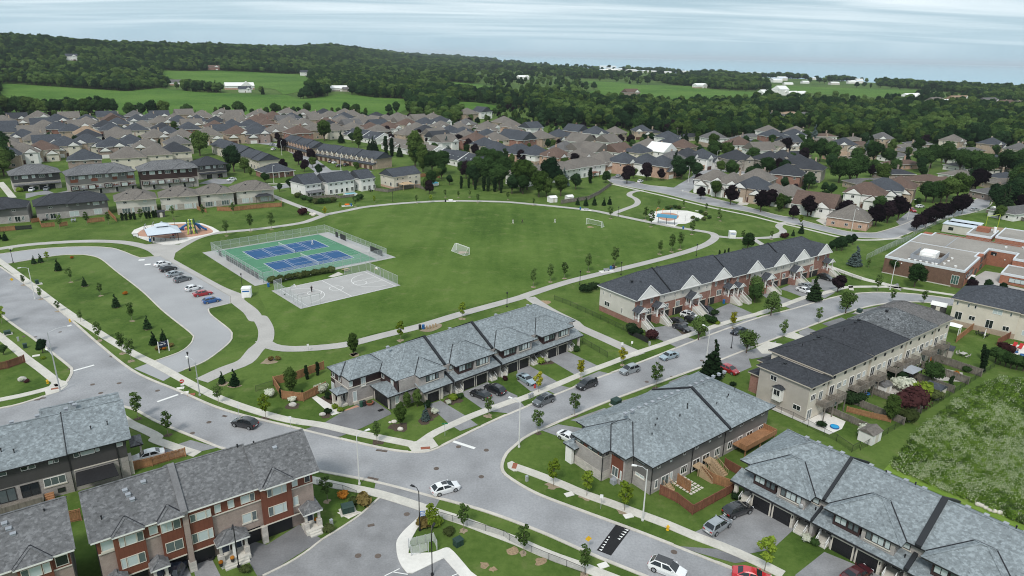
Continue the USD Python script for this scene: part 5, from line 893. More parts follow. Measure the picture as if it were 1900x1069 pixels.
away_row('slate-roofed cream row backing onto the round bright tree',P('m 975,205')[0],P('m 1285,315')[0],11,5.2,'siding_cream',4,RSL,0)
away_row('slate-roofed beige row ending above the corner bungalow',P('m 1290,330')[0],P('m 1500,400')[0],11,5.2,'siding_cream',3,RSL,0)
b = Bld('house','dark-roofed brick bungalow with a white pillared porch beside the inner street',P('n -60,640')[0],40,'house'); b.wall((0,0,15,11),0,2.9,'brick_red'); b.roof([(-.6,-1.6,15.6,11.6)],3.0,.5,RSL,FWH)
for x in (7,10,14.6):b.part('column',BX(x-.12,-1.4,0,x+.12,-1.16,2.9),TW)
for u in (2,5.5,12):b.win('S',0,u,.9,1.5,1.2,GD,2,TW)

# ---------------------------------------------------------------- detached houses of the neighbourhood
ROOFS = {'s':(RSL,'slate-roofed'),'d':('roof_dark','dark-roofed'),'t':('roof_taupe','taupe-roofed'),'b':('roof_brown','brown-roofed'),'n':('roof_tan','tan-roofed'),'g':('roof_midgrey','grey-roofed'),'w':(FWH,'white-roofed')}
WALLS = {'w':(SW,'white'),'c':('siding_cream','cream'),'r':('brick_red','red brick'),'p':('brick_pink','pink brick'),'n':('brick_brown','brown brick'),'g':('stone_grey','grey stone'),'k':('brick_tan','beige brick'),'t':('siding_taupe','taupe')}
ORD = ['first','second','third','fourth','fifth','sixth','seventh','eighth','ninth','tenth','eleventh','twelfth','thirteenth','fourteenth','fifteenth','sixteenth','seventeenth','eighteenth','nineteenth','twentieth','twenty-first','twenty-second','twenty-third','twenty-fourth']
house_spots = []; house_look = []
def house(x,y,ang,w,d,h,rf,wl,style,label,low=False,z=0.0):
    roofm,wallm = ROOFS[rf][0],WALLS[wl][0]; b = Bld('house',label,(x,y),ang,'house',None,z)
    house_spots.append((x,y,max(w,d)*0.60)); house_look.append((ROOFS[rf][1],WALLS[wl][1])); hw,hd = w / 2,d / 2
    if h > 4 and wl in 'wc' and rng.random() < .5:b.wall((-hw,-hd,hw,hd),0,h*.48,rng.choice(['brick_tan','brick_pink','stone_grey'])); b.wall((-hw,-hd,hw,hd),h*.48,h,wallm)
    else:b.wall((-hw,-hd,hw,hd),0,h,wallm)
    fa = FWH if wl in 'wrpn' else 'fascia_tan'; o = .55
    if style in 'gG':    # main ridge along x, gable ends
        b.roof([(-hw-o,-hd-o,hw+o,hd+o,'gx')],h,.62,roofm,fa,caps=False); mz = h + .62 * (hd+o)
        b.part('gable',MB().add([[-hw-.01,-hd,h],[-hw-.01,hd,h],[-hw-.01,0,mz-.4]],[[0,2,1]]),SW); b.part('gable',MB().add([[hw+.01,-hd,h],[hw+.01,hd,h],[hw+.01,0,mz-.4]],[[0,1,2]]),SW)
    elif style == 'y':   # ridge towards the street
        b.roof([(-hw-o,-hd-o,hw+o,hd+o,'gy')],h,.6,roofm,fa,caps=False); mz = h + .6 * (hw+o)
        b.part('gable',MB().gable_wall(-hw,hw,-hd-.02,h,mz-.4,.1),wallm)
    else:b.roof([(-hw-o,-hd-o,hw+o,hd+o)],h,.64 if not low else .35,roofm,fa,caps=False,valleys=False)
    front = -hd
    if style in 'hgG' and not low:
        for k,c in enumerate([-hw*.5,hw*.5] if style != 'G' else [hw*.45]):
            gw = hw * .40; e = h - .1 if (k+int(x)) % 2 else h * .62
            m = hip((c-gw-.3,front-1.6,c+gw+.3,front+3.0),e,.8,'gy').to_mesh(); R_ = put('gable_roof',np.array(m.vert_properties[:,:3],float),np.array(m.tri_verts,int),roofm,b.t)
            b.wall((c-gw,front-1.2,c+gw,front),0,e-.02,wallm if k else ('brick_tan' if wl in 'ck' else wallm),'bay'); put('gable',*MB().gable_wall(c-gw,c+gw,front-1.63,e+.1,e+.74*gw,.02).arrays(),SW if wl != 'g' else 'stone_grey',R_)
            if k == 0 or style == 'G':b.garage('S',front-1.2,c,min(2*gw-.6,4.2),2.1,'door_white' if (int(y)+k) % 3 else 'door_brown',None)
            else:b.win('S',front-1.2,c,.8,1.3,1.4,GD,2,TW)
            if e > 4:b.win('S',front-1.2,c,e-1.7,1.3,1.2,GD,2,TW)
        b.door('S',front,0.0,.3,1.0,2.1,'door_brown',False)
    n = 3 if not low else 4
    for k in range(n):
        u = -hw + w * (k+.5) / n
        if style not in 'hgG' or low:b.win('S',front,u,h-1.75 if h>4 else .9,1.2,1.1,GD,2,TW); 
        if h > 4 and (style == 'y' or style == 'x'):b.win('S',front,u,.7,1.3,1.4,GD,2,TW)
    for k in range(2):
        u = -hd + d * (k+.5) / 2
        b.win('E',hw,u,h-1.8 if h>4 else .9,.9,1.0,GD,1,TW); b.win('W',-hw,u,h-1.8 if h>4 else .9,.9,1.0,GD,1,TW)
    if rng.random() < .4:b.part('chimney',BX(hw*.3,hd*.2,h+.4,hw*.3+.8,hd*.2+.7,h+.62*hd+1.0),wallm if wl in 'rpn' else 'brick_tan')
    if not low:b.vents([(hw*.2,hd*.35,h+.45*hd)],mat='flashing')
    return b
# rows: (landmark phrase, angle, [(zoom point, roof, wall, style, width, depth, height)...])  style h hip with gabled front, x plain hip, g/G gable ends, y gable to street
HR = [
 ('in the farthest row under the vineyard',34,'A1','40,745,t,k,h 220,735,t,k,h 420,722,s,n,h 640,740,t,k,h 830,725,b,n,y 1010,722,s,w,h 1180,735,t,k,h 1310,730,s,w,h 1450,725,s,n,h 1590,735,d,n,h 1750,720,t,k,h 1880,728,b,k,x'),
 ('in the second farthest row on the left',34,'A1','40,805,s,c,x 235,815,t,w,G 430,780,s,r,x 635,815,n,k,x 820,790,s,r,x 1000,790,s,c,x 1195,785,d,k,x 1390,782,s,r,x 1580,770,b,w,x 1708,762,s,w,x 1835,760,s,w,x'),
 ('behind the left stone townhouses',34,'A1','1140,840,t,k,h 1340,840,t,k,h 1530,825,t,c,h 1740,815,b,k,h 1880,815,s,n,h'),
 ('in the near left row',33,'A1','30,970,s,k,h 170,950,t,w,h 315,930,b,c,h 480,900,s,c,h 640,880,s,c,h 820,905,s,n,h 965,885,s,w,h'),
 ('backing onto the left stone townhouses',33,'A1','620,1000,s,n,x 940,985,t,c,x 1140,965,t,c,x 1285,945,d,c,x'),
 ('at the foot of the fields',40,'A2','20,715,b,k,x 105,700,b,k,x 245,705,s,w,h 405,695,t,w,h 525,690,t,k,h 630,705,s,w,x 865,700,d,w,h'),
 ('in the second row below the fields',42,'A2','50,750,b,r,x 225,742,t,c,x 330,750,t,c,h 495,745,b,r,x 605,738,t,c,x 765,738,t,w,h 860,735,t,w,y'),
 ('by the purple trees below the fields',42,'A2','130,800,t,k,h 290,812,b,r,x 400,790,t,k,x 555,790,t,c,x 690,782,t,k,x 820,780,b,c,h 955,778,b,w,h'),
 ('scattered among the middle trees',45,'A2','1090,752,b,c,h 1220,745,s,w,h 1405,805,s,w,x 1500,815,s,w,x 1640,660,s,w,y 1530,672,t,k,x 1800,735,t,k,x 1675,775,t,w,h 1855,765,t,p,x'),
 ('in the middle gabled row',46,'A2','1360,875,t,w,G 1590,865,b,r,h 1735,860,t,c,x 1860,845,s,w,y'),
 ('in the central brick pair',46,'A2','1750,935,s,p,h 1890,955,s,p,h'),
 ('in the leafy rows right of centre',48,'A3','25,860,s,r,y 100,775,s,w,G 170,845,t,k,x 300,835,s,k,h 430,800,s,r,y 465,875,t,w,y 570,815,s,w,h 715,812,t,k,x 660,875,t,w,G'),
 ('above the white terrace',47,'A3','25,955,s,w,x 130,965,s,w,x 280,980,b,p,h 345,930,g,w,x 470,985,t,p,h 630,1010,t,p,h 450,935,t,w,G'),
 ('in the mixed row behind the dark fir',47,'A3','560,945,t,w,y 730,945,b,w,G 885,950,s,c,x 960,905,t,c,x 1055,945,w,w,y 1130,888,s,w,h 1210,915,b,k,x'),
 ('facing the splash pad across the road',47,'A3','780,1020,s,p,h 945,1030,s,w,h 1060,1045,s,p,h 1130,1010,g,c,x 1245,985,d,w,h 1350,990,s,w,h'),
 ('on the cul-de-sac at the right',20,'A3','1600,1000,d,g,h 1620,895,b,w,x 1775,935,t,w,G 1440,850,g,w,x 1870,835,s,r,x 1850,1010,d,g,h'),
 ('along the far side of the park road',-38,'B3','1455,205,t,w,h 1580,225,t,w,h 1760,195,t,n,x 1740,258,s,k,h'),
 ('along the right end of the park road',-36,'B4','75,275,t,w,h 190,285,t,w,h 385,345,b,w,G 640,425,t,p,x'),
 ('behind the park road houses',-30,'B4','160,160,d,r,x 320,120,d,g,x 240,85,d,g,x 120,50,d,g,h'),
 ('on the short street by the purple hedge',-35,'B4','740,300,b,w,h 870,265,s,w,h 985,250,b,k,h'),
]
LOWR = [('bungalow on the wooded right street',20,'B4','760,215,g,k 945,150,d,n 1150,190,b,k 1270,205,b,k 1370,228,t,k 1690,285,g,n 1850,420,g,w'),
 ('bungalow in the right hand woods',25,'A4','340,885,b,w 430,832,b,w 550,968,n,p 680,965,t,k 690,892,b,k 925,925,b,k 1025,935,g,k 945,975,g,w 1000,1030,b,p 1450,995,g,w 1455,1042,g,w 1760,1020,g,w 1650,1065,n,w 1490,935,g,k'),
 ('low house at the left of the right woods',30,'A4','40,675,g,w 180,670,n,k 270,672,g,w 200,695,w,w 345,680,t,w 110,690,g,w')]
def order_label(i,n):return 'the only one' if n == 1 else ('leftmost' if i == 0 else 'rightmost' if i == n-1 else ORD[i]+' from the left')
for land,ang,reg,spec in HR:
    items = sorted([t.split(',') for t in spec.split()],key=lambda t:float(t[0])); n = len(items)
    for i,(zx,zy,rf,wl,st) in enumerate(items):
        x,y = P('%s %s,%s' % (reg,zx,zy),6.5)[0]; w = 13.2 + 2.8 * rng.random(); d = 12.5 + 2.5 * rng.random()

        if land.startswith(('on the cul','behind the park')):w,d = 15.0,14.0
        h = 6.3 if st != 'y' else 6.5
        if land.startswith(('along the right end',)) :h = 3.6 if wl != 'w' else 4.2
        house(x,y,ang+rng.uniform(-3,3),w,d,h,rf,wl,st,'%s %s house %s %s' % (ROOFS[rf][1],WALLS[wl][1],order_label(i,n)+(',' if n == 1 else ''),land))
for land,ang,reg,spec in LOWR:
    items = sorted([t.split(',') for t in spec.split()],key=lambda t:float(t[0])); n = len(items)
    for i,(zx,zy,rf,wl) in enumerate(items):
        x,y = P('%s %s,%s' % (reg,zx,zy),3.8)[0]
        house(x,y,ang+rng.uniform(-12,12),17+5*rng.random(),10,3.0,rf,wl,'x','%s %s %s, %s' % (ROOFS[rf][1],WALLS[wl][1],land,order_label(i,n)),True)
# more roofs between the surveyed rows
fz_ = [Polygon(P('F 0,232 330,225 470,222 640,222 700,240 560,262 420,262 380,262 340,285 250,300 130,290 0,295')),Polygon(P('F 560,222 800,232 960,262 900,290 760,268 640,252')),Polygon(P('F 1180,250 1320,262 1500,250 1640,270 1900,282 1900,350 1760,352 1640,318 1500,300 1400,285 1200,268'))]
fk_ = []; seen_ = set()
for zi,zp in enumerate(fz_):
    bx_ = zp.bounds; pz = prep(zp)
    for _ in range(2500):
        x,y = rng.uniform(bx_[0],bx_[2]),rng.uniform(bx_[1],bx_[3])
        if pz.contains(Point(x,y)) and min(math.hypot(x-a,y-c)-r for a,c,r in house_spots) > (9.2,9.2,13)[zi] and not ne_road.buffer(9).contains(Point(x,y)):
            fk_.append((x,y,zi)); house_spots.append((x,y,8.2)); house_look.append(("grey-roofed","cream"))
for zi in (0,1,2):
    L_ = sorted([q for q in fk_ if q[2] == zi],key=lambda q:q[0]/q[1])
    for i,(x,y,_) in enumerate(L_):
        rf,wl = rng.choice(list('sstttgd')),rng.choice(list('ccwkkwn')); j = house_spots.index((x,y,8.2)); house_spots.pop(j); house_look.pop(j)
        near = min(((math.hypot(x-a,y-c),k) for k,(a,c,r) in enumerate(house_spots)))[1]; a_,c_,r_ = house_spots[near]; side = 'right of' if (x-a_) * y - (y-c_) * x > 0 else 'left of'
        o_ = np.argsort([math.hypot(x-a,y-c) for a,c,r in house_spots])[:2]; look = '%s %s house' % (ROOFS[rf][1],WALLS[wl][1]); lab = '%s tucked %s a %s %s house' % (look,side,*house_look[near])
        if lab in seen_:lab = '%s between a %s %s and a %s %s house' % (look,*house_look[o_[0]],*house_look[o_[1]])
        if lab in seen_:lab = '%s in the infill rows on the %s, %s' % (look,('left','middle','right')[zi],order_label(i,len(L_)) if i<24 else order_label(23-min(23,len(L_)-1-i),0).replace('from the left','from the right'))
        seen_.add(lab)
        lo_ = zi == 2 and rng.random() < .6; house(x,y,(34,44,20)[zi]+rng.uniform(-4,4)*(1+4*(zi == 2)),18 if lo_ else 14,11 if lo_ else 12.5,3.1 if lo_ else 6.3,rf,wl,'x' if lo_ else rng.choice(list('hhxG')),lab,lo_)
# attached bungalows with party-wall lines, white terrace
def bungalow_row(label,o,e,n,mats,d=15):
    (x0,y0),(x1,y1) = o,e; L_ = math.hypot(x1-x0,y1-y0); ang = math.degrees(math.atan2(y1-y0,x1-x0)); b = Bld('bungalow_row',label,o,ang,'terrace'); b.wall((0,0,L_,d),0,3.2,SW); u = L_ / n
    for k in range(n):b.roof([(k*u-.3,-.6,(k+1)*u-.05,d+.6,'gx',3.2+.35*(k % 2))],3.2,.5,mats[k % len(mats)],FWH,caps=False)
    for k in range(n+1):b.firewall(min(max(k*u,.1),L_-.1),[(-.6,3.3),(d/2,3.4+.5*d/2),(d+.6,3.3)],.5,FWH)
    for k in range(n):
        for j in (.3,.7):b.win('S',0,(k+j)*u,.9,1.2,1.2,GD,2,TW); b.part('skylight',BX((k+j)*u-.3,2.5,4.75,(k+j)*u+.3,3.4,5.35),'glass_blind')
    b.part('gable',MB().add([[L_+.26,-.1,3.2],[L_+.26,d+.1,3.2],[L_+.26,d/2,3.2+.49*d/2]],[[0,1,2]]),SW); 
    for k in range(n):house_look.append(('grey','attached')); house_spots.append((x0+(x1-x0)*(k+.5)/n,y0+(y1-y0)*(k+.5)/n,10))
    return b
bungalow_row('attached grey bungalows with white party walls, upper of the diagonal chain',P('A2 560,850',0)[0],P('A2 860,905',0)[0],3,[RSL])
bungalow_row('attached taupe bungalows with white party walls, middle of the diagonal chain',P('A2 900,935',0)[0],P('A2 1250,1015',0)[0],3,['roof_taupe'])
bungalow_row('attached grey bungalows with skylights, nearest of the diagonal chain',P('o 180,500',0)[0],P('o 640,600',0)[0],4,[RSL])
b = Bld('terrace','long white terrace with taupe hip roofs behind the park trees',P('o 1000,740')[0],44,'terrace')
b.wall((0,0,62,12),0,5.6,SW); b.wall((61.9,-.04,62.05,12.04),0,3.0,'brick_pink','cladding'); b.roof([(-1,-.7,20,12.8),(12,-1.5,40,12),(34,-.7,63,13.2)],5.65,.5,'roof_taupe',FWH)
for u in np.arange(3,61,4.2):b.win('S',0,u,4.0,1.0,.9,GD,2,TW); b.win('S',0,u,.5,1.6,1.9,GG,2,TW)
b.part('porch_roof',BX(48,-3.6,2.4,53.5,-.05,2.6).box(48.1,-3.5,0,48.3,-3.3,2.4).box(53.2,-3.5,0,53.4,-3.3,2.4),'wood_red')
for t in np.linspace(0,62,6):q = in_frame(b.o,b.a,[(t,6)])[0]; house_look.append(('taupe-roofed','white')); house_spots.append((q[0],q[1],11))
# far farms and sheds on the terrain
def farm(s,w,d,h,rf,wl,label,ang=30.0):
    x,y = PT(s)[0]; house(x,y,ang,w,d,h,rf,wl,'G' if d<w else 'y',label,z=float(terrain(x,y))-.3)
for s,w,d,h,rf,wl,lab in (('A1 530,285',20,13,8,'s','w','white mansion standing alone in the hillside forest'),('A1 1570,355',24,12,6,'b','r','red brick farmhouse under the hillside forest'),('A1 1310,468',24,12,5,'g','w','pale farmhouse half hidden at the right end of the shrub belt'),('A1 1760,500',40,14,6,'w','w','long white barn with a pale roof above the vineyard'),('A1 1800,520',16,10,5,'s','w','small white annexe in front of the long white barn'),
                               ('A2 338,400',17,12,8,'s','w','lone white house at the hill field corner'),('A2 585,512',26,11,5,'w','w','low white farm building between the vineyard trees'),('A2 645,515',10,8,4,'g','t','small blue-grey shed right of the low farm building'),('A3 1338,490',30,14,6,'w','w','white farm shed at the edge of the wide farm field'),('A3 1830,545',34,14,6,'w','w','white farm shed at the far right of the farm field'),('A3 830,545',26,16,6,'b','n','brown barn below the wide farm field'),
                               ('A3 40,425',30,14,6,'w','w','small white shed left of the wide farm field'),('A4 1060,575',36,16,6,'w','w','white roofed house poking out of the right wood'),('A4 1240,602',26,14,5,'t','w','taupe house left in the far right cluster'),('A4 1400,598',40,18,6,'n','p','wide tan house in the far right cluster'),('A4 1310,608',18,12,4,'w','w','tiny white house in the far right cluster'),('A4 1630,612',38,16,6,'g','w','grey house right of the tan cluster house'),('A4 1755,622',34,14,5,'b','p','brown house at the right of the far cluster'),('A4 1855,625',22,12,5,'t','p','rightmost small house of the far cluster'),
                               ('A4 105,548',22,18,12,'w','w','white silo house at the left of the right plain'),('A4 190,548',26,12,5,'w','w','low white shed beside the white silo house'),('A4 260,548',18,12,5,'w','w','right one of the white sheds on the plain'),('A4 10,540',30,14,6,'g','w','grey barn on the plain beside the poplars')):
    farm(s,w,d,h,rf,wl,lab)
# far industrial halls and greenhouses on the plain towards the lake
hr_ = np.random.default_rng(5); halls = [('A3 660,352',120,60,24),('A3 1115,374',140,30,8),('A3 1540,388',60,30,12),('A4 1790,484',170,30,7),('A4 1880,487',110,40,8),('A4 1700,482',60,25,8),('A4 1560,481',40,20,7)]
for x0,x1,y0,y1,n_ in ((470,1000,348,378,16),(1030,1400,374,386,8),(1500,1820,382,400,6)):halls += [('A3 %d,%d' % (hr_.uniform(x0,x1),hr_.uniform(y0,y1)),hr_.uniform(25,70),hr_.uniform(15,30),hr_.uniform(6,11)) for _ in range(n_)]
halls += [('A4 %d,%d' % (hr_.uniform(60,1200),hr_.uniform(425,468)),hr_.uniform(14,40),hr_.uniform(10,18),hr_.uniform(4,8)) for _ in range(16)]
def hall_order(k,n):return 'leftmost' if k == 0 else ORD[k] + ' from the left' if k < 24 else ORD[min(23,n-1-k)] + ' from the right' if n - 1 - k < 24 else 'at the middle, number %s after the twenty-fourth' % ORD[k-24]
for k,(s,w,d,h) in enumerate(sorted(halls,key=lambda t:fullpx(t[0])[0][0])):
    x,y = PT(s)[0]; z = float(terrain(x,y)); t = thing('warehouse','tiny far white hall near the lake, %s' % hall_order(k,len(halls)),'warehouse',(x,y,z-.5),rng.uniform(-15,15),None)
    BX(-w/2,-d/2,0,w/2,d/2,h).build('wall',SW if k % 4 else 'siding_pale',t); MB().add([[-w/2,-d/2,h],[w/2,-d/2,h],[w/2,d/2,h],[-w/2,d/2,h],[-w/2,0,h+2.5],[w/2,0,h+2.5]],[[0,1,5],[0,5,4],[2,3,4],[2,4,5]]).build('roof',FWH if k % 3 else 'roof_steel',t)
house_spots_arr = np.array(house_spots)

# ---------------------------------------------------------------- trees: tapered trunk, limbs, crown of leaf clumps
def leaf_cloud(r,blobs,n,size,flat=0.35):
    """Leaf quads on and inside blobs: (centre, radii)."""
    w = np.array([b[1][0]*b[1][1]+b[1][0]*b[1][2] for b in blobs]); idx = r.choice(len(blobs),n,p=w/w.sum())
    d = r.normal(size=(n,3)); d /= np.linalg.norm(d,axis=1,keepdims=True); d[:,2] = np.where(r.random(n)<.3,np.abs(d[:,2]),d[:,2])
    C = np.array([b[0] for b in blobs])[idx]; R = np.array([b[1] for b in blobs])[idx]
    p = C + d * R * (0.72+0.36*r.random((n,1)))
    nrm = d + r.normal(scale=.55,size=(n,3)) + [0,0,flat]; nrm /= np.linalg.norm(nrm,axis=1,keepdims=True)
    a = np.cross(nrm,r.normal(size=(n,3))); a /= np.linalg.norm(a,axis=1,keepdims=True); b = np.cross(nrm,a)
    s = size * (0.6+0.8*r.random((n,1)))
    v = np.stack([p-a*s-b*s*.55,p+a*s*.2-b*s*.75,p+a*s+b*s*.1,p-a*s*.1+b*s*.8],1).reshape(-1,3)
    k = np.arange(n)[:,None] * 4; f = np.vstack([k+[0,1,2],k+[0,2,3]]); return v,f
def core(r,blobs,k=0.80,sub=1):
    mb = MB()
    for c,R in blobs:
        m = ICO[sub]; v = m[0] * (1+.18*(meshkit.noise(m[0]*2.3+c[0],3)[:,None]-.5)) * np.array(R) * k; mb.add(v+c,m[1])
    return mb
def tree_shape(seed,kind,h):
    """(crown blobs, trunk mesh builder) for a tree of height h."""
    r = np.random.default_rng(seed); blobs = []; tr = MB()
    if kind == 'round':
        th = h * .22; rc = h * .36
        for i in range(9):
            a = i * 2.4 + r.random(); q = r.uniform(.25,.62) * rc; z = th + (h-th) * r.uniform(.22,.74); s = rc * r.uniform(.42,.62); blobs.append(((math.cos(a)*q,math.sin(a)*q,z),(s,s,s*.85)))
        blobs.append(((0,0,h-rc*.55),(rc*.55,rc*.55,rc*.5))); blobs.append(((0,0,th+(h-th)*.45),(rc*.72,rc*.72,(h-th)*.36)))
        tr.tube([(0,0,-.3),(.02*h,0,th),(0,.02*h,h*.6)],h*.028,7,h*.012)
        for i in range(5):a = i * 1.26 + r.random(); tr.tube([(0,0,th*.8),(math.cos(a)*rc*.4,math.sin(a)*rc*.4,th+(h-th)*.3),(math.cos(a)*rc*.65,math.sin(a)*rc*.65,th+(h-th)*.5)],h*.014,5,h*.004)
    elif kind == 'oval':
        th = h * .18; rc = h * .24
        for i in range(10):a = i * 2.4; z = th + (h-th) * (i+.7) / 10.5; q = rc * .42 * math.sin(math.pi*(i+.8)/11); s = rc * (.35+.38*math.sin(math.pi*(i+1.0)/11.5)); blobs.append(((math.cos(a)*q,math.sin(a)*q,z),(s,s,s)))
        tr.tube([(0,0,-.3),(0,0,th),(.01*h,0,h*.85)],h*.024,6,h*.006)
    elif kind == 'young':
        th = h * .36; rc = h * .22
        for i in range(9):a = i * 2.4 + r.random(); z = th + (h-th) * (i+.6) / 9.6; q = rc * r.uniform(.35,.8) * math.sin(math.pi*(i+1.2)/11); s = rc * r.uniform(.32,.52); blobs.append(((math.cos(a)*q,math.sin(a)*q,z),(s,s,s*.9)))
        tr.tube([(0,0,-.2),(.01*h,0,th),(0,0,h*.9)],max(.035,h*.012),6,.012)
        for i in range(6):a = i * 2.1; z = th + (h-th) * (i+.3) / 7; tr.tube([(0,0,z),(math.cos(a)*rc*.7,math.sin(a)*rc*.7,z+h*.12)],.022,4,.008)
    elif kind == 'cone':
        th = h * .06; n = 11
        for i in range(n):
            z = th + (h-th) * (i+.4) / n; R = h * .23 * (1-(i+.2)/n) + .04 * h
            for j in range(max(1,int(5*(1-i/n)))):a = j * 6.283 / max(1,int(5*(1-i/n))) + i; blobs.append(((math.cos(a)*R*.5,math.sin(a)*R*.5,z),(R*.62,R*.62,h*.055)))
        tr.tube([(0,0,-.3),(0,0,h*.97)],h*.02,6,h*.003)
    elif kind == 'column':
        for i in range(8):z = h * (i+.5) / 8.3; s = h * .10 * (.75+.6*math.sin(math.pi*(i+.8)/9)) ; blobs.append(((r.normal()*.02*h,r.normal()*.02*h,z),(s,s,h*.09)))
        tr.tube([(0,0,-.2),(0,0,h*.8)],h*.015,5,h*.004)
    elif kind == 'shrub':
        for i in range(7):a = i * 2.4; q = h * .42 * r.random(); s = h * r.uniform(.34,.5); blobs.append(((math.cos(a)*q,math.sin(a)*q,h*r.uniform(.35,.62)),(s,s,s*.85)))
        tr.tube([(0,0,-.1),(0,0,h*.5)],h*.03,5,h*.01)
    return r,blobs,tr
def tree_proto(name,seed,kind,h,leaf,n,size,corek=.80,bark='bark',hollow=False):
    p = proto(name); r,blobs,tr = tree_shape(seed,kind,h)
    v,f = leaf_cloud(r,blobs,n,size); mb = MB().add(v,f)
    if not hollow:c = core(r,blobs,corek); mb.add(*c.arrays())
    mb.build('crown',leaf,p); tr.build('trunk',bark,p); return '/World/' + name
TREES = {}   # kind -> list of class prims, unit: nominal height
def kind_of(key,kind,h,leaf,n,size,count,**k):TREES[key] = (h,[tree_proto('%s_%s_form' % (key,'abcdef'[i]),100*i+len(TREES)*7+3,kind,h,leaf,n,size,**k) for i in range(count)])
kind_of('young_maple','young',4.5,'leaf_young',430,.15,3,corek=.34,bark='bark_pale'); kind_of('young_lime','young',4.0,'leaf_lime',460,.15,2,corek=.4,bark='bark_pale'); kind_of('young_yellow','young',3.8,'leaf_yellow',380,.15,1,corek=.4,bark='bark_pale'); kind_of('young_dark','young',5.0,'leaf_young',430,.16,3,corek=.34,bark='bark_pale')
kind_of('street_maple','round',6.5,'leaf_young',1100,.22,2,corek=.55); kind_of('young_spruce','cone',3.5,'leaf_dark',900,.13,2,corek=.7); kind_of('tall_spruce','cone',8.0,'leaf_conifer',1600,.24,2); kind_of('blue_spruce','cone',5.0,'leaf_blue',1100,.18,2)
kind_of('purple_maple','round',8.0,'leaf_purple',2000,.27,3); kind_of('green_tree','round',10.0,'leaf_mid',2400,.30,3); kind_of('light_tree','round',9.0,'leaf_light',2400,.28,2); kind_of('dark_tree','round',11.0,'leaf_dark',2400,.32,3); kind_of('oval_tree','oval',10.0,'leaf_light',2000,.27,2); kind_of('cedar_column','column',6.0,'leaf_conifer',900,.17,2)
kind_of('green_shrub','shrub',1.3,'leaf_mid',420,.12,2,corek=.82); kind_of('lime_shrub','shrub',1.0,'leaf_lime',360,.11,1); kind_of('burgundy_shrub','shrub',1.8,'leaf_burgundy',500,.14,1); kind_of('white_hydrangea','shrub',1.5,'flower_white',420,.12,1); kind_of('dark_shrub','shrub',1.5,'leaf_conifer',420,.13,1); kind_of('orange_flower_bed','shrub',.8,'flower_orange',320,.1,1); kind_of('grass_tuft','shrub',.9,'grass_tan',360,.16,1); kind_of('olive_shrub','shrub',2.0,'leaf_olive',500,.15,1)
PLAIN = {'young_maple':'tree','young_lime':'tree','young_yellow':'tree','young_dark':'tree','street_maple':'tree','purple_maple':'tree','green_tree':'tree','light_tree':'tree','dark_tree':'tree','oval_tree':'tree','cedar_column':'cedar','young_spruce':'spruce','tall_spruce':'spruce','blue_spruce':'spruce'}
tree_spots = []
def plant(key,x,y,h,label,group=None,z=0.0,wide=1.0):
    h0,forms = TREES[key]; s = h / h0; tree_spots.append((x,y))
    return copy_of(forms[rng.integers(len(forms))],key,label,PLAIN.get(key,'shrub'),(x,y,z),rng.uniform(0,360),group,(s*wide,s*wide,s))
def bed(x,y,r,mat='mulch_dry'):
    a = np.linspace(0,2*np.pi,14)[:-1]; rr = r * (1+.2*rng.normal(size=13)); mb = MB()
    mb.sheet(Polygon(np.c_[x+rr*np.cos(a),y+rr*np.sin(a)]).buffer(0),.022); tag(mb.build('mulch_ring',mat),kind='structure')
def plants(land,key,spec,noun,h,ring=None,ringmat='mulch_dry',wide=1.0):
    pts = []
    for s in spec.split('|'):
        q = s.split(); hh = float(q[1].split(',')[2]) if q[1].count(',') == 2 else h; xy = ','.join(q[1].split(',')[:2]); pts.append((fullpx(q[0]+' '+xy)[0],P(q[0]+' '+xy)[0],hh))
    pts.sort(key=lambda t:t[0][0]); n = len(pts)
    for i,(_,(x,y),hh) in enumerate(pts):
        plant(key,x,y,hh,'%s %s, %s' % (noun,land,order_label(i,n) if n>1 else 'standing alone'),None,wide=wide)
        if ring:bed(x,y,ring,ringmat)
# young trees in the park (foot of each trunk)
plants('in the car park loop lawn','young_maple','B1 520,965,4.2|B1 740,1065,3.6|C1 970,222,4.6','slim young maple',4.2,.6)
plants('in the car park loop lawn','young_spruce','B1 250,830,2.6|B1 300,820,2.8|B1 430,880,3.6|B1 622,995,2.8|C1 855,120,3.6|C1 1085,280,3.4|C1 1130,395,3.2|C1 1200,365,2.8','dark young spruce',3.2,.7)
plants('at the top of the car park loop lawn','young_lime','B1 350,808,2.8','bushy lime sapling',2.8)
plants('on the lawn behind the playground','young_maple','B1 440,575,5.2|B1 640,545,4.8|B1 800,540,4.6|B1 1040,520,4.8|B1 1270,490,4.6|B1 1495,485,4.8|B1 1712,465,4.6','young leafy maple',4.8)
plants('by the path left of the tennis court','young_dark','B1 1665,625,5.6|B1 1840,590,6.2|B2 97,580,6.4','dark leafy young tree',6,.7)
plants('at the left edge of the park lawn','young_spruce','B1 40,660,3.2|B1 0,650,2.6','dark little spruce',3)
plants('on the path junction left of the playing field','young_yellow','B2 488,478,3.6','yellow sapling',3.6)
plants('along the back path of the playing field','young_lime','B2 600,430,2.8|B2 850,385,3.2|B2 1265,380,3.4','lime green sapling',3)
plants('along the back path of the playing field','young_maple','B2 710,410,3.6|B2 1160,385,3.6|B2 1370,340,3.4|B2 1467,345,3.2|B2 1550,340,3.2|B2 1610,382,4.0|B2 1830,360,3.6|B3 118,400,3.0','small maple',3.6,.6)
plants('inside the right end of the playing field','young_dark','B3 115,1000,5.4|B3 242,965,5.2|B3 347,938,5.0|B3 520,890,5.6|B3 715,850,6.2|B3 1045,760,4.6|B3 1130,742,6.0|B3 1195,725,5.8','dark mulched sapling',5.5,.7)
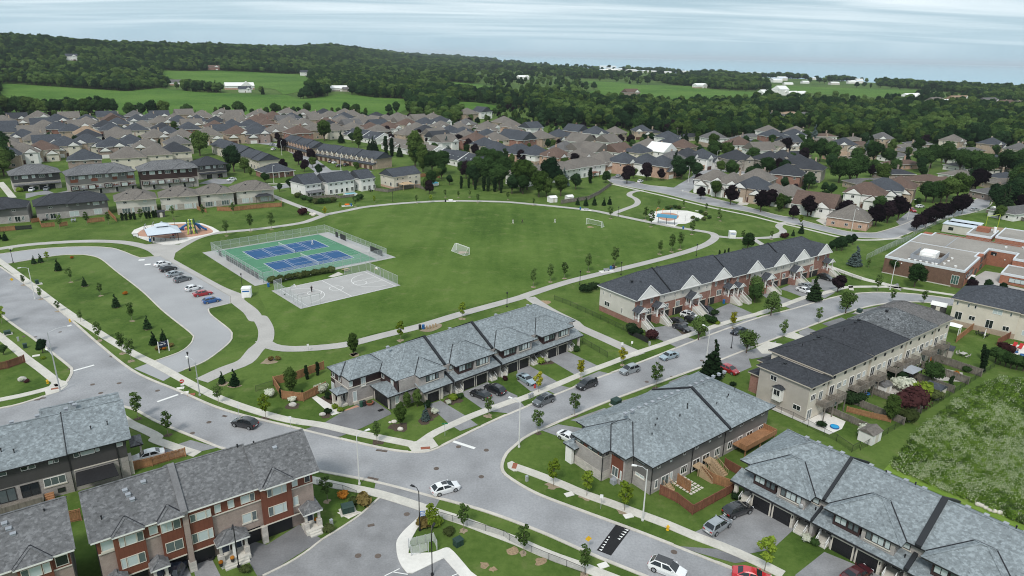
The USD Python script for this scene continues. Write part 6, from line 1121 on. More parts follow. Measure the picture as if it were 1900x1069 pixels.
plants('along the upper path by the splash pad','young_dark','B3 682,497,5.2|B3 938,505,5.2|B3 980,558,6.4|B3 1280,615,5.6','dark young tree',5.5,.7)
plants('on the lawn by the park road','young_maple','B3 1035,415,3.6|B3 1220,415,3.2|B3 1385,445,3.4|B3 1478,490,3.6|B3 1490,515,3.0|B3 1655,655,3.6|B3 1865,650,3.2','small young tree',3.4,.6)
plants('on the bank left of the splash pad','young_spruce','B3 442,398,3.6|B3 502,405,4.2|B3 565,400,4.2|B3 635,402,3.6|B3 677,395,3.8','dense dark young spruce',4)
plants('behind the red brick row','green_tree','B3 1690,725,6.0','broad young tree',6); plants('left of the red brick row','dark_shrub','B3 500,1040,2.4|B3 560,1020,2.2','dark bush',2.2)
plants('behind the red brick row','cedar_column','B3 1480,780,2.4|B3 1520,772,2.2|B3 1548,765,2.4','dark clipped cedar',2.4); plants('behind the red brick row','lime_shrub','B3 1425,808,1.6','bright yellow bush',1.6)
plants('in the dark clump beside the red brick row','dark_tree','B4 480,745,4.0|B4 520,735,4.6|B4 560,735,5.0|B4 600,705,4.4|B4 640,690,4.0|B4 550,715,4.4','small dark tree',4.5)
plants('beside the red brick row','blue_spruce','B4 655,845,6.4','big blue spruce',6.4,wide=1.25); plants('on the verge left of the school','young_dark','B4 820,1035,5.2|B4 755,860,3.2','dark young tree',5)
plants('in front of the school wall','green_tree','B4 940,905,5.2|B4 1095,1000,7.2','leafy green tree',6); plants('in the school forecourt','purple_maple','B4 1500,1045,4.2','purple tree',4.4); plants('in the school forecourt','dark_tree','B4 1625,1030,3.6|B4 1735,1045,3.2|B4 1505,985,2.6','small round dark tree',3.4)
plants('at the small path on the right park lawn','burgundy_shrub','B4 138,640,2.2','burgundy bush',2.2); plants('near the right park path','young_spruce','B4 203,625,2.6|B4 262,608,4.2','slender dark conifer',3); plants('by the road on the right park lawn','young_lime','B4 257,545,4.0','pale lime sapling',4)
# verge trees
plants('on the upper left road verge','young_dark','B1 175,985,2.8|C1 300,60,3.0|C1 430,150,2.8|C1 595,230,3.0|C1 728,365,4.4|C1 900,460,4.6|C1 965,515,5.0','small street tree',3,.7)
plants('at the left edge by the road','young_lime','C1 15,240,4.4','tall lime sapling',4.4); plants('on the left verge by the lamp','dark_tree','C1 315,455,3.2','round dark sapling',3.2)
plants('on the front verge of the left townhouses','young_maple','C1 1017,940,5.2|C1 1235,1060,4.4','green street maple',5,.6,'mulch')
plants('beside the pavement near the no entry sign','young_dark','C1 1605,830,4.0','dark sapling',4); plants('on the mound beside the lower path','young_spruce','C1 1632,680,2.6|C1 1725,695,3.6','dark small spruce',3,1.1)
plants('on the corner lawn left of the centre townhouses','young_lime','C2 52,935,4.6','lime street tree',4.6,.9,'mulch'); plants('on the path behind the centre townhouses','oval_tree','C2 697,465,4.6','dense green sapling',4.6,.8); plants('on the path behind the centre townhouses','young_lime','C2 1040,365,4.6|C2 1495,205,4.2','bright lime sapling',4.4,.8)
plants('on the corner island verge','young_dark','D2 870,90,3.8','sparse sapling',3.8,.9,'mulch'); plants('in front of the centre townhouses','young_dark','C2 1688,920,3.8','dark sapling',3.8,.8)
plants('on the north verge of the right road','young_yellow','C3 155,745,4.2|C3 465,640,4.0|C3 770,545,4.0|C3 1580,275,4.2','yellow-green street tree',4,.5)
plants('in front of the red brick row','street_maple','C3 1330,360,6.0|C3 1740,60,6.6|C3 1860,180,6.4','leafy green street tree',6); plants('in front of the red brick row','tall_spruce','h 1180,720,7.0','dark green pyramidal tree',7); plants('at the right end of the red brick row','purple_maple','B4 530,1040,5.2','purple round maple',5.2)
plants('on the south verge of the right road','young_dark','C3 150,1045,4.6|C3 420,915,4.6|C3 1015,715,5.4','slim dark street tree',4.6,.6,'mulch'); plants('beside the red hatchback drive','tall_spruce','C3 1425,640,8.2','tall dark fir',8.2); plants('on the south verge by the dark drive','street_maple','C3 1680,455,5.6','flat-topped street tree',5.6)
plants('by the curve of the right road','street_maple','C4 590,165,6.2','round street tree',6.2); plants('on the verge of the cream row','young_maple','C4 125,350,4.6|C4 387,240,4.2','slender sapling',4.4); plants('along the curve of the right road','young_maple','C4 928,85,3.6|C4 1158,95,3.8','small sapling',3.8)
plants('by the near right side lawn','young_lime','D3 262,405,4.4|D3 508,480,4.2|D3 785,590,4.8','bright green street tree',4.4,.95); plants('on the verge below the rooftops at bottom right','young_lime','D3 1815,1030,5.2','large lime street tree',5.2,.9)
plants('along the bottom verge fence','young_maple','D2 505,520,4.2|D2 1505,735,4.2|D3 45,905,4.4|D3 488,1060,4.2','thin green street tree',4.2,.5); plants('in the planted corner by the black lamp','young_lime','D2 1270,740,4.2','pale sapling',4.2)
# garden plants of the centre corner
for s,k,h,lab in (('C2 1045,985','oval_tree',4.2,'bushy ornamental tree in front of the corner garage'),('C2 1090,860','oval_tree',3.0,'second bushy ornamental tree behind the larger one by the garage'),('C2 1165,850','oval_tree',3.4,'feathery ornamental tree against the townhouse wall'),('C2 1225,950','blue_spruce',3.0,'small blue spruce in the corner garden'),('C2 1290,900','white_hydrangea',1.1,'pale flowering bush beside the single drive'),('C2 1425,800','lime_shrub',1.3,'lime leafy clump at the second entry of the centre row'),('C2 1395,830','white_hydrangea',.9,'pale bush in front of the lime clump'),('C2 560,860','lime_shrub',.9,'lime ball bush at the corner portico'),('C2 597,885','lime_shrub',.9,'second lime ball bush beside the corner portico steps'),('C2 465,745','white_hydrangea',2.0,'big white hydrangea at the corner fence'),('C2 85,775','white_hydrangea',1.6,'white flowering bush at the black fence'),('C2 250,815','white_hydrangea',1.2,'white bush at the wooden fence corner'),('C2 510,900','dark_shrub',1.0,'dark ball bush beside the rock'),('C2 240,750','oval_tree',5.0,'leafy tree rising at the wooden fence'),('C2 325,800','cedar_column',2.0,'slim cedar at the right of the wooden fence'),('C2 165,785','cedar_column',2.0,'slim cedar at the left corner of the wooden fence'),('C2 510,790','dark_shrub',1.2,'dark bush beside the corner walkway'),('C2 555,800','burgundy_shrub',1.2,'burgundy bush beside the corner portico'),('C2 1240,850','dark_shrub',1.2,'dark hedge bush beside the single garage'),('C2 1480,785','green_shrub',1.0,'green bush at the edge of the first lawn strip'),('C2 355,650','cedar_column',3.0,'cedar inside the wooden fenced yard'),('C2 435,620','cedar_column',3.0,'second cedar inside the wooden fenced yard'),
                     ('C3 165,530','lime_shrub',1.4,'lime plant bed beside the last but one entry of the centre row'),('C3 220,520','white_hydrangea',.9,'pale bush between the two right drives of the centre row'),('C3 430,440','green_shrub',1.3,'green bush at the right end of the centre row'),('b 600,790','burgundy_shrub',.9,'reddish plant bed at the white steps of the centre row'),
                     ('C3 980,350','burgundy_shrub',2.6,'burgundy bush at the left corner of the red row'),('C3 830,300','dark_shrub',2.2,'dark clipped hedge end at the red row'),('C3 870,330','dark_shrub',2.2,'dark clipped hedge middle at the red row'),('C3 1430,235','green_shrub',1.8,'green bed bush in front of the red row'),('C3 1470,245','lime_shrub',1.0,'lime bed edge in front of the red row'),('C3 1385,215','green_shrub',1.6,'left green bed bush in front of the red row'),('C3 1445,180','dark_shrub',1.6,'dark ball bush beside the blue car'),('h 560,740','green_tree',5.2,'round green tree in front of the middle of the red row'),('h 400,690','orange_flower_bed',1.6,'rust and green bed at the recess of the red row'),
                     ('C4 -370,560','green_shrub',1.2,'low green bush beside the tall dark fir'),('C3 1490,640','white_hydrangea',1.2,'pale bush right of the tall dark fir'),('C3 1580,700','dark_shrub',1.0,'low dark bed left of the cream row')):
    x,y = P(s)[0]; plant(k,x,y,h,lab)
bed(*P('C2 1030,1000')[0],1.5,'mulch'); bed(*P('C2 1228,950')[0],1.3,'mulch'); bed(*P('C2 250,845')[0],1.4,'mulch'); bed(*P('C2 500,910')[0],1.2,'mulch'); bed(*P('C2 515,800')[0],1.8,'mulch'); bed(*P('C2 1290,890')[0],1.6,'mulch'); bed(*P('C2 1425,805')[0],1.6,'mulch'); bed(*P('C3 1180,310')[0],2.0,'mulch'); bed(*P('C3 200,515')[0],1.8,'mulch')
for s,r in (('C3 205,85',1.6),('C2 80,515',1.6),('C2 700,470',.9),('D2 1660,990',.6),('D2 1720,1020',.5),('D2 1870,885',.8),('D3 170,960',.7)):bed(*P(s)[0],r,'mulch_dry' if 'C2' in s else 'soil')
# gardens of the cream rows, right edge
for s,k,h,lab in (('C4 840,640','white_hydrangea',2.2,'white flowering bush under the balconies of the cream row'),('C4 1010,735','white_hydrangea',3.2,'large round white-flowering bush in the cream row gardens'),('C4 1220,690','green_tree',5.0,'round deep green tree in the cream row gardens'),('C4 1150,780','lime_shrub',3.4,'bright yellow-green bush at the garden end'),('C4 1070,860','burgundy_shrub',4.4,'large burgundy bush at the garden end'),('C4 910,960','oval_tree',5.2,'pale green tree at the near garden corner'),('C4 650,830','dark_shrub',2.6,'dark bush hanging over the garden fence'),('C4 610,800','dark_shrub',2.0,'dark bush beside the new timber steps'),('C4 1350,730','cedar_column',3.2,'small cedar right of the garden shed'),('C4 1590,590','cedar_column',5.0,'pointed cedar in the far garden corner'),('C4 1590,500','cedar_column',3.4,'shorter cedar by the far garden fence'),('C4 1760,450','burgundy_shrub',2.6,'burgundy bush beside the red lawn chairs'),('C4 945,660','dark_shrub',3.0,'dark bush left of the garden gazebo'),('C4 1480,590','green_shrub',1.6,'low green bush at the end of the third garden'),('C4 1520,600','white_hydrangea',1.2,'pale flower clump at the fence corner'),('C4 1240,800','olive_shrub',2.2,'olive bush at the end of the gardens'),('C4 1050,950','olive_shrub',2.4,'tall weeds beside the grey post'),('D4 740,50','white_hydrangea',2.4,'flowering bush leaning on the white garden shed'),('C4 410,1000','dark_shrub',1.2,'ball bush on the pale patio'),('C4 1400,620','orange_flower_bed',1.0,'rusty flower bed in the long garden'),('C4 1310,530','green_shrub',1.0,'green bed in the long garden')):
    x,y = P(s)[0]; plant(k,x,y,h,lab)
for k,s in enumerate(('C4 1690,520','C4 1720,540','C4 1760,555','C4 1800,570','C4 1840,580','C4 1890,590')):x,y = P(s)[0]; plant('green_tree',x,y,3.4,'clipped bright hedge bush along the meadow, %s' % order_label(k,6),None,wide=1.35)
# left yard, lane corner, beds
for s,k,h,lab in (('C1 30,470','green_tree',2.4,'leafy vegetable bush behind the left brown fence'),('C1 160,665','white_hydrangea',.8,'pale flowers around the lawn rock'),('C1 200,672','burgundy_shrub',.7,'reddish plant on the lawn rock bed'),('C1 320,500','lime_shrub',.7,'yellow-green bed on the left verge'),('C1 1170,430','grass_tuft',1.0,'tan ornamental grass left of the park sign'),('C1 1255,410','grass_tuft',.9,'tan ornamental grass right of the park sign'),('C1 1205,430','orange_flower_bed',.7,'rusty planting under the park sign'),('C1 920,25','orange_flower_bed',.9,'orange flower bed in the car park lawn'),('B1 530,790','orange_flower_bed',.8,'round flower bed at the top of the car park lawn'),('B1 80,730','white_hydrangea',.9,'white flower bed by the upper left path'),('C2 90,510','grass_tuft',.9,'brown grass clump on the lower park lawn'),('C2 140,505','grass_tuft',.8,'second brown grass clump on the lower park lawn'),
                     ('D2 620,490','orange_flower_bed',1.2,'rust coloured shrub in the lane bed'),('D2 700,540','olive_shrub',1.2,'olive shrub in the lane bed'),('D2 770,540','grass_tuft',1.6,'yellow grass clump by the utility box'),('D2 740,510','white_hydrangea',.7,'pale plant by the utility box'),('D2 520,740','olive_shrub',1.1,'olive shrub at the lane lawn corner'),('D2 1230,700','grass_tuft',1.6,'tall yellow grass beside the black lane lamp'),('D2 1310,690','lime_shrub',1.4,'yellow-green clump by the corner fence'),('D2 1400,760','olive_shrub',1.1,'olive clump behind the glass shelter'),('f 1290,1040','olive_shrub',1.0,'olive planting at the black lamp on the forecourt'),('D2 430,680','lime_shrub',.7,'potted plant at the right portico'),('D4 300,810','white_hydrangea',1.1,'pale plant bed in front of the lower right entries'),('D4 350,840','green_shrub',1.0,'green plant bed in front of the lower right entries'),('D3 1600,500','dark_shrub',1.2,'dark bush at the left end of the lower right row'),('l 230,540','lime_shrub',2.2,'lime bush left of the far white car'),('l 420,520','green_shrub',1.8,'green bush between the far car ports'),('B2 320,470','burgundy_shrub',3.2,'burgundy bush by the path junction'),('C2 190,30','green_shrub',.3,'tiny weed at the court corner')):
    x,y = P(s)[0]; plant(k,x,y,h,lab)
hb = [P('B2 %d,%d' % (100+62*i,970-11*i))[0] for i in range(8)]
for i,(x,y) in enumerate(hb):plant('olive_shrub',x,y,2.0,'yellow-green hedge clump between the two courts, %s' % order_label(i,8),None)
for i,(x,y) in enumerate(P('B1 900,510 930,508 960,505 990,505 1075,498 1100,495 1130,490 1150,488')):plant('cedar_column',x,y,2.8,'dark cedar in the hedge behind the playground, %s' % order_label(i,8),None,wide=1.6)
for i,(x,y) in enumerate(P('p 690,742 720,735 760,732 800,738 1000,780 1040,800 1075,830 1030,845 960,850 930,835')):plant('olive_shrub' if i % 2 else 'green_shrub',x,y,1.5,'low shrub around the splash pad rim, %s' % order_label(i,10),None)
# bigger trees among the houses
plants('lining the park road','purple_maple','p 315,505,9.5|p 495,475,9.5|p 1000,650,6.0|p 1275,700,9.0|p 1555,765,9.5|p 1855,835,6.0|p 1260,610,8.0|p 1640,720,8.0','dark purple maple',9); plants('in the purple row beside the right street','purple_maple','q 240,670,9.0|q 500,720,9.0|q 760,745,9.0|q 850,720,9.0|q 930,700,10.0|q 1070,785,7.0|q 1140,760,8.0|q 1220,730,9.0|q 1290,690,7.0|q 1360,670,9|q 1420,650,9','dark purple maple',9)
plants('among the middle rooftops','purple_maple','A2 845,840,9|A2 945,865,10|A2 400,830,7|A2 550,850,6|A2 140,880,6|A2 170,950,8|A2 390,1020,7|A2 295,1050,8|A2 1170,885,9|A2 1250,915,9|A2 1465,925,9|A2 1540,960,9|A2 1590,990,8|A2 1400,765,8|A2 430,750,6|A2 330,715,7','dark purple maple',8)
plants('behind the playing field','purple_maple','o 475,660,9.5|o 890,510,9|o 980,530,9|o 1490,570,9|o 1220,540,7|o 1725,590,6|o 800,320,7|o 890,325,7','dark purple maple',9); plants('among the right middle rooftops','purple_maple','p 60,390,6|p 250,165,9|p 350,165,9|p 180,290,7|p 700,70,14|p 960,60,14|q 80,200,12|q 720,365,7|q 1520,480,12|q 1130,130,9','dark purple tree',9)
plants('near the left townhouses','light_tree','m 840,235,15|m 1330,420,8','bright round green tree',12); plants('near the left townhouses','dark_tree','m 1215,410,14|m 1150,440,6','dark round tree',11); plants('behind the white houses','light_tree','n 640,200,15|n 500,510,6|n 1020,550,5','bright green tree',9)
plants('behind the slate dormer row','tall_spruce','n 840,225,9|n 1170,320,8|n 1240,330,8|n 1520,385,8|n 1210,310,9','dark conifer',9); plants('behind the slate dormer row','oval_tree','n 1040,280,13|n 1700,500,19|n 1790,560,14','tall green tree',14); plants('behind the slate dormer row','cedar_column','n 1360,350,11|n 1430,375,11','tall columnar cedar',11)
plants('in the belt behind the playing field','green_tree','o 60,560,12|o 160,600,12|o 250,620,13|o 580,690,13|o 680,720,14|o 780,760,12|o 1000,800,9|o 640,560,12|o 720,600,13|o 820,660,12','big green tree',12); plants('in the belt behind the playing field','dark_tree','o 1260,740,15|o 540,720,10|o 1490,760,8|o 900,800,9','big dark tree',12); plants('in the belt behind the playing field','light_tree','o 980,780,15|o 1150,830,12|o 1040,760,13|o 1350,820,10|o 1220,830,9','light green willow-like tree',13); plants('in the belt behind the playing field','blue_spruce','o 1385,730,9|o 290,410,10','blue spruce',9); plants('in the belt behind the playing field','cedar_column','o 840,560,11|o 430,750,6|o 500,745,5|o 560,760,6|o 640,770,7|o 680,775,7|o 740,780,7|o 800,790,6','dark cedar',8)
plants('around the road corner house','dark_tree','p 770,450,12|p 900,430,11|p 820,470,9|p 960,460,9','big dark garden tree',11); plants('around the road corner house','tall_spruce','p 755,440,14','tall dark fir',14); plants('around the gable house by the park road','purple_maple','p 980,560,8|p 1060,580,7','purple bush tree',7); plants('around the gable house by the park road','light_tree','p 1135,630,8|p 1420,600,5','light green round tree',8)
plants('on the right wooded street','light_tree','q 1300,560,12|q 1380,540,13|q 1260,560,10|q 820,380,6|q 1700,690,6','bright round tree',12); plants('on the right wooded street','green_tree','q 1140,560,10|q 1200,565,10|q 480,410,14|q 560,420,14|q 610,400,15|q 740,260,14|q 870,280,10|q 330,250,15|q 230,230,14|q 410,260,14|q 1180,300,15|q 1290,290,16|q 1100,320,14|q 1400,330,14|q 1500,360,15|q 1600,380,14|q 1740,350,15|q 1840,360,15','large green tree',13); plants('on the right wooded street','dark_tree','q 1680,620,11|q 1760,600,12|q 1820,560,12|q 1660,560,9','large dark tree',12); plants('on the right wooded street','blue_spruce','q 290,80,12|q 685,210,11','blue spruce',11); plants('on the right wooded street','tall_spruce','q 1750,640,12|q 1720,640,10','dark pointed conifer',11); plants('around the right road houses','green_tree','q 60,610,6|q 100,600,5|q 310,670,5|q 520,570,5|q 1080,590,4','small green tree',5)
plants('along the white house verge','dark_tree','n 580,600,6|n 120,790,4|n 240,760,5','dark verge tree',5); plants('along the far inner street','purple_maple','n 130,310,7|n 340,480,7|n 490,430,7|n 760,120,8|n 700,130,7','dark purple street maple',7)
for i,(x,y) in enumerate(P('n 330,860 400,890 470,915 540,930 610,930 680,925 740,915 1060,880 1000,900')):plant('green_shrub' if i % 3 else 'olive_shrub',x,y,2.4,'overgrown hedge bush below the white houses, %s' % order_label(i,9),None)

# ---- scatter over gardens, then the woods
blocked = unary_union([paved.buffer(3),ne_road.buffer(3),paths_poly.buffer(2),all_drives.buffer(1.5)]); pblock = prep(blocked)
park = prep(Polygon(P('B1 0,1069 0,560 900,505 1850,440 B2 200,430 700,400 B2 1400,330 B3 0,340 700,240 1900,520 B4 900,650 B4 1100,700 F 1900,690 1900,1069 0,1069')).buffer(2))
school_zone = prep(Polygon(P('q 1100,800 1420,690 1560,640 1640,640 1900,690 1980,720 1980,1000 900,1000')))
tp = np.array(tree_spots); hs = np.array(house_spots)
def clear(x,y,m=2.5,own=4.5):
    return np.min(np.hypot(hs[:,0]-x,hs[:,1]-y)-hs[:,2]) > m and np.min(np.hypot(tp[:,0]-x,tp[:,1]-y)) > own
yard = []; sx0,sy0,sx1,sy1 = SUBURB.bounds; psub = prep(SUBURB)
rowblock = prep(unary_union([Polygon(P(s)).buffer(8) for s in ('l 0,1000 0,560 270,270 700,180 1300,170 1640,300 1640,900','m 0,300 560,230 1100,270 1130,540 1640,600 1640,900 0,800','m 860,40 980,120 1290,330 1500,400 1760,330 1600,200 1200,80','n 150,150 160,300 540,440 1250,560 1460,460 1100,300 600,200','n 290,640 290,870 1500,800 1740,640 1740,500 1300,480')]))
while len(yard) < 470:
    x,y = rng.uniform(sx0,sx1),rng.uniform(sy0,sy1); q = Point(x,y)
    if not psub.contains(q) or pblock.contains(q) or park.contains(q) or school_zone.contains(q) or rowblock.contains(q) or abs(math.atan2(x,y)) > .72 or y < 240:continue
    right = x > 90 + .05 * y; woods = right and y > 330
    if rng.random() < (.55 if woods else .30 if x>-60 else .62):continue
    if not clear(x,y,1.0 if not woods else 1.5,6.0 if not woods else 7.5):
        if rng.random() < .02:yard.append(None)
        continue
    yard.append((x,y,woods)); tp = np.vstack([tp,[x,y]])
yard = [t for t in yard if t]
yk_names = {'green_tree':'mid green garden tree','dark_tree':'dark green garden tree','light_tree':'light green garden tree','purple_maple':'dark purple garden tree','oval_tree':'narrow green garden tree','tall_spruce':'dark garden conifer','cedar_column':'dark columnar garden cedar'}
yard.sort(key=lambda t:math.hypot(t[0],t[1]))
for i,(x,y,w) in enumerate(yard):
    k = rng.choice(['green_tree','dark_tree','light_tree','purple_maple','oval_tree','tall_spruce','cedar_column'],p=[.36,.26,.12,.04,.12,.06,.04] if w else [.26,.2,.16,.16,.12,.06,.04])
    h = rng.uniform(6.5,11.5) if w else rng.uniform(4.5,8.5)
    zone = 'at right' if w else 'on the left' if x < -90 else 'in the middle' if x < 60 else 'on the right'
    j = int(np.argmin(np.hypot(hs[:,0]-x,hs[:,1]-y))); dx,dy = x - hs[j,0],y - hs[j,1]; ux,uy = y / math.hypot(x,y),-x / math.hypot(x,y); side,dep = dx * ux + dy * uy,-dx * uy + dy * ux
    where = ('right of' if side>0 else 'left of') if abs(side) > abs(dep) else ('behind' if dep>0 else 'in front of'); size = 'tall' if h > (9.8 if w else 7.2) else 'low' if h < (8.0 if w else 5.6) else 'mid-sized'
    lab = '%s %s %s a %s %s house %s' % (size,yk_names[k],where,*house_look[j],zone); plant(k,x,y,h,lab,lab.replace('tree','trees',1))
fields = prep(unary_union(FIELDS)); near_sub = prep(SUBURB.union(Point(0,0).buffer(430)).buffer(3)); forest = []
hall_pts = np.array([PT(s)[0] for s,*_ in halls])
yy = 380.0; frng = np.random.default_rng(3)
d = 400.0
while d < 6500:
    sp = max(8.0,.0054*d) ; na = int(1.52*d/sp); a = np.linspace(-.76,.76,na) + frng.uniform(-.5,.5,na) * 1.5 / na; dd = d + frng.uniform(-.5,.5,na) * sp
    x,y = dd * np.sin(a),dd * np.cos(a); D = np.interp(a,AZ_T,D_T); S = np.interp(a,SHORE_AZ,SHORE_D); dens = np.where(a>-.06,np.clip(1.0-.95*np.clip((dd-800)/350,0,1)*(meshkit.fbm(np.stack([x/210,y/420,x*0],-1),3,9)>.40),0,1),1.0)
    ok = (dd<np.where(D<3500,D+260,S-100)) & (dd<S-60) & (frng.random(na)<dens)
    forest.append(np.stack([x[ok],y[ok],np.full(ok.sum(),sp)],1)); d += sp * .9
forest = np.vstack(forest)
import shapely
pts = shapely.points(forest[:,:2]); FU = unary_union(FIELDS[:2]+FIELDS[3:]); shapely.prepare(FU); bad = np.zeros(len(pts),bool)
for k_ in (1.0,1.04,1.08,1.12,1.16):bad |= shapely.contains(FU,shapely.points(forest[:,:2]*k_))
bad |= shapely.contains(FIELDS[2],pts)
bad = bad | shapely.contains(SUBURB.buffer(-4),pts) | shapely.contains(Point(0,0).buffer(370),pts)
forest = forest[~bad]
far_h = np.array([s for s in house_spots if math.hypot(s[0],s[1])>560]); keep = np.ones(len(forest),bool)
for hx,hy,hr in list(far_h) + [(q[0],q[1],45) for q in hall_pts]:
    dh = math.hypot(hx,hy); ux,uy = hx / dh,hy / dh; along = forest[:,0] * ux + forest[:,1] * uy - dh; side = np.abs(-forest[:,0]*uy+forest[:,1]*ux)
    keep &= ~((side<hr*1.0) & (along>-dh*.085-hr) & (along<hr))
forest = forest[keep]; fz = terrain(forest[:,0],forest[:,1]); order = np.argsort(np.hypot(forest[:,0],forest[:,1])); forest,fz = forest[order],fz[order]
belt = [PT('A1 %d,%d' % (x,700-12*(x<850)))[0] for x in range(0,860,42)] + [PT('A1 %d,%d' % (x,675))[0] for x in range(15,800,55)] + [PT('A1 %d,712' % x)[0] for x in (960,1040,1130,1200,1380,1660,1760)] + [PT('A2 %d,%d' % q)[0] for q in ((60,690),(120,688),(220,690),(260,692),(360,680),(590,692),(640,690),(690,695),(720,690),(960,690),(1010,680))]
tree_line = [(x,y,8.0) for x,y in belt]; big_line = len(tree_line)
# the nearest woodland trees one by one
fk = ['green_tree','dark_tree','light_tree','oval_tree','tall_spruce']; near_n = 0
patch = meshkit.noise(np.c_[forest[:,:2]/60,forest[:,:1]*0],4)
vis = np.abs(np.arctan2(forest[:,0],forest[:,1])) < .66
single = np.zeros(len(forest),bool); single[np.nonzero(vis)[0][:190]] = True
tl_ = sorted(tree_line,key=lambda q:q[0]/q[1]); tk_ = [frng.choice(['green_tree','dark_tree','light_tree'],p=[.4,.45,.15]) for _ in tl_]
for i,(x,y,_) in enumerate(tl_):
    k = tk_[i]; plant(k,x,y,frng.uniform(12,17) if x<-240 else frng.uniform(7,13),'%s green tree in the line under the vineyard, %s' % ({'green_tree':'mid','dark_tree':'dark','light_tree':'light'}[k],hall_order(tk_[:i].count(k),tk_.count(k))),None,float(terrain(x,y)))
for i in np.nonzero(single)[0]:
    k = frng.choice(fk,p=[.38,.32,.14,.12,.04]); x,y = forest[i,:2]; side = 'left' if x < -60 else 'middle' if x < 130 else 'right'
    plant(k,x,y,frng.uniform(10,15),'%s at the near edge of the %s wood' % ({'green_tree':'mid green tree','dark_tree':'dark green tree','light_tree':'light green tree','oval_tree':'narrow green tree','tall_spruce':'dark conifer'}[k],side),'trees at the near edge of the %s wood' % side,float(fz[i]))
rest = ~single; fr,frz,fp = forest[rest],fz[rest],patch[rest]
wood = UsdGeom.PointInstancer.Define(stage,'/World/woodland'); tag(wood.GetPrim(),'dense mixed woodland covering the hillside and the plain','wood',None,'stuff')
protos = []
for i,(knd,leaf,n,sz) in enumerate((('round','leaf_dark',900,.5),('round','leaf_mid',900,.5),('round','leaf_young',900,.5),('oval','leaf_light',800,.5),('cone','leaf_conifer',700,.5),('round','leaf_conifer',900,.52),('round','leaf_light',900,.52))):
    px_ = UsdGeom.Xform.Define(stage,'/World/woodland/kind_of_tree'+('_%03d' % i if i else '')); r,blobs,tr = tree_shape(900+i,knd,12.0)
    v,f = leaf_cloud(r,blobs,n,sz); mb = MB().add(v,f); mb.add(*core(r,blobs,.86).arrays()); mb.build('crown',leaf,px_.GetPrim()); tr.build('trunk','bark',px_.GetPrim()); protos.append(px_.GetPath())
wood.CreatePrototypesRel().SetTargets(protos); n = len(fr)
pr = np.array([.30,.24,.06,.10,.04,.14,.12]); base = frng.choice(7,n,p=pr); base = np.where((fp>.66) & (frng.random(n)<.6),2,base); base = np.where((fp<.34) & (frng.random(n)<.6),0,base)
s = fr[:,2] / 8.0 * np.exp(frng.normal(0,.22,n)) * 1.06; sz = np.minimum(s,1.0+.30*(s-1)) * frng.uniform(.8,1.3,n)
wood.CreatePositionsAttr(Vt.Vec3fArray.FromNumpy(np.c_[fr[:,:2],frz-.3].astype(np.float32))); wood.CreateProtoIndicesAttr(Vt.IntArray.FromNumpy(base.astype(np.int32))); wood.CreateScalesAttr(Vt.Vec3fArray.FromNumpy(np.c_[s,s,sz].astype(np.float32)))
ang = frng.uniform(0,2*np.pi,n); wood.CreateOrientationsAttr(Vt.QuathArray([Gf.Quath(float(math.cos(t/2)),0,0,float(math.sin(t/2))) for t in ang]))
print('forest',n)
# meadow plants: uncountable
mpoly = Polygon(P('F 1652,868 1700,806 1792,732 1860,702 1900,708 2040,760 2100,1000 2000,1080 1900,975')); mx0,my0,mx1,my1 = mpoly.bounds; mp = prep(mpoly); pts_ = []
mr = np.random.default_rng(11)
cand = np.c_[mr.uniform(mx0,mx1,34000),mr.uniform(my0,my1,34000)]; cand = cand[shapely.contains(mpoly,shapely.points(cand))]; cand = cand[:12000]
md = UsdGeom.PointInstancer.Define(stage,'/World/wild_meadow'); tag(md.GetPrim(),'tangle of tall green weeds and white flower heads in the right meadow','meadow',None,'stuff'); mp_ = []
for i,(leaf,nn,hgt,sz) in enumerate((('leaf_meadow',46,.75,.13),('leaf_young',46,.65,.13),('weed_flower',40,.95,.07),('leaf_meadow',46,.85,.11))):
    q = UsdGeom.Xform.Define(stage,'/World/wild_meadow/weed'+('_%03d' % i if i else '')); r,blobs,tr = tree_shape(40+i,'shrub',hgt); v,f = leaf_cloud(r,blobs,nn,sz,.6); MB().add(v,f).build('leaves',leaf,q.GetPrim()); mp_.append(q.GetPath())
md.CreatePrototypesRel().SetTargets(mp_); n = len(cand); nz = meshkit.fbm(np.c_[cand/9.0,cand[:,:1]*0],3,2); pi_ = np.where(nz+.10*(cand[:,1]<92)-.06>.47,np.where(mr.random(n)<.5,2,np.where(mr.random(n)<.5,3,0)),np.where(mr.random(n)<.5,0,1)); pi_ = np.where(mr.random(n)<.10,2,pi_)
md.CreatePositionsAttr(Vt.Vec3fArray.FromNumpy(np.c_[cand,np.full(n,.02)].astype(np.float32))); md.CreateProtoIndicesAttr(Vt.IntArray.FromNumpy(pi_.astype(np.int32))); ms = mr.uniform(.6,1.15,n); md.CreateScalesAttr(Vt.Vec3fArray.FromNumpy(np.c_[ms,ms,ms*mr.uniform(.7,1.3,n)].astype(np.float32)))
for i,s_ in enumerate('D4 1560,550 1590,560 1620,575 1650,590 1680,600 1720,610 1760,600 1800,610 1850,620'.split()[1:]):
    x,y = P('D4 '+s_)[0]; mb = MB(); mb.sphere((x,y,.2),.45,1,(1,.8,.7)); tag(mb.build('rock','rock_pale',None,40),'pale boulder in the drainage swale of the meadow, %s' % order_label(i,9),'rock')

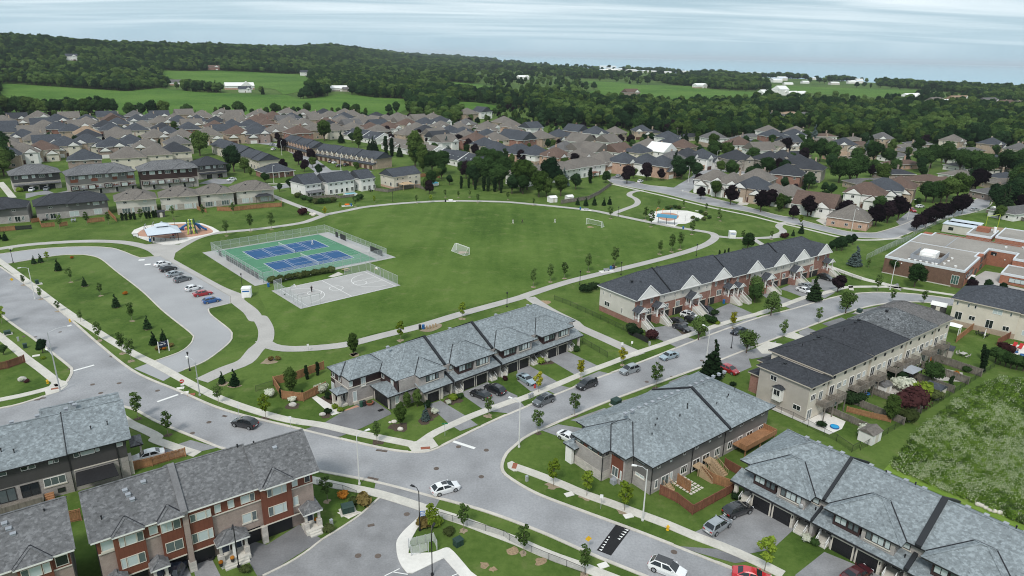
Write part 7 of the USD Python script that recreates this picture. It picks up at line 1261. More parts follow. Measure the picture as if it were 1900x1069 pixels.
# ---------------------------------------------------------------- vehicles
def car(label,s,paint,typ='sedan',scale=1.0,group=None):
    """s: two survey points, rear then front."""
    (rx,ry),(fx,fy) = P(s,.55); cx,cy = (rx+fx) / 2,(ry+fy) / 2; ang = math.degrees(math.atan2(fy-ry,fx-rx)); t = thing('car',label,'car',(cx,cy,.03),ang,group,scale)
    L,W,H,hood,bx,rx0,rx1,bx2 = {'sedan':(4.65,1.80,1.43,.92,1.15,.45,-1.05,-1.75),'suv':(4.60,1.86,1.66,1.06,1.28,.38,-1.55,-2.14),'hatch':(4.25,1.78,1.48,.97,1.15,.25,-1.30,-1.98),'pickup':(5.5,1.95,1.85,1.12,1.4,.9,-.5,-.8),'coupe':(4.75,1.86,1.36,.90,1.0,.25,-.95,-1.95)}[typ]
    h,w = L / 2,W / 2; bt = hood; deck = {'sedan':hood+.03,'coupe':hood+.05,'suv':bt,'hatch':bt,'pickup':hood}[typ]
    st = [(-h,.42,.62,deck-.22,.80),(-h+.12,.30,.60,deck-.04,.86),(-h+.55,.24,.62,deck,.93),(bx2,.22,.64,deck+.01,.95),(0,.20,.66,bt,.96),(bx,.22,.66,bt-.01,.95),(h-.75,.24,.62,bt-.10,.93),(h-.22,.28,.58,bt-.20,.86),(h,.38,.56,bt-.36,.74)]
    v = []; n = 10
    for x,zb,zm,zt,k in st:
        ww = w * k; v += [(x,-ww*.90,zb),(x,-ww,zm-.12),(x,-ww,zm+.12),(x,-ww*.93,zt-.03),(x,-ww*.72,zt+.015),(x,ww*.72,zt+.015),(x,ww*.93,zt-.03),(x,ww,zm+.12),(x,ww,zm-.12),(x,ww*.90,zb)]
    f = []
    for i in range(len(st)-1):
        for j in range(n):a,b_ = i * n + j,i * n + (j+1) % n; f.append((a,b_,b_+n,a+n))
    mb = MB().add(v,np.array(f)); e = (len(st)-1) * n
    for j in range(1,n-1):mb.add([v[0],v[j+1],v[j]],[[0,1,2]]); mb.add([v[e],v[e+j],v[e+j+1]],[[0,1,2]])
    mb.box(-h+.25,-w*.86,.15,h-.25,w*.86,.30); zb = bt - .02; wr,wb = w * .70,w * .91
    R = [(bx,-wb,zb),(bx,wb,zb),(bx2,wb,zb),(bx2,-wb,zb),(rx0,-wr,H-.11),(rx0,wr,H-.11),(rx1,wr,H-.10),(rx1,-wr,H-.10)]
    R = [np.array(q) for q in R]; cap = [np.array([rx0-.45,s_*wr*.84,H]) for s_ in (-1,1)] + [np.array([rx1+.55,s_*wr*.84,H]) for s_ in (1,-1)]
    mb.add(R,[[0,1,5,4],[2,3,7,6],[1,2,6,5],[3,0,4,7]]); mb.add(R[4:]+[cap[0],cap[1],cap[2],cap[3]],[[0,1,5,4],[1,2,6,5],[2,3,7,6],[3,0,4,7],[4,5,6,7]])
    if typ == 'pickup':mb.box(-h+.1,-w*.8,hood-.1,bx2-.1,-w*.7,hood+.12); mb.box(-h+.1,w*.7,hood-.1,bx2-.1,w*.8,hood+.12)
    mb.build('body',paint,t,35)
    def pane(name,a,b_,c,d,k=.06,off=.012,cut=None):
        q = [np.array(z) for z in (a,b_,c,d)]; m = sum(q) / 4; q = [m+(z-m)*(1-k) for z in q]; nn = np.cross(q[1]-q[0],q[3]-q[0]); nn /= np.linalg.norm(nn); q = [z+nn*off for z in q]; MB().quad(*q).build(name,'car_glass',t)
    pane('windshield',R[0],R[1],R[5],R[4]); pane('rear_window',R[2],R[3],R[7],R[6],.16)
    for A,B,C,D in ((R[3],R[0],R[4],R[7]),(R[1],R[2],R[6],R[5])):
        for t0,t1 in ((.04,.47),(.50,.95)):
            pane('side_window',A+(B-A)*t0,A+(B-A)*t1,D+(C-D)*t1,D+(C-D)*t0,.07)
    if typ in ('suv','hatch') and rng.random() < .5:BX(rx1*.45,-wr*.6,H+.002,rx0*.7,wr*.6,H+.02).build('sunroof','car_glass',t)
    if typ == 'suv':
        for s_ in (-1,1):MB().bar((rx0-.45,s_*wr*.9,H+.01),(rx1+.5,s_*wr*.9,H+.01),.04,.04).build('roof_rail','rim' if rng.random()<.6 else BM,t)
    wr_ = .36 if typ in ('suv','pickup') else .33
    for x in (h-.88,-h+.88):
        for s_ in (-1,1):
            y = s_ * (w-.10); T = MB().tube([(x,y-.11,wr_),(x,y+.11,wr_)],wr_,14).build('wheel','tyre',t); MB().tube([(x,y+s_*.095,wr_),(x,y+s_*.118,wr_)],wr_*.66,10).build('rim','rim',T)
    for s_ in (-1,1):
        MB().obox(h-.16,s_*w*.60,bt-.40,bt-.24,.22,.34,s_*-22).build('headlight','lamp_clear',t); BX(-h-.012,s_*w*.62-.17,deck-.34,-h+.14,s_*w*.62+.17,deck-.16).build('taillight','lamp_red',t)
        BX(rx0+.35,s_*(w+.02)-.08,bt+.0,rx0+.53,s_*(w+.02)+.08,bt+.16).build('mirror',paint,t)
    BX(h-.05,-w*.45,bt-.52,h+.012,w*.45,bt-.40).build('grille',BM,t); BX(-h-.018,-.26,.58,-h+.05,.26,.70).build('licence_plate','plastic_white',t)
    return t
CARS = [('white sedan, topmost in the park car park','B1 1125,845 1258,815','white','sedan'),('black pickup-sized SUV in the park car park','B1 1155,885 1315,850','black','suv'),('silver sedan in the park car park between the black and grey SUVs','B1 1212,920 1345,885','silver','sedan'),('dark grey SUV in the park car park','B1 1268,962 1412,925','grey','suv'),('white estate car in the park car park above the red sedan','B1 1352,1025 1490,990','white','hatch'),('dark red sedan in the park car park','B1 1423,1058 1552,1035','red','sedan'),('blue hatchback at the lower end of the park car park','C1 1482,82 1622,55','blue','hatch'),
 ('black SUV driving past the corner garden','C1 1885,990 1712,955','black','suv'),('white hatchback turning in the middle of the intersection','D2 1272,450 1468,395','white','hatch'),('white sedan with a sunroof beside the charcoal row','D1 1205,155 968,212','white','sedan'),('black hatchback on the drive of the centre row, nearest','C2 1695,785 1562,735','black','hatch'),('black SUV on the drive of the centre row, next to the black hatchback','C2 1800,752 1670,695','black','suv'),('pale blue coupe nosing out of a centre row drive','C3 12,615 122,680','lightblue','coupe'),
 ('grey SUV parked on the right road nearest the intersection','C3 262,775 122,835','grey','suv'),('black SUV with a spare wheel parked on the right road','C3 585,660 432,715','black','suv'),('silver SUV parked on the right road beyond the black one','C3 890,560 758,600','silver','suv'),('pale silver sedan driving up the right road','C3 1178,458 1050,495','lightblue','sedan'),('dark navy sedan farthest along the right road','C3 1680,278 1572,312','navy','sedan'),('dark red hatchback on the drive beside the tall fir','C3 1490,548 1622,605','red','hatch'),
 ('maroon-black sedan nearest on the red row drive','C3 1150,248 1265,292','black','sedan'),('black sedan on the red row drive beside the garage','C3 1130,205 1240,245','black','sedan'),('black SUV on the red row drive in front of the white one','C3 1245,200 1335,240','black','suv'),('white SUV on the red row drive','C3 1205,165 1325,200','white','suv'),('dark blue sedan half under the red row','C3 1360,115 1442,160','navy','sedan'),('white sedan on the far red row drive','h 1015,590 1155,635','white','sedan'),('silver car behind the white sedan at the red row','h 1040,550 1180,590','silver','sedan'),('black SUV at the last stair of the red row','h 1215,455 1390,505','black','suv'),
 ('white coupe at the left end of the near right row','D3 320,20 455,88','white','coupe'),('black SUV at the garages of the lower right row','D3 1545,610 1690,560','black','suv'),('silver SUV on the wide drive of the lower right row','D3 1395,745 1545,650','silver','suv'),('maroon car at the lower right garage','D4 610,1085 735,1020','maroon','sedan'),('white crossover with a black roof at the bottom of the road','D3 985,970 1220,1062','white','suv'),('bright red car cut by the bottom edge','D3 1625,1045 1820,1090','brightred','sedan'),('dark pickup backing out of the rust row garage','f 810,985 740,1110','navy','pickup'),
 ('white SUV at the far left stone row','l 400,500 340,535','white','suv'),('silver car at the far left stone row port','l 560,490 520,525','silver','suv'),('white SUV in the black row court','m 1240,488 1130,505','white','suv'),('black car in the black row court','m 1035,465 1085,445','black','suv'),('white car at the start of the dormer street','n 10,305 80,285','white','sedan'),('white van parked on the dormer street','n 345,350 450,325','white','suv'),('white pickup parked on the dormer street','n 540,415 640,390','white','suv'),('white sedan on the dormer street drive','n 720,460 805,440','white','sedan'),('black car beside the white sedan on the dormer street','n 680,455 735,425','black','sedan'),('black SUV parked on the inner street corner','n 570,505 645,490','black','suv'),('dark sedan left of the tall inner lamp','n 780,495 840,480','black','sedan'),('dark SUV right of the tall inner lamp','n 860,490 925,470','black','suv'),
 ('white car in front of the purple maples on the park road','B4 425,485 485,470','white','sedan'),('dark blue car beside the white one on the park road','B4 455,508 500,490','navy','sedan'),('red car on the short right street','B4 1045,425 1110,450','red','suv'),('silver car at the far end of the right street','B4 1510,435 1565,430','silver','hatch'),('white car behind the hedge on the right street','B4 1115,410 1155,405','white','sedan'),('white car on the cul-de-sac drive','p 1125,345 1195,345','white','sedan'),('black car at the big stone house','p 1335,365 1360,335','black','sedan'),('silver car at the big stone house','p 1385,370 1410,345','silver','sedan'),('pale car at the cul-de-sac garage house','p 1470,378 1495,350','lightblue','sedan'),('dark green car at the gable house drive','p 1445,655 1510,625','navy','suv'),('silver car on the dark drive by the terrace','p 210,445 265,425','silver','suv'),('white car under the purple maple by the park road','p 415,490 465,475','white','sedan'),('grey car on the upper left street','A2 15,885 65,870','grey','suv'),('black SUV by the farther driveways of the inner street','n 10,250 50,240','silver','suv')]
for lab,s,c,ty in CARS:
    t = car(lab,s,'paint_'+c,ty)
    if 'spare wheel' in lab:T = MB().tube([(-2.32,0,1.0),(-2.5,0,1.0)],.36,14).build('spare_wheel','tyre',t); MB().tube([(-2.5,0,1.0),(-2.52,0,1.0)],.22,10).build('rim','rim',T)
    if 'black roof' in lab:BX(-1.5,-.6,1.685,.5,.6,1.70).build('black_roof','paint_black',t)

# ---------------------------------------------------------------- fences
def fence(label,s,h=1.7,mat='wood_new',name='wooden_fence',gap=2.4,world=None,step=.155):
    pts = world or P(s); t = thing(name,label,'fence')
    for (x0,y0),(x1,y1) in zip(pts,pts[1:]):
        L_ = math.hypot(x1-x0,y1-y0); n = max(1,round(L_/gap)); a = math.degrees(math.atan2(y1-y0,x1-x0))
        for k in range(n):
            p,q = np.array([x0+(x1-x0)*k/n,y0+(y1-y0)*k/n]),np.array([x0+(x1-x0)*(k+1)/n,y0+(y1-y0)*(k+1)/n]); MB().obox(*p,0,h+.12,.13,.13,a).build('post',mat,t)
            m = MB(); c = max(3,int(np.linalg.norm(q-p)/step)); nx,ny = -math.sin(math.radians(a)),math.cos(math.radians(a))
            for j in range(c):u = p + (q-p) * (j+.5) / c; m.obox(u[0]+nx*.02*(j % 2),u[1]+ny*.02*(j % 2),.06,h-.04*(j % 3),step*.93,.025,a)
            for z in (.3,h-.25):m.obox(*((p+q)/2-np.array([nx,ny])*.045),z,z+.09,np.linalg.norm(q-p)-.14,.04,a)
            m.obox(*((p+q)/2),h-.0,h+.04,np.linalg.norm(q-p)-.14,.12,a); m.build('fence_panel',mat,t)
    MB().obox(*pts[-1],0,h+.12,.13,.13).build('post',mat,t); return t
def wire_fence(label,pts,h=1.2,gap=2.5,mat=BM,mesh='dark_link',name='chain_link_fence',r=.03,rails=1):
    t = thing(name,label,'fence')
    for (x0,y0),(x1,y1) in zip(pts,pts[1:]):
        L_ = math.hypot(x1-x0,y1-y0); n = max(1,round(L_/gap))
        for k in range(n):MB().cyl(x0+(x1-x0)*k/n,y0+(y1-y0)*k/n,0,h+.05,r,6).build('post',mat,t)
        rl = MB()
        for z in np.linspace(h,.15,rails+1)[:rails]:rl.bar((x0,y0,z),(x1,y1,z),r*1.3)
        rl.build('rail',mat,t); MB().quad((x0,y0,.03),(x1,y1,.03),(x1,y1,h-.02),(x0,y0,h-.02)).build('wire_mesh',mesh,t)
    MB().cyl(*pts[-1],0,h+.05,r,6).build('post',mat,t); return t
fence('new cedar fence around the corner yard of the centre townhouses','C2 480,575 380,610 270,655 110,690 175,795 330,812 495,728',1.7); fence('red-brown fence around the lawn behind the near right row','D3 1045,470 1170,530 1285,620 1440,535 1610,440',1.6,'wood_red')
fence('brown privacy screen standing in the fenced lawn of the near right row','D3 1172,395 1265,455',1.8); fence('brown divider fence below the timber stairs of the near right row','D3 1350,330 1440,390 1590,440',1.6); fence('brown fence stub between the two right rows','D3 1520,270 1650,345',1.6,'wood_red'); fence('cedar fence behind the white sedan at the left','D1 955,300 1120,262 1240,225 1365,190',1.5); fence('brown fence between the two rust rows','D1 460,690 600,660',1.8); fence('dark brown fence of the left edge garden','C1 -40,590 60,570 185,525',1.6,'wood_red')
fence('orange-brown fence behind the charcoal rows','l -20,1010 180,990',1.6); fence('black rail fence behind the charcoal rows','l 185,990 370,975',1.4,'trim_dark'); fence('cedar fence left of the long dark roof house','l 370,905 460,890 490,960 640,945',1.5); fence('cedar deck fence at the right of the long dark roof house','l 700,950 790,935',1.5); fence('cedar fence below the raised deck','l 1020,905 1220,885',1.6); fence('cedar side fence by the black hedge','l 1270,800 1360,890',1.6); fence('cedar fence around the black patio gazebo','m 1030,840 1200,845 1330,830 1550,805 1740,795 1735,750',1.7); fence('cedar stub fence behind the shed','m 810,830 910,860',1.5); fence('orange fence beyond the cream pair','n 1735,625 1880,610 o 230,655',1.8); fence('grey weathered fence below the cream pair','n 1230,780 1380,800 1700,740 1860,780',1.4,'wood_old'); fence('dark fence beside the white terrace','B3 320,390 420,375 520,360 600,320 690,255',1.7,'wood_old'); fence('grey fence around the white houses','n 300,800 430,880 700,860 820,870 990,850',1.2,'wood_old'); fence('grey board fence on the school field','B4 1620,455 1780,480 1900,520',1.5,'wood_old')
fo,fa = (51.9,105.7),36
for x,y0,y1,m,h,lab in ((6.3,-0.2,-10.0,WM,1.3,'weathered picket fence beside the pale patio'),(13.4,-0.6,-10.6,'wood_old',1.4,'grey fence behind the first green garden'),(20.3,-1,-10.3,'wood_old',1.4,'dark grey fence left of the gazebo garden'),(34,-1.0,-10,'wood_old',1.5,'dark fence between gazebo and long garden'),(40.5,-1,-10,'wood_old',1.6,'grey fence behind the long garden'),(46.5,0,-10,'wood_old',1.7,'weathered fence at the end of the cream row gardens')):
    fence(lab,None,h,'wood_old' if m == WM else m,world=in_frame(fo,fa,[(x,y0),(x,y1)]))
fence('new timber privacy fence behind the blue play things',None,1.1,'wood_new',world=in_frame(fo,fa,[(9.4,-2.4),(11.0,-6.2),(12.4,-8.8)])); fence('new cedar fence in front of the right cream block','C4 1400,380 1540,270',1.6); fence('brown fence left of the red lawn chairs','C4 1700,400 1790,350',1.6,'wood_red')
wire_fence('black wire fence along the meadow path behind the gardens',in_frame(fo,fa,[(-1,-10.6),(8,-10.5),(20,-10.4),(34,-10.2),(54,-9.6)]),1.2); wire_fence('black wire fence beside the cream row side lawn',P('C4 30,870 200,940 310,1000 430,1060 D4 520,80 635,160 690,130'),1.3); wire_fence('black wire fence at the left of the corner garden',P('C2 -20,740 110,700'),1.2); wire_fence('black wire fence beside the last drive of the centre row',P('C3 420,350 540,420 660,490'),1.3); wire_fence('black wire fence left of the red row',P('C3 270,65 390,110 610,210 780,290 960,380'),1.2); wire_fence('black wire fence right of the red row',P('B4 520,900 700,960'),1.2); wire_fence('low black fence along the bottom verge',P('D2 1320,640 1530,700 1800,780 D3 -60,810 100,895 230,950 360,1000 500,1060'),1.0); wire_fence('black fence along the bed of the lane lawn',P('D2 430,400 620,440 720,480'),.9); wire_fence('black fence beside the deck',P('l 1360,890 1480,880'),1.2)
for s,lab in (('C3 815,315 960,385','black cloth fence at the left of the red row'),):t = thing('cloth_fence',lab,'fence'); p = P(s); MB().bar((*p[0],.6),(*p[1],.6),.05,1.2).build('cloth','trim_dark',t)
wire_fence('tall grey chain-link fence beside the school',P('B4 800,770 1070,650 1110,610 1300,520 1480,460 1620,455'),2.0,5,'galvanised','chain_link'); wire_fence('grey chain-link fence left of the school wall',P('B4 740,800 860,740 960,690 1060,655'),1.8,5,'galvanised','chain_link')
# ---------------------------------------------------------------- courts
to,ta = (-67.6,175.2),42
F = lambda pts:in_frame(to,ta,pts)
def fsheet(name,pts,z,mat,label=None,parent=None):mb = MB(); mb.sheet(Polygon(F(pts)),z); p = mb.build(name,mat,parent); return p
R4 = lambda a,b,c,d:[(a,b),(c,b),(c,d),(a,d)]
tag(fsheet('court_pad',[(-3.2,-1.6),(41,-1.6),(39.4,39.5),(-3.2,39.5)],.03,'court_grey'),'concrete pad under the tennis courts',kind='structure')
tc = thing('tennis_court','green hard court with two blue tennis courts and white lines','sports court'); fsheet('surface',R4(.6,.3,35.2,38.4),.04,'court_green',None,tc)
for y0,lab in ((5.8,'near'),(22.0,'far')):
    x0,x1,y1 = 6.8,30.7,y0 + 10.9; fsheet('blue_court',R4(x0,y0,x1,y1),.05,'court_blue',None,tc)
    def ln(a,b_,c,d,w=.07,z=.06,m='white_line'):
        mb = MB(); mb.sheet(LineString(F([(a,b_),(c,d)])).buffer(w/2,cap_style='square'),z); mb.build('line',m,tc)
    for l in ((x0,y0,x1,y0),(x0,y1,x1,y1),(x0,y0,x0,y1),(x1,y0,x1,y1)):ln(*l,w=.13)
    for l in ((x0,y0+1.37,x1,y0+1.37),(x0,y1-1.37,x1,y1-1.37),(x0+5.5,y0+1.37,x0+5.5,y1-1.37),(x1-5.5,y0+1.37,x1-5.5,y1-1.37),(x0+5.5,y0+5.45,x1-5.5,y0+5.45),(x0+6.3,y0,x0+6.3,y1),(x1-6.3,y0,x1-6.3,y1)):ln(*l,z=.064)
    for xs in ((x1+.5,x1+3.6),(x0-5.5,x0-.5)):
        for yy in (y0+2.2,y0+5,y0+7.8):ln(xs[0],yy,xs[1],yy,.06,m='plastic_lime' if False else 'roof_steel')
        ln(xs[1],y0+2.2,xs[1],y0+7.8,.06,m='roof_steel')
    n = thing('tennis_net','%s tennis net stretched across the blue court' % lab,'net'); xm = (x0+x1) / 2; a,b_ = F([(xm,y0-.9),(xm,y1+.9)])
    for q in (a,b_):MB().cyl(*q,0,1.12,.05,8).build('post','plastic_green',n)
    MB().quad((*a,.1),(*b_,.1),(*b_,.98),(*a,.98)).build('mesh','net',n); MB().bar((*a,1.0),(*b_,1.0),.06,.07).build('band','white_line',n)
tf = wire_fence('tall chain-link fence around the tennis courts',F([(-.4,-.6),(38.4,-.4),(37.8,38.6),(-.6,38.6),(-.4,-.6)]),3.0,3.0,'galvanised','chain_link','court_fence',.045,2)
def screen(x,y0,y1,z0=.3,z1=2.1):
    a,b_ = F([(x,y0),(x,y1)]); MB().bar((*a,(z0+z1)/2),(*b_,(z0+z1)/2),.03,z1-z0).build('wind_screen','trim_dark',tf)
for y0,y1 in ((29.5,31.3),(24.2,28),(1.2,8.4)):screen(37.9,y0,y1)
for y0 in np.arange(2.5,20,2.9):screen(-.35,y0,y0+2.5,.2,1.9)
for y0,y1 in ((22.5,26.5),(30.5,33)):screen(-.45,y0,y1,.2,1.9)
bc = thing('basketball_court','grey concrete basketball court with white arcs','sports court'); fsheet('surface',R4(-1.4,-25.3,27.4,-8.0),.05,'court_grey',None,bc)
for pts in ([(12.8,-25),(12.8,-8.3)],[(.8,-25),(.8,-8.3),(26,-8.3),(26,-25),(.8,-25)]):mb = MB(); mb.sheet(LineString(F(pts)).buffer(.06),.06); mb.build('line','white_line',bc)
for cx,r,a0,a1 in ((12.8,1.8,0,360),(6.6,1.8,0,360),(20.0,1.8,0,360),(2.4,6.2,-90,90),(24.4,6.2,90,270)):
    aa = np.radians(np.linspace(a0,a1,40)); mb = MB(); mb.sheet(LineString(F([(cx+r*math.cos(q),-16.6+r*math.sin(q)) for q in aa])).buffer(.06,cap_style='flat'),.061+r*.0004); mb.build('arc','white_line',bc)
for x0,x1 in ((.8,6.6),(20,26)):
    for yy in (-14.8,-18.4):mb = MB(); mb.sheet(LineString(F([(x0,yy),(x1,yy)])).buffer(.05),.066); mb.build('line','white_line',bc)
for pts,lab in (([(4.0,-25.0),(-.8,-25.0),(-.8,-8.6),(1.5,-8.2)],'chain-link fence at the left end of the basketball court'),([(20,-8.0),(26.7,-8.3),(26.7,-25.0)],'chain-link fence at the right end of the basketball court')):wire_fence(lab,F(pts),2.9,2.4,'galvanised','chain_link','court_fence',.045,1)
for x,sx,lab in ((.2,1,'left basketball hoop with a white backboard'),(26.4,-1,'right basketball hoop with a white backboard')):
    h = thing('basketball_hoop',lab,'hoop',(*F([(x,-16.6)])[0],0),ta+(0 if sx>0 else 180)); MB().tube([(0,0,0),(0,0,2.6),(.3,0,3.2),(1.1,0,3.45)],.07,8).build('post','galvanised',h)
    m = MB(); a = np.linspace(0,np.pi,10); pf = [(1.12,.65*math.cos(q),3.0+.62*math.sin(q)) for q in a]; pb = [(1.16,y,z) for _,y,z in pf]; k = len(pf); m.add(pf+pb,[[0,i,i+1] for i in range(1,k-1)]); m.add(pf+pb,[[k,k+i+1,k+i] for i in range(1,k-1)]); m.add(pf+pb,[[i,i+k,i+1+k,i+1] for i in range(k-1)]); m.build('backboard',WM,h)
    a = np.linspace(0,2*np.pi,16); MB().tube([(1.45+.23*math.cos(q),.23*math.sin(q),3.05) for q in a],.015,4).build('rim','plastic_orange',h)
mb = MB(); mb.sheet(Polygon(P('B2 510,925 585,890 620,905 640,900 600,915 540,930')),.04); struct('court_pad',mb,'concrete')
def picnic(label,s,deg,mat='wood_pale'):
    t = thing('picnic_table',label,'table',(*P(s)[0],.03),deg); BX(-.9,-.38,.7,.9,.38,.76).build('table_top',mat,t)
    for s_ in (-1,1):BX(-.9,s_*.72-.14,.42,.9,s_*.72+.14,.47).build('bench',mat,t); m = MB(); m.bar((s_*.65,-.7,0),(s_*.65,-.3,.72),.07); m.bar((s_*.65,.7,0),(s_*.65,.3,.72),.07); m.bar((s_*.65,-.8,.4),(s_*.65,.8,.4),.06); m.build('leg',BM,t)
picnic('wooden picnic table between the two courts','B2 640,885',45)
def goal(label,s,deg,w=7.0,h=2.3,flip=1):
    g = thing('soccer_goal',label,'goal',(*P(s)[0],0),deg); m = MB(); m.tube([(-w/2,0,0),(-w/2,0,h)],.07,8).tube([(w/2,0,0),(w/2,0,h)],.07,8).tube([(-w/2,0,h),(w/2,0,h)],.07,8); m.build('frame',WM,g); d = 2.0
    m = MB()
    for x in (-w/2,w/2):m.tube([(x,0,h),(x,d*.35,h-.1),(x,d,.05)],.035,6).tube([(x,0,.04),(x,d,.04)],.035,6)
    m.tube([(-w/2,d,.05),(w/2,d,.05)],.035,6); m.build('back_bar',WM,g); m = MB(); q = lambda x,y,z:(x,y,z); m.quad(q(-w/2,.7,h-.1),q(w/2,.7,h-.1),q(w/2,d,.05),q(-w/2,d,.05)).quad(q(-w/2,0,h),q(w/2,0,h),q(w/2,.7,h-.1),q(-w/2,.7,h-.1))
    for x in (-w/2,w/2):m.quad(q(x,0,.03),q(x,d,.05),q(x,.7,h-.1),q(x,0,h))
    m.build('goal_net','net',g)
g0,g1 = P('B2 1442,725 1556,768'); goal('white soccer goal near the tennis courts','B2 1499,746',math.degrees(math.atan2(g1[1]-g0[1],g1[0]-g0[0]))+180); g0,g1 = P('B3 503,540 615,565'); goal('white soccer goal at the far end of the field','B3 559,552',math.degrees(math.atan2(g1[1]-g0[1],g1[0]-g0[0])))
for s,r in (('B2 1500,745',1.4),('B3 535,560',1.2)):bed(*P(s)[0],r,'soil')
# ---------------------------------------------------------------- playground
pv = thing('picnic_shelter','square pavilion with a pale metal two-tier roof beside the playground','shelter',(*P('B1 1205,650')[0],0),33)
for sx in (-1,1):
    for sy in (-1,1):BX(sx*3.9-.1,sy*3.9-.1,0,sx*3.9+.1,sy*3.9+.1,2.9).build('post',BM,pv)
def pyr(mb,w,z0,w2,z1):mb.add([[-w,-w,z0],[w,-w,z0],[w,w,z0],[-w,w,z0],[-w2,-w2,z1],[w2,-w2,z1],[w2,w2,z1],[-w2,w2,z1]],[[0,1,5,4],[1,2,6,5],[2,3,7,6],[3,0,4,7],[4,5,6,7],[3,2,1,0]]); return mb
pyr(MB(),5.0,2.95,1.6,4.6).build('roof','roof_steel',pv); pyr(MB(),2.1,4.9,.25,5.7).build('upper_roof','roof_steel',pv); BX(-1.6,-1.6,4.6,1.6,1.6,4.9).build('lantern','trim_dark',pv); BX(-5,-5.02,2.72,5,-4.9,2.94).box(-5,4.9,2.72,5,5.02,2.94).box(-5.02,-4.9,2.72,-4.9,4.9,2.94).box(4.9,-4.9,2.72,5.02,4.9,2.94).build('fascia','sign_navy',pv); MB().cyl(0,0,5.6,5.95,.3,8).build('cap','roof_steel',pv)
for s,lab in (('B1 1200,660','front picnic table under the pavilion'),('B1 1270,645','rear picnic table under the pavilion')):picnic(lab,s,20,'metal_grey')
ps = thing('play_structure','lime green climbing tower with blue slides on the playground','playground',(*P('B1 1410,600')[0],.05),30)
for x in (-1.2,1.2):
    for y in (-1.2,1.2):MB().cyl(x,y,0,4.6,.09,8).build('post','plastic_green',ps)
BX(-1.25,-1.25,1.6,1.25,1.25,1.7).build('platform','plastic_green',ps); BX(-1.25,-1.25,3.0,1.25,1.25,3.1).build('platform','plastic_green',ps)
for u in (-.9,-.3,.3,.9):MB().tube([(u*1.6,-2.6,.1),(u*1.3,-2.0,1.4),(u,-1.4,3.2),(u*.8,-.9,4.9)],.24,6,.16).build('climbing_rib','plastic_lime' if u in (-.9,.3) else 'plastic_green',ps)
MB().tube([(1.3,0,3.0),(2.4,.2,2.4),(3.8,.4,1.0),(4.8,.5,.4)],.38,8).build('tube_slide','plastic_blue',ps); MB().tube([(-1.3,0,2.9),(-2.6,.1,2.2),(-4.2,.2,1.0),(-5.8,.2,.4)],.34,8).build('slide','plastic_blue',ps); MB().tube([(1.2,1.2,3.0),(2.2,2.2,1.6),(3.0,2.6,.3)],.3,8).build('slide','plastic_blue',ps)
for u in range(4):MB().cyl(1.9+.35*u,1.4,0,3.6,.05,6).build('climbing_pole','steel_blue',ps)
m = MB(); m.box(-.6,-.6,4.4,.6,.6,4.5); m.build('roof','plastic_white',ps)
for s,lab,deg in (('B1 1070,590','left swing frame on the tan surface',20),('B1 1130,575','right swing frame on the tan surface',20),('B1 1285,555','spinner mast at the back of the playground',0)):
    t = thing('swing_set' if 'swing' in lab else 'spinner',lab,'play equipment',(*P(s)[0],.05),deg); m = MB()
    if 'swing' in lab:
        for y in (-1.4,1.4):m.tube([(-.8,y,0),(0,y,2.3)],.05,6).tube([(.8,y,0),(0,y,2.3)],.05,6)
        m.tube([(0,-1.4,2.3),(0,1.4,2.3)],.05,6); m.build('frame','metal_grey',t); BX(-.15,-.4,.5,.15,0,.56).tube([(0,-.4,.55),(0,-.4,2.3)],.015,4).tube([(0,0,.55),(0,0,2.3)],.015,4).build('swing',BM,t)
    else:m.cyl(0,0,0,3.4,.07,8).tube([(-.8,0,2.2),(.8,0,2.8)],.05,6).tube([(0,-.8,2.8),(0,.8,2.2)],.05,6).cyl(0,0,.2,.3,.9,10); m.build('mast','iron',t)
t = thing('spring_rider','small blue tunnel toy below the long slide','play equipment',(*P('B1 1335,585')[0],.05),20); MB().tube([(-.9,0,.5),(0,0,.6),(.9,0,.5)],.45,10).build('tube','plastic_blue',t); MB().sphere((1.4,0,.5),.3,1).build('ball','plastic_red',t)
b = thing('notice_board','dark park notice board at the left of the playground','sign',(*P('B1 1000,645')[0],0),15)
for x in (-.8,.8):MB().cyl(x,0,0,1.7,.05,6).build('post',BM,b)
BX(-.85,-.05,.8,.85,.05,1.7).build('panel','sign_navy',b); BX(-.7,-.056,.9,.7,-.051,1.55).build('notice','plastic_white',b)
# splash pad canopy
sh = thing('shade_canopy','blue curved canopy on dark posts beside the splash pad','shelter',(*P('p 680,880')[0],0),-22)
for x in (-3.1,0,3.1):MB().cyl(x,0,0,3.0,.11,8).build('post',BM,sh)
N = 7; vv = []; 
for i in range(N+1):a = -0.15 + 1.0 * i / N; vv += [(-3.8,-1.0+2.6*i/N,2.9+.6*math.sin(a*2.2)),(3.8,-1.0+2.6*i/N,2.9+.6*math.sin(a*2.2))]
m = MB().add(vv,[[2*i,2*i+1,2*i+3,2*i+2] for i in range(N)]); m.add([(x,y,z-.08) for x,y,z in vv],[[2*i+2,2*i+3,2*i+1,2*i] for i in range(N)]); m.build('canopy','steel_blue',sh)
for x in (-1.6,1.6):BX(x-1.1,.4,.42,x+1.1,.9,.5).box(x-.9,.5,0,x-.8,.8,.42).box(x+.8,.5,0,x+.9,.8,.42).build('bench','metal_grey',sh)
for k,(s,m_) in enumerate((('p 640,800','plastic_orange'),('p 720,795','plastic_blue'),('p 780,815','galvanised'),('p 590,790','plastic_orange'),('p 855,855','galvanised'))):
    t = thing('water_jet_post','splash pad water arch, %s' % order_label([3,0,1,2,4].index(k) if False else sorted(range(5),key=lambda i:[640,720,780,590,855][i]).index(k),5),'water toy',(*P(s)[0],.05)); MB().tube([(0,0,0),(0,0,2.2),(.4,0,2.7),(.9,0,2.4)],.07,6).build('pipe',m_,t)
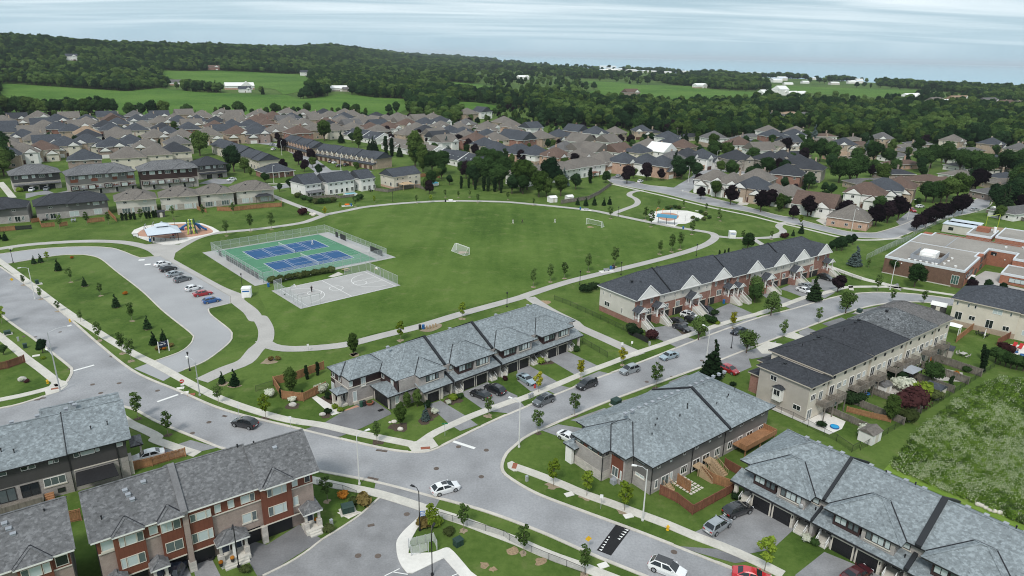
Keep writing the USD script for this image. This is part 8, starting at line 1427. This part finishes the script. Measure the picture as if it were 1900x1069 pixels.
# ---------------------------------------------------------------- lamps
def lamp_proto(name,h,arm,mat,black=False):
    p = proto(name); MB().tube([(0,0,0),(0,0,h)],.12 if not black else .075,8,.07 if not black else .06).build('pole',mat,p); MB().cyl(0,0,0,.25,.2,8).build('base',mat,p)
    if arm:MB().tube([(0,0,h-.15),(arm*.45,0,h+.35),(arm,0,h+.42)],.05,6).build('arm','galvanised' if not black else mat,p); H = MB().add(*hull_box(arm-.1,arm+.62,.17,h+.34,h+.50)).build('lamp_head',WM if not black else mat,p)
    else:MB().cyl(0,0,h-.1,h+.35,.16,8,.22).build('lamp_head',mat,p)
    return '/World/' + name
def hull_box(x0,x1,w,z0,z1):return np.array([(x0,-w*.6,z0),(x1,-w,z0),(x1,w,z0),(x0,w*.6,z0),(x0,-w*.5,z1-.04),(x1-.08,-w*.8,z1),(x1-.08,w*.8,z1),(x0,w*.5,z1-.04)]),np.array([[3,2,1,0],[4,5,6,7],[0,1,5,4],[1,2,6,5],[2,3,7,6],[3,0,4,7]])
LA = lamp_proto('street_lamp_form',8.1,1.5,'pole_concrete'); LB = lamp_proto('tall_lamp_form',11.8,3.2,'galvanised'); LC = lamp_proto('black_lamp_form',6.2,.7,BM,True); LD = lamp_proto('path_lamp_form',3.6,0,BM,True); LE = lamp_proto('short_lamp_form',6.8,2.0,'galvanised')
for s,to_,f,lab in (('F 667,899','F 705,885',LA,'pale concrete street lamp on the verge at the intersection'),('F 112,727','F 175,712',LB,'tall grey street lamp on the left street corner'),('F 1192,966','F 1150,960',LA,'pale leaning street lamp in front of the near right row'),('F 963,830','F 930,820',LA,'slim street lamp on the corner of the side lawn'),('F 65,555','F 40,560',LA,'street lamp on the upper left verge'),('F 1309,680','F 1280,665',LA,'street lamp in the middle of the right road verge'),('C1 1468,770','C1 1400,740',LE,'concrete lamp behind the no entry sign'),('C1 437,716','C1 400,690',LC if False else LE,'short lamp beside the tall left corner lamp'),('B4 915,1020','B4 960,1010',LA,'street lamp in front of the school'),('q 578,775','q 610,790',LA,'lamp at the corner of the brick bungalow'),('q 1005,690','q 1040,700',LA,'lamp by the purple hedge'),('p 885,495','p 840,500',LA,'lamp at the splash pad crossing'),('p 1008,445','p 1040,450',LA,'lamp on the cul-de-sac corner'),('p 1145,330','p 1180,330',LA,'lamp in front of the black gable house'),('n 835,545','n 810,540',LA,'tall lamp in the dormer street'),('n 145,365','n 180,350',LA,'lamp at the upper dormer street'),('n 52,690','n 80,700',LA,'lamp beside the brick bungalow porch'),('o 122,357','o 160,345',LA,'lamp beside the taupe attached bungalows'),('o 1228,560','o 1260,550',LA,'lamp behind the white terrace'),('m 640,130','m 660,140',LA,'lamp behind the round bright tree'),('m 768,575','m 740,575',LD,'lamp in the three-storey court'),('C4 -250,420','C4 -270,430',LD,'thin black post beside the cream row side door'),
                       ('D2 1184,735','D2 1150,720',LC,'black lane lamp with blue plates at the lane mouth'),('f 1245,1005','f 1245,1060',LC,'black lamp on the rust row forecourt'),('D2 1275,1062','D2 1300,1000',LC,'black bent lamp over the bottom parking bay')):
    (x,y),(u,v_) = P(s)[0],P(to_)[0]; copy_of(f,'street_lamp',lab,'street lamp',(x,y,.02),math.degrees(math.atan2(v_-y,u-x)))
for i,s in enumerate(('B1 97,822','C1 1395,585','C2 1823,118','B2 985,372','B3 458,982','B3 760,912','B3 1313,772','B3 740,482','C4 -200,-50','B1 1780,1005')):
    if i == 8:continue
    x,y = P(s)[0]; copy_of(LD,'path_lamp','short black path lamp beside '+('the car park loop at the left','the lower car park exit','the path behind the centre townhouses','the back path of the playing field','the right path near the red row bins, lower one','the bench on the right path','the right bend of the park path','the path left of the splash pad','','the portable toilet at the courts')[i],'path lamp',(x,y,.03))
# overhead pole line at the right
for s,lab in (('q 1145,420','grey utility pole left of the overhead wires'),('q 1750,470','grey utility pole right of the overhead wires'),('p 775,120','grey utility pole rising from the middle wood')):
    x,y = P(s)[0]; t = thing('utility_pole',lab,'utility pole',(x,y,0)); MB().cyl(0,0,0,11,.16,8,.1).build('pole','wood_old',t); BX(-1.1,-.06,10,1.1,.06,10.15).build('crossarm','wood_old',t)
a,b_ = P('q 1145,420')[0],P('q 1750,470')[0]; t = thing('overhead_wire','sagging overhead wires between the two right utility poles','wire')
for o in (-.9,.9):MB().tube([(a[0]+(b_[0]-a[0])*k+o,a[1]+(b_[1]-a[1])*k,10.2-1.6*4*k*(1-k)) for k in np.linspace(0,1,12)],.035,4).build('cable',BM,t)
# ---------------------------------------------------------------- signs, hydrants, boxes, bins
def disc(mb,c,r,d,n=14,axis=(0,-1,0)):
    a = np.linspace(0,2*np.pi,n,endpoint=False); v = [(c[0]+r*math.cos(q),c[1]-d,c[2]+r*math.sin(q)) for q in a] + [(c[0]+r*math.cos(q),c[1]+d,c[2]+r*math.sin(q)) for q in a]
    mb.add(v,[[0,i,i+1] for i in range(1,n-1)]); mb.add(v,[[n,n+i+1,n+i] for i in range(1,n-1)]); mb.add(v,[[i,i+n,(i+1) % n+n,(i+1) % n] for i in range(n)]); return mb
def face_cam(x,y):return math.degrees(math.atan2(0-x,y)) if False else math.degrees(math.atan2(-y,-x)) + 90
def sign(label,s,kind,deg=None,h=2.4):
    x,y = P(s)[0]; t = thing('road_sign' if kind != 'street' else 'street_sign',label,'sign',(x,y,0),face_cam(x,y) if deg is None else deg); MB().cyl(0,0,0,h,.035,6).build('post','galvanised',t)
    if kind == 'noentry':disc(MB(),(0,-.05,h-.35),.38,.01,20).build('plate','plastic_red',t); BX(-.27,-.068,h-.42,.27,-.062,h-.28).build('bar','plastic_white',t); BX(-.3,-.06,h-1.2,.3,-.04,h-.9).build('lower_plate','plastic_white',t)
    if kind == 'diamond':MB().add([(0,-.05,h-.9),(.45,-.05,h-.45),(0,-.05,h),(-.45,-.05,h-.45),(0,-.03,h-.9),(.45,-.03,h-.45),(0,-.03,h),(-.45,-.03,h-.45)],[[0,1,2,3],[7,6,5,4]]).build('plate','plastic_yellow',t)
    if kind == 'plate':BX(-.22,-.05,h-.6,.22,-.03,h).build('plate','plastic_white',t)
    if kind == 'street':BX(-.5,-.02,h-.2,.5,.02,h).build('name_plate','sign_green',t); BX(-.02,-.5,h-.42,.02,.5,h-.22).build('name_plate','sign_green',t)
    return t
sign('red no entry sign by the car park exit','C1 1347,735','noentry'); sign('yellow warning sign on the upper left verge','B1 95,985','diamond',None,2.0); sign('yellow warning sign on the bottom verge','D3 515,885','diamond',10); sign('green street name sign at the corner garden tip','C2 1368,1064','street'); sign('thin white plate sign on the kerb behind the driving black SUV','C1 1757,925','plate'); sign('thin plate sign on the lawn corner verge of the centre row','C2 237,1012','plate'); sign('thin plate sign on the verge of the near right row','D3 612,575','plate'); sign('plate sign by the parking entrance lamp','C1 1385,560','plate'); sign('thin sign at the path junction below the courts','C2 365,440','plate',None,1.6); sign('white sign on the bank beside the red row hedge','C3 840,405','plate',None,1.2); sign('thin sign on the path to the right road','C3 768,420','plate',None,1.4); sign('thin white sign on the park road verge','p 830,610','plate')
x,y = P('C1 1207,448')[0]; t = thing('park_sign','navy park name board between two white posts','sign',(x,y,0),38)
for u in (-.95,.95):BX(u-.09,-.09,0,u+.09,.09,2.5).build('post',WM,t)
BX(-.86,-.05,1.1,.86,.05,2.4).build('board','sign_navy',t)
for k,(u0,u1,z) in enumerate(((-.7,.05,1.62),(.12,.62,1.7),(-.4,.4,2.12))):
    m = MB(); n = int((u1-u0)/.13)
    for i in range(n):m.box(u0+i*.13,-.058,z,u0+i*.13+.09,-.052,z+(.24 if k<2 else .1))
    m.build('lettering','plastic_white',t)
x,y = P('D2 1184,735')[0]; t = thing('lane_sign','two small blue plates fixed to the black lane lamp','sign',(x,y,0),face_cam(x,y))
for z in (2.3,2.75):BX(.1,-.06,z,.75,-.03,z+.36).build('plate','sign_blue',t); BX(.17,-.066,z+.1,.45,-.061,z+.26).box(.5,-.066,z+.1,.68,-.061,z+.26).build('lettering','plastic_white',t)
def hydrant(label,s,mat='plastic_yellow'):
    t = thing('fire_hydrant',label,'hydrant',(*P(s)[0],0)); MB().cyl(0,0,0,.65,.14,10).cyl(0,0,.65,.82,.15,10,.05).cyl(0,0,0,.08,.22,10).build('body',mat,t); MB().tube([(-.28,0,.5),(.28,0,.5)],.07,8).tube([(0,-.26,.45),(0,0,.45)],.09,8).build('outlet',mat,t)
hydrant('yellow fire hydrant on the left road verge','C1 515,228'); hydrant('yellow fire hydrant on the verge below the near right row','D3 1103,730'); hydrant('red hydrant at the pale blue coupe','C3 128,712','plastic_red'); hydrant('yellow marker on the left corner lawn','C1 352,678')
def ubox(label,s,w=1.5,d=1.2,h=1.0,mat='green_box',pad=True,deg=40,pw=2.2,ph=.12):
    t = thing('utility_box',label,'utility box',(*P(s)[0],0),deg)
    if pad:BX(-pw/2,-pw/2*.8,0,pw/2,pw/2*.8,ph).build('pad','concrete',t)
    z = ph if pad else 0; BX(-w/2,-d/2,z,w/2,d/2,z+h).build('cabinet',mat,t); MB().add([(-w/2-.05,-d/2-.05,z+h),(w/2+.05,-d/2-.05,z+h),(w/2+.05,d/2+.05,z+h),(-w/2-.05,d/2+.05,z+h),(-w/2,-d/2+.1,z+h+.12),(w/2,-d/2+.1,z+h+.12),(w/2,d/2,z+h+.12),(-w/2,d/2,z+h+.12)],[[0,1,5,4],[1,2,6,5],[2,3,7,6],[3,0,4,7],[4,5,6,7]]).build('lid',mat,t); BX(-.02,-d/2-.012,z+.1,.02,-d/2-.003,z+h-.05).build('door_seam',BM,t)
ubox('dark green transformer box on a concrete pad by the near right row','C3 723,838',1.6,1.3,.9,pw=2.0,ph=.25); ubox('green transformer box on a stone pad at the lane lawn','D2 655,595',1.6,1.2,.9,deg=25,pw=2.2); ubox('green box at the left edge verge','C1 57,318',1.2,1,.6,pw=1.8); ubox('dark green box on the left verge','C1 187,418',.7,.6,.9,pad=False); ubox('green box in the car park loop lawn','B1 275,980',.8,.7,1.0); ubox('green box by the curve of the right road','C4 690,160',1.2,1,.8); ubox('green box in the bottom lawn bed','D2 1465,840',1.1,.9,.9,pad=False)
mb = MB(); mb.sheet(Polygon(P('D2 575,605 650,575 760,600 660,650')),.03); struct('stone_pad',mb,'rock_pale')
for s,lab in (('C1 135,368','grey pedestal on the left verge'),('D3 68,372','grey pedestal on the right lawn verge'),('D2 535,695','grey pedestal on the lane lawn'),('C3 88,790','pale green pedestal at the grey SUV'),('C3 108,782','second pale green pedestal at the grey SUV'),('C3 970,400','white pedestal by the cloth fence'),('C4 1055,960','grey post box at the near garden corner')):
    t = thing('pedestal',lab,'utility pedestal',(*P(s)[0],0),40); BX(-.18,-.18,0,.18,.18,.85).build('body','galvanised',t); BX(-.2,-.2,.85,.2,.2,.92).build('cap','metal_grey',t)
for s,lab,m,d in (('C1 265,476','pale concrete cover on the left verge','pale_concrete',30),('D3 380,470','pale concrete cover on the right lawn verge','pale_concrete',25),('D3 630,992','pale concrete cover on the bottom verge','pale_concrete',25),('C1 1325,715','pale cover beside the no entry sign','pale_concrete',20),('C1 1357,748','second pale cover below the no entry sign','pale_concrete',20),('C1 1405,762','rusty tan cover below the no entry sign','tactile',20),('D3 815,628','small pale cover beside the largest verge sapling','pale_concrete',20),('p 965,757','white slab on the lawn behind the splash pad','pale_concrete',-30)):
    x,y = P(s)[0]; t = MB().obox(x,y,0,.08,1.3,.9,d).obox(x,y,.08,.1,.3,.2,d).build('vault_cover',m); tag(t,lab,'utility cover')
def toilet(label,s,deg):
    t = thing('portable_toilet',label,'toilet',(*P(s)[0],.04),deg); BX(-1.1,-1.1,0,1.1,1.1,2.3).build('cabin','plastic_white',t); BX(-1.15,-1.15,2.3,1.15,1.15,2.42).box(-.9,-.9,2.42,.9,.9,2.55).build('roof','plastic_white',t); BX(-.85,-1.125,1.55,.85,-1.105,1.85).build('stripe','sign_blue',t); BX(-.75,-1.13,.05,.75,-1.112,1.5).build('door','canvas_white',t)
toilet('white portable toilet cabin beside the basketball court','C1 1815,40',12); toilet('white portable toilet cabin on the right park path','B3 1575,640',-5)
def bin_(label,s,mat):t = thing('litter_bin',label,'bin',(*P(s)[0],.03)); MB().cyl(0,0,0,1.0,.30,10,.34).build('drum',mat,t); MB().cyl(0,0,1.0,1.12,.36,10,.2).build('lid',mat,t)
for s,m,lab in (('C2 1185,280','plastic_black','black litter bin behind the centre townhouses'),('C2 1210,280','plastic_blue','blue recycling bin behind the centre townhouses'),('B3 685,872','plastic_blue','blue bin by the right park bench'),('B3 708,866','plastic_black','black bin by the right park bench'),('B3 462,432','plastic_blue','blue bin at the upper park bench'),('B2 1372,375','plastic_black','black bin on the back path'),('B1 1104,668','plastic_blue','blue bin at the pavilion'),('B1 1130,660','plastic_black','black bin at the pavilion'),('B3 1217,575','plastic_blue','blue bin by the splash pad'),('B2 72,1000','plastic_blue','blue bin at the basketball court corner'),('C2 755,850','plastic_green','green bin beside the corner garage'),('C2 775,845','plastic_black','black bin beside the corner garage'),('B2 680,405','plastic_blue','blue bin by the orange bench'),('h 240,750','plastic_blue','blue bin under the red row stairs'),('f 1380,800','plastic_blue','blue tub at the rust row garage'),('f 1305,830','plastic_red','red tub at the rust row garage')):bin_(lab,s,m)
def bench(label,s,deg,mat='metal_grey',pad=True):
    t = thing('park_bench',label,'bench',(*P(s)[0],.04),deg)
    if pad:BX(-2.2,-1,0,2.2,1,.02).build('pad','pale_concrete',t)
    BX(-.9,-.2,.42,.9,.2,.48).build('seat',mat,t); BX(-.9,.2,.48,.9,.27,.9).build('backrest',mat,t)
    for x in (-.75,.75):BX(x-.04,-.18,.02,x+.04,.25,.42).build('leg',BM,t)
bench('park bench on a pale pad by the right path','B3 655,885',22); bench('park bench at the upper bins','B3 505,437',-15); bench('orange bench on the back path','B2 650,405',20,'plastic_orange'); bench('white bench on the back path by the black bin','B2 1410,372',5,'plastic_white')
m = MB(); 
for i,s in enumerate(('C2 1235,282','C2 1258,278','C2 1280,272','C2 1300,265')):x,y = P(s)[0]; t = thing('bike_rack','wooden bollard rail in the bed behind the centre townhouses, %s' % order_label(i,4),'bollard',(x,y,0),40); BX(-.12,-.12,0,.12,.12,.95).build('post','wood_pale',t)
mb = MB(); mb.sheet(Polygon(smooth_line(P('C2 1180,295 1260,300 1340,265 1330,240 1240,262 1180,295'),.5)).buffer(0),.03); struct('planting_bed',mb,'mulch_dry')
# memorial stones at the path junction
for i,s in enumerate(('B2 385,470','B2 400,478','B2 410,470')):x,y = P(s)[0]; tag(MB().sphere((x,y,.3),.75,2,(1,.8,.8)).build('boulder','rock_pale',None,50),'big white boulder at the left path junction, %s' % order_label([0,1,2][i],3),'rock')
for s,r,lab in (('C2 470,912',.6,'tan boulder beside the corner walkway'),('C2 250,842',.7,'tan boulder at the fence bed corner'),('C2 995,965',.5,'pale boulder in the garden mulch bed, upper'),('C2 1040,1018',.5,'pale boulder in the garden mulch bed, lower'),('C1 165,655',.8,'grey boulder on the left corner lawn'),('C2 965,968',.3,'small pale stone left of the garden mulch bed')):
    x,y = P(s)[0]; v = ICO[2][0] * (1+.25*(meshkit.noise(ICO[2][0]*2+x,1)[:,None]-.5)); tag(put('boulder',v*[r,r*.8,r*.6]+[x,y,r*.3],ICO[2][1],'rock_pale' if 'pale' in lab else 'rock'),lab,'rock')
# glass smoking shelter at the lane corner
x,y = P('D2 1205,880')[0]; t = thing('glass_shelter','small open glass enclosure with a pale frame at the lane corner','shelter',(x,y,.1),22)
for u in (-1.6,-.5,.6,1.7):
    for w in (-.6,.9):BX(u-.04,w-.04,0,u+.04,w+.04,1.5).build('post','galvanised',t)
BX(-1.6,.92,.2,1.7,.94,1.45).build('pane','net',t); BX(-1.62,-.6,.2,-1.6,.9,1.45).build('pane','net',t); BX(1.7,-.6,.2,1.72,.9,1.45).build('pane','net',t); BX(-1.6,-.62,.2,.5,-.6,1.45).build('pane','net',t)
# walkway, patio, pools, sheds, gazebos in the gardens
mb = MB(); mb.sheet(Polygon(P('C2 390,785 425,770 620,890 540,915')),.03); struct('walkway',mb,'pale_concrete'); mb = MB(); mb.sheet(Polygon(P('C2 620,880 720,840 740,850 640,880')),.036); struct('walkway',mb,'rubber_tan')
fi = lambda pts:in_frame(fo,fa,pts)
mb = MB(); mb.sheet(Polygon(fi([(-1.4,-.1),(-.1,0),(6,-.1),(6,-4.2),(3,-5.2),(-.6,-5.0),(-1.4,10)])),.03); struct('patio',mb,'pale_concrete')
t = thing('paddling_pool','round blue paddling pool on the pale patio','pool',(*fi([(2.4,-4.2)])[0],0)); MB().cyl(0,0,0,.26,.75,18).build('rim','plastic_blue',t); MB().cyl(0,0,.26,.265,.66,18).build('water','pool_blue',t)
def shed(label,s,w,d,h,deg,wall=SW,roof=RSL):
    t = thing('garden_shed',label,'shed',(*P(s)[0],0),deg); BX(-w/2,-d/2,0,w/2,d/2,h).build('wall',wall,t); m = hip((-w/2-.15,-d/2-.15,w/2+.15,d/2+.15),h,.5,'gx').to_mesh(); put('roof',np.array(m.vert_properties[:,:3],float),np.array(m.tri_verts,int),roof,t); BX(-.45,-d/2-.04,.05,.45,-d/2-.003,h-.2).build('door',TS,t)
shed('white garden shed at the near corner of the gardens','D4 760,70',3.0,2.4,1.9,36,SW,'roof_taupe'); shed('cream garden shed with a slate roof at the garden end','C4 1240,770',2.6,2.8,2.0,-54,'siding_cream'); shed('small pale shed beside the dark fence','C4 860,730',2.4,2.0,1.4,30,SW,'roof_midgrey'); shed('dark roofed shed in the far garden','C4 1310,465',3.2,2.6,1.7,-40,'siding_taupe',RSL); shed('black garden shed behind the playground','m 412,905',2.6,2.2,2.0,30,'siding_charcoal','roof_dark'); shed('white domed shed beyond the upper path','B3 255,375',3.4,3,2.0,30,SW,FWH); shed('white shed near the terrace lawn','B3 380,362',3.0,2.6,1.7,30,SW,FWH); shed('white shed on the school field edge','q 1690,635',4,3,1.8,0,SW,FWH); shed('white pop-up shed in the right cream garden','C4 1265,160',3.2,2.6,2.2,-40,'siding_charcoal',FWH)
def gazebo(label,s,w,d,h,deg,roof='metal_grey',post=BM):
    t = thing('gazebo',label,'gazebo',(*P(s)[0],0),deg); m = hip((-w/2,-d/2,w/2,d/2),h,.4).to_mesh(); put('roof',np.array(m.vert_properties[:,:3],float),np.array(m.tri_verts,int),roof,t)
    for x in (-w/2+.2,w/2-.2):
        for y in (-d/2+.2,d/2-.2):BX(x-.07,y-.07,0,x+.07,y+.07,h).build('post',post,t)
gazebo('grey metal-roofed gazebo in the cream row gardens','C4 1040,650',4.4,3.4,2.4,36); gazebo('black patio gazebo behind the cedar fence','m 1540,740',7.0,5,2.8,34,'roof_dark'); gazebo('white canopy over the right cream garden table','C4 1370,310',3.2,2.6,2.1,-44,'canvas_white',WM); gazebo('brown timber pergola at the cream pair','n 1600,760',6.5,4.5,2.5,44,'wood_pale','wood_pale'); gazebo('dark garden pavilion behind the red brick hip house','q 250,440',8,6,2.8,-30,'roof_dark'); gazebo('blue canvas canopy behind the cream pair','n 1650,690',3.4,3.0,2.3,44,'steel_blue',WM)
def chair(label,s,mat,deg):t = thing('lawn_chair',label,'chair',(*P(s)[0],.02),deg); BX(-.35,-.3,.3,.35,.4,.38).build('seat',mat,t); MB().add([(-.35,.35,.35),(.35,.35,.35),(.35,.75,1.15),(-.35,.75,1.15),(-.35,.42,.33),(.35,.42,.33),(.35,.82,1.13),(-.35,.82,1.13)],[[0,1,2,3],[7,6,5,4],[0,3,7,4],[1,5,6,2],[3,2,6,7]]).build('backrest',mat,t); BX(-.33,-.28,0,-.27,.3,.3).box(.27,-.28,0,.33,.3,.3).build('leg',mat,t)
chair('red lawn chair at the right edge, left one','C4 1820,415','plastic_red',-60); chair('red lawn chair at the right edge, right one','C4 1865,425','plastic_red',-60); mb = MB(); mb.sheet(Polygon(P('C4 1790,390 1900,400 1960,480 1900,500 1800,470 1770,430')),.03); struct('patio',mb,'pale_concrete'); mb = MB(); mb.sheet(Polygon(fi([(22,-.3),(33.8,-.3),(33.8,-4.6),(24,-6),(21,-2)])),.03); struct('patio',mb,'rock'); mb = MB(); mb.sheet(Polygon(fi([(36.5,-5),(44,-3),(45.5,-7),(40.9,-9)])),.03); struct('patio',mb,'rock')
for s,m,lab in (('C4 1835,450','plastic_blue','blue pool toy on the right patio, left one'),('C4 1890,475','plastic_blue','blue pool toy on the right patio, right one'),('C4 745,760','plastic_blue','blue toy pool by the timber steps')):t = thing('pool_toy',lab,'toy',(*P(s)[0],.03)); a = np.linspace(0,2*np.pi,14); MB().tube([(.45*math.cos(q),.45*math.sin(q),.15) for q in a],.15,6).build('ring',m,t)
t = thing('garden_umbrella','furled orange and white umbrellas in the far garden','umbrella',(*P('C4 1205,530')[0],0)); MB().cyl(0,0,0,2.2,.03,6).build('pole',WM,t); MB().cyl(0,0,.7,2.3,.22,8,.04).build('canopy','plastic_orange',t)
t = thing('garden_umbrella','furled white umbrella at the brick base of the right cream block','umbrella',(*P('C4 1605,350')[0],0)); MB().cyl(0,0,0,2.2,.03,6).build('pole',WM,t); MB().cyl(0,0,.8,2.4,.18,8,.04).build('canopy','canvas_white',t)
t = thing('garden_umbrella','furled purple umbrella behind the charcoal row','umbrella',(*P('e 20,1065')[0],0)); MB().cyl(0,0,0,2.0,.03,6).build('pole',WM,t); MB().cyl(0,0,.5,2.1,.24,8,.05).build('canopy','purple_cloth',t)
t = thing('garden_umbrella','furled white umbrella on the lower right porch','umbrella',(*P('D4 395,775')[0],0)); MB().cyl(0,0,0,1.8,.03,6).build('pole',WM,t); MB().cyl(0,0,.5,2.0,.22,8,.05).build('canopy','canvas_white',t)
def furniture(label,s,deg,mat=BM):
    t = thing('patio_set',label,'patio table',(*P(s)[0],.03),deg); BX(-.8,-.5,.7,.8,.5,.75).build('table_top',mat,t)
    for x,y in ((-.5,-.95),(.5,-.95),(-.5,.95),(.5,.95)):BX(x-.22,y-.22,.4,x+.22,y+.22,.46).box(x-.22,y+(.2 if y>0 else-.25),.46,x+.22,y+(.25 if y>0 else-.2),.9).box(x-.04,y-.04,0,x+.04,y+.04,.4).build('chair',mat,t)
    MB().cyl(0,0,0,.7,.06,6).build('leg',mat,t)
for s,lab,m in (('C4 1050,660','dark patio set under the grey gazebo',BM),('C4 1130,690','grey patio set beside the grey gazebo','mulch'),('C4 1590,330','patio set below the right cream block',BM),('C4 1450,480','rock and bench group in the far garden','rock'),('n 780,850','dark patio set behind the long white house',BM),('m 1350,750','dark patio set on the cedar deck',BM),('l 530,880','dark patio set behind the long dark roof house',BM),('l 860,890','pale patio set behind the long dark roof house','metal_grey'),('n 1180,790','dark patio set at the narrow white house',BM),('C4 1090,555','black covered barbecue in the middle garden',BM)):furniture(lab,s,30,m)
t = thing('garden_pool','above-ground turquoise pool behind the long white house','pool',(*P('n 945,835')[0],0),40); BX(-2.6,-1.5,0,2.6,1.5,.9).build('wall',WM,t); BX(-2.4,-1.3,.9,2.4,1.3,.92).build('water','cyan_water',t)
t = thing('garden_pool','pale blue pool among the trees behind the field','pool',(*P('o 165,715')[0],0),30); MB().cyl(0,0,0,1.0,3.0,18).build('wall',WM,t); MB().cyl(0,0,1.0,1.02,2.8,18).build('water','cyan_water',t)
t = thing('flower_tub','round copper tub beside the corner garage','planter',(*P('C2 815,835')[0],.03)); MB().cyl(0,0,0,.5,.5,12,.75).build('tub','tactile',t); MB().sphere((0,0,.55),.5,1,(1,1,.5)).build('plant','leaf_olive',t)
t = thing('door_mat','dark square grate in front of the corner garage','mat',(*P('C2 897,877')[0],.03),42); BX(-.5,-.35,.01,.5,.35,.03).build('mat',BM,t)
for i,s in enumerate(('f 1115,990','f 1200,955','f 1815,670')):t = thing('flower_pot','black pot of orange flowers on the rust row porch, %s' % order_label(i,3),'planter',(*P(s,.7)[0],.6)); MB().cyl(0,0,0,.45,.2,10,.26).build('pot','plastic_black',t); MB().sphere((0,0,.58),.28,1,(1,1,.8)).build('flowers','flower_orange',t)
t = thing('tyre_stack','dark tyre lying at the rust row garage','tyre',(*P('f 1040,945')[0],.05)); a = np.linspace(0,2*np.pi,16); MB().tube([(.28*math.cos(q),.28*math.sin(q),.12) for q in a],.12,6).build('tyre','tyre',t)
t = thing('stepping_stones','chequered stone paving in the fenced lawn of the near right row','paving')
so = P('D3 1275,465')[0]
for i in range(5):
    for j in range(6):x,y = in_frame(so,38,[(i*.62,j*.62)])[0]; MB().obox(x,y,.0,.05,.42,.42,38).build('stone','rock_pale',t)
bs = thing('backstop','yellow pipe backstop on the ball infield','sports frame',(*P('q 1650,748')[0],0),-20); MB().tube([(-2,0,0),(-2,0,4),(1.5,0,5),(2,0,5),(2,0,0)],.12,6).build('frame','plastic_lime',bs)
for i,s in enumerate(('q 1400,790','q 1440,775')):t = thing('portable_classroom','pale flat-roofed portable behind the school, %s' % ('left' if i == 0 else 'right'),'building',(*P(s)[0],0),-43); BX(-5,-3.5,0,5,3.5,3).build('wall','siding_pale',t); BX(-5.2,-3.7,3,5.2,3.7,3.2).build('roof','roof_steel',t); BX(-3,-3.54,1,-1.4,-3.503,2.2).build('window',GD,t)
# ---------------------------------------------------------------- people
def person(label,s,top,legs,deg=0,pose=0.0,h=1.75):
    t = thing('person',label,'person',(*P(s)[0],.05),deg); k = h / 1.75
    J = {'hipL':(-.09,0,.92),'hipR':(.09,0,.92),'kneeL':(-.10,-.10-pose*.2,.50),'kneeR':(.10,.04+pose*.1,.50),'footL':(-.11,-.04-pose*.1,.07),'footR':(.11,.14+pose*.25,.07),'toeL':(-.12,-.18-pose*.1,.04),'toeR':(.12,.0+pose*.2,.04),'waist':(0,0,1.02),'chest':(0,-.02,1.32),'neck':(0,-.02,1.5),'head':(0,-.04,1.64),'shL':(-.19,0,1.42),'shR':(.19,0,1.42),'elL':(-.26,.03,1.15),'elR':(.26,-.06,1.15),'haL':(-.27,-.10,.93),'haR':(.25,-.22,.98)}
    def chain(bones):
        s_ = None
        for a,ra,b_,rb in bones:
            h_ = m3.Manifold.hull_points(np.vstack([ICO[1][0]*ra*k+np.array(J[a])*k,ICO[1][0]*rb*k+np.array(J[b_])*k])); s_ = h_ if s_ is None else s_ + h_
        m = s_.to_mesh(); return np.array(m.vert_properties[:,:3],float),np.array(m.tri_verts,int)
    skin = chain([('neck',.055,'head',.105),('chest',.12,'neck',.06),('shL',.06,'elL',.045),('elL',.045,'haL',.035),('shR',.06,'elR',.045),('elR',.045,'haR',.035),('shL',.06,'shR',.06),('chest',.12,'waist',.11),('waist',.11,'hipL',.1),('waist',.11,'hipR',.1),('hipL',.085,'kneeL',.06),('hipR',.085,'kneeR',.06),('kneeL',.058,'footL',.045),('kneeR',.058,'footR',.045),('footL',.045,'toeL',.04),('footR',.045,'toeR',.04)])
    put('body',*skin,'skin',t); put('shirt',*chain([('chest',.155,'waist',.14),('shL',.085,'shR',.085),('shL',.08,'elL',.06),('shR',.08,'elR',.06),('chest',.15,'neck',.07)]),top,t); put('trousers',*chain([('waist',.14,'hipL',.115),('waist',.14,'hipR',.115),('hipL',.11,'kneeL',.08),('hipR',.11,'kneeR',.08),('kneeL',.078,'footL',.06),('kneeR',.078,'footR',.06)]),legs,t)
    MB().sphere(np.array([0,-.02,1.68])*k,.112*k,1,(1,1.02,.9)).build('hair','hair',t)
person('person in black standing on the basketball court','B2 390,1038','cloth_black','cloth_black',30); person('player in white on the field left of the far goal','B2 1867,536','cloth_white','cloth_white',80,1.0); person('player in black on the field, left of the far goal','B3 36,535','cloth_black','cloth_black',-60,1.0); person('player in white nearest the far goal','B3 275,530','cloth_white','cloth_white',100,.7)
person('person in dark clothes at the left swing','B1 1075,600','cloth_black','cloth_blue',10); person('person in red under the pavilion','B1 1275,640','cloth_red','cloth_black',40); person('person in blue beside the climbing tower','B1 1345,590','cloth_blue','cloth_black',60,0,1.2); person('player in white on the blue tennis court','B2 395,690','cloth_white','cloth_white',120,.6); person('person by the park bench with the bins','B3 700,872','cloth_black','cloth_blue',20)

# ---------------------------------------------------------------- air
if HAZE:
    MATS['air'] = usdkit.material(stage,'/World/Looks/air',{'v':('principled_volume',{'color':(0.80,0.88,0.95),'density':HAZE,'anisotropy':0.2})},[],volume='v.volume')
    v_,f_ = BX(-30000,-30000,-24.0,30000,45000,175.0).arrays()
    p_ = put('haze',v_,f_,'air'); tag(p_,'thin bluish haze in the air','haze',None,'stuff')
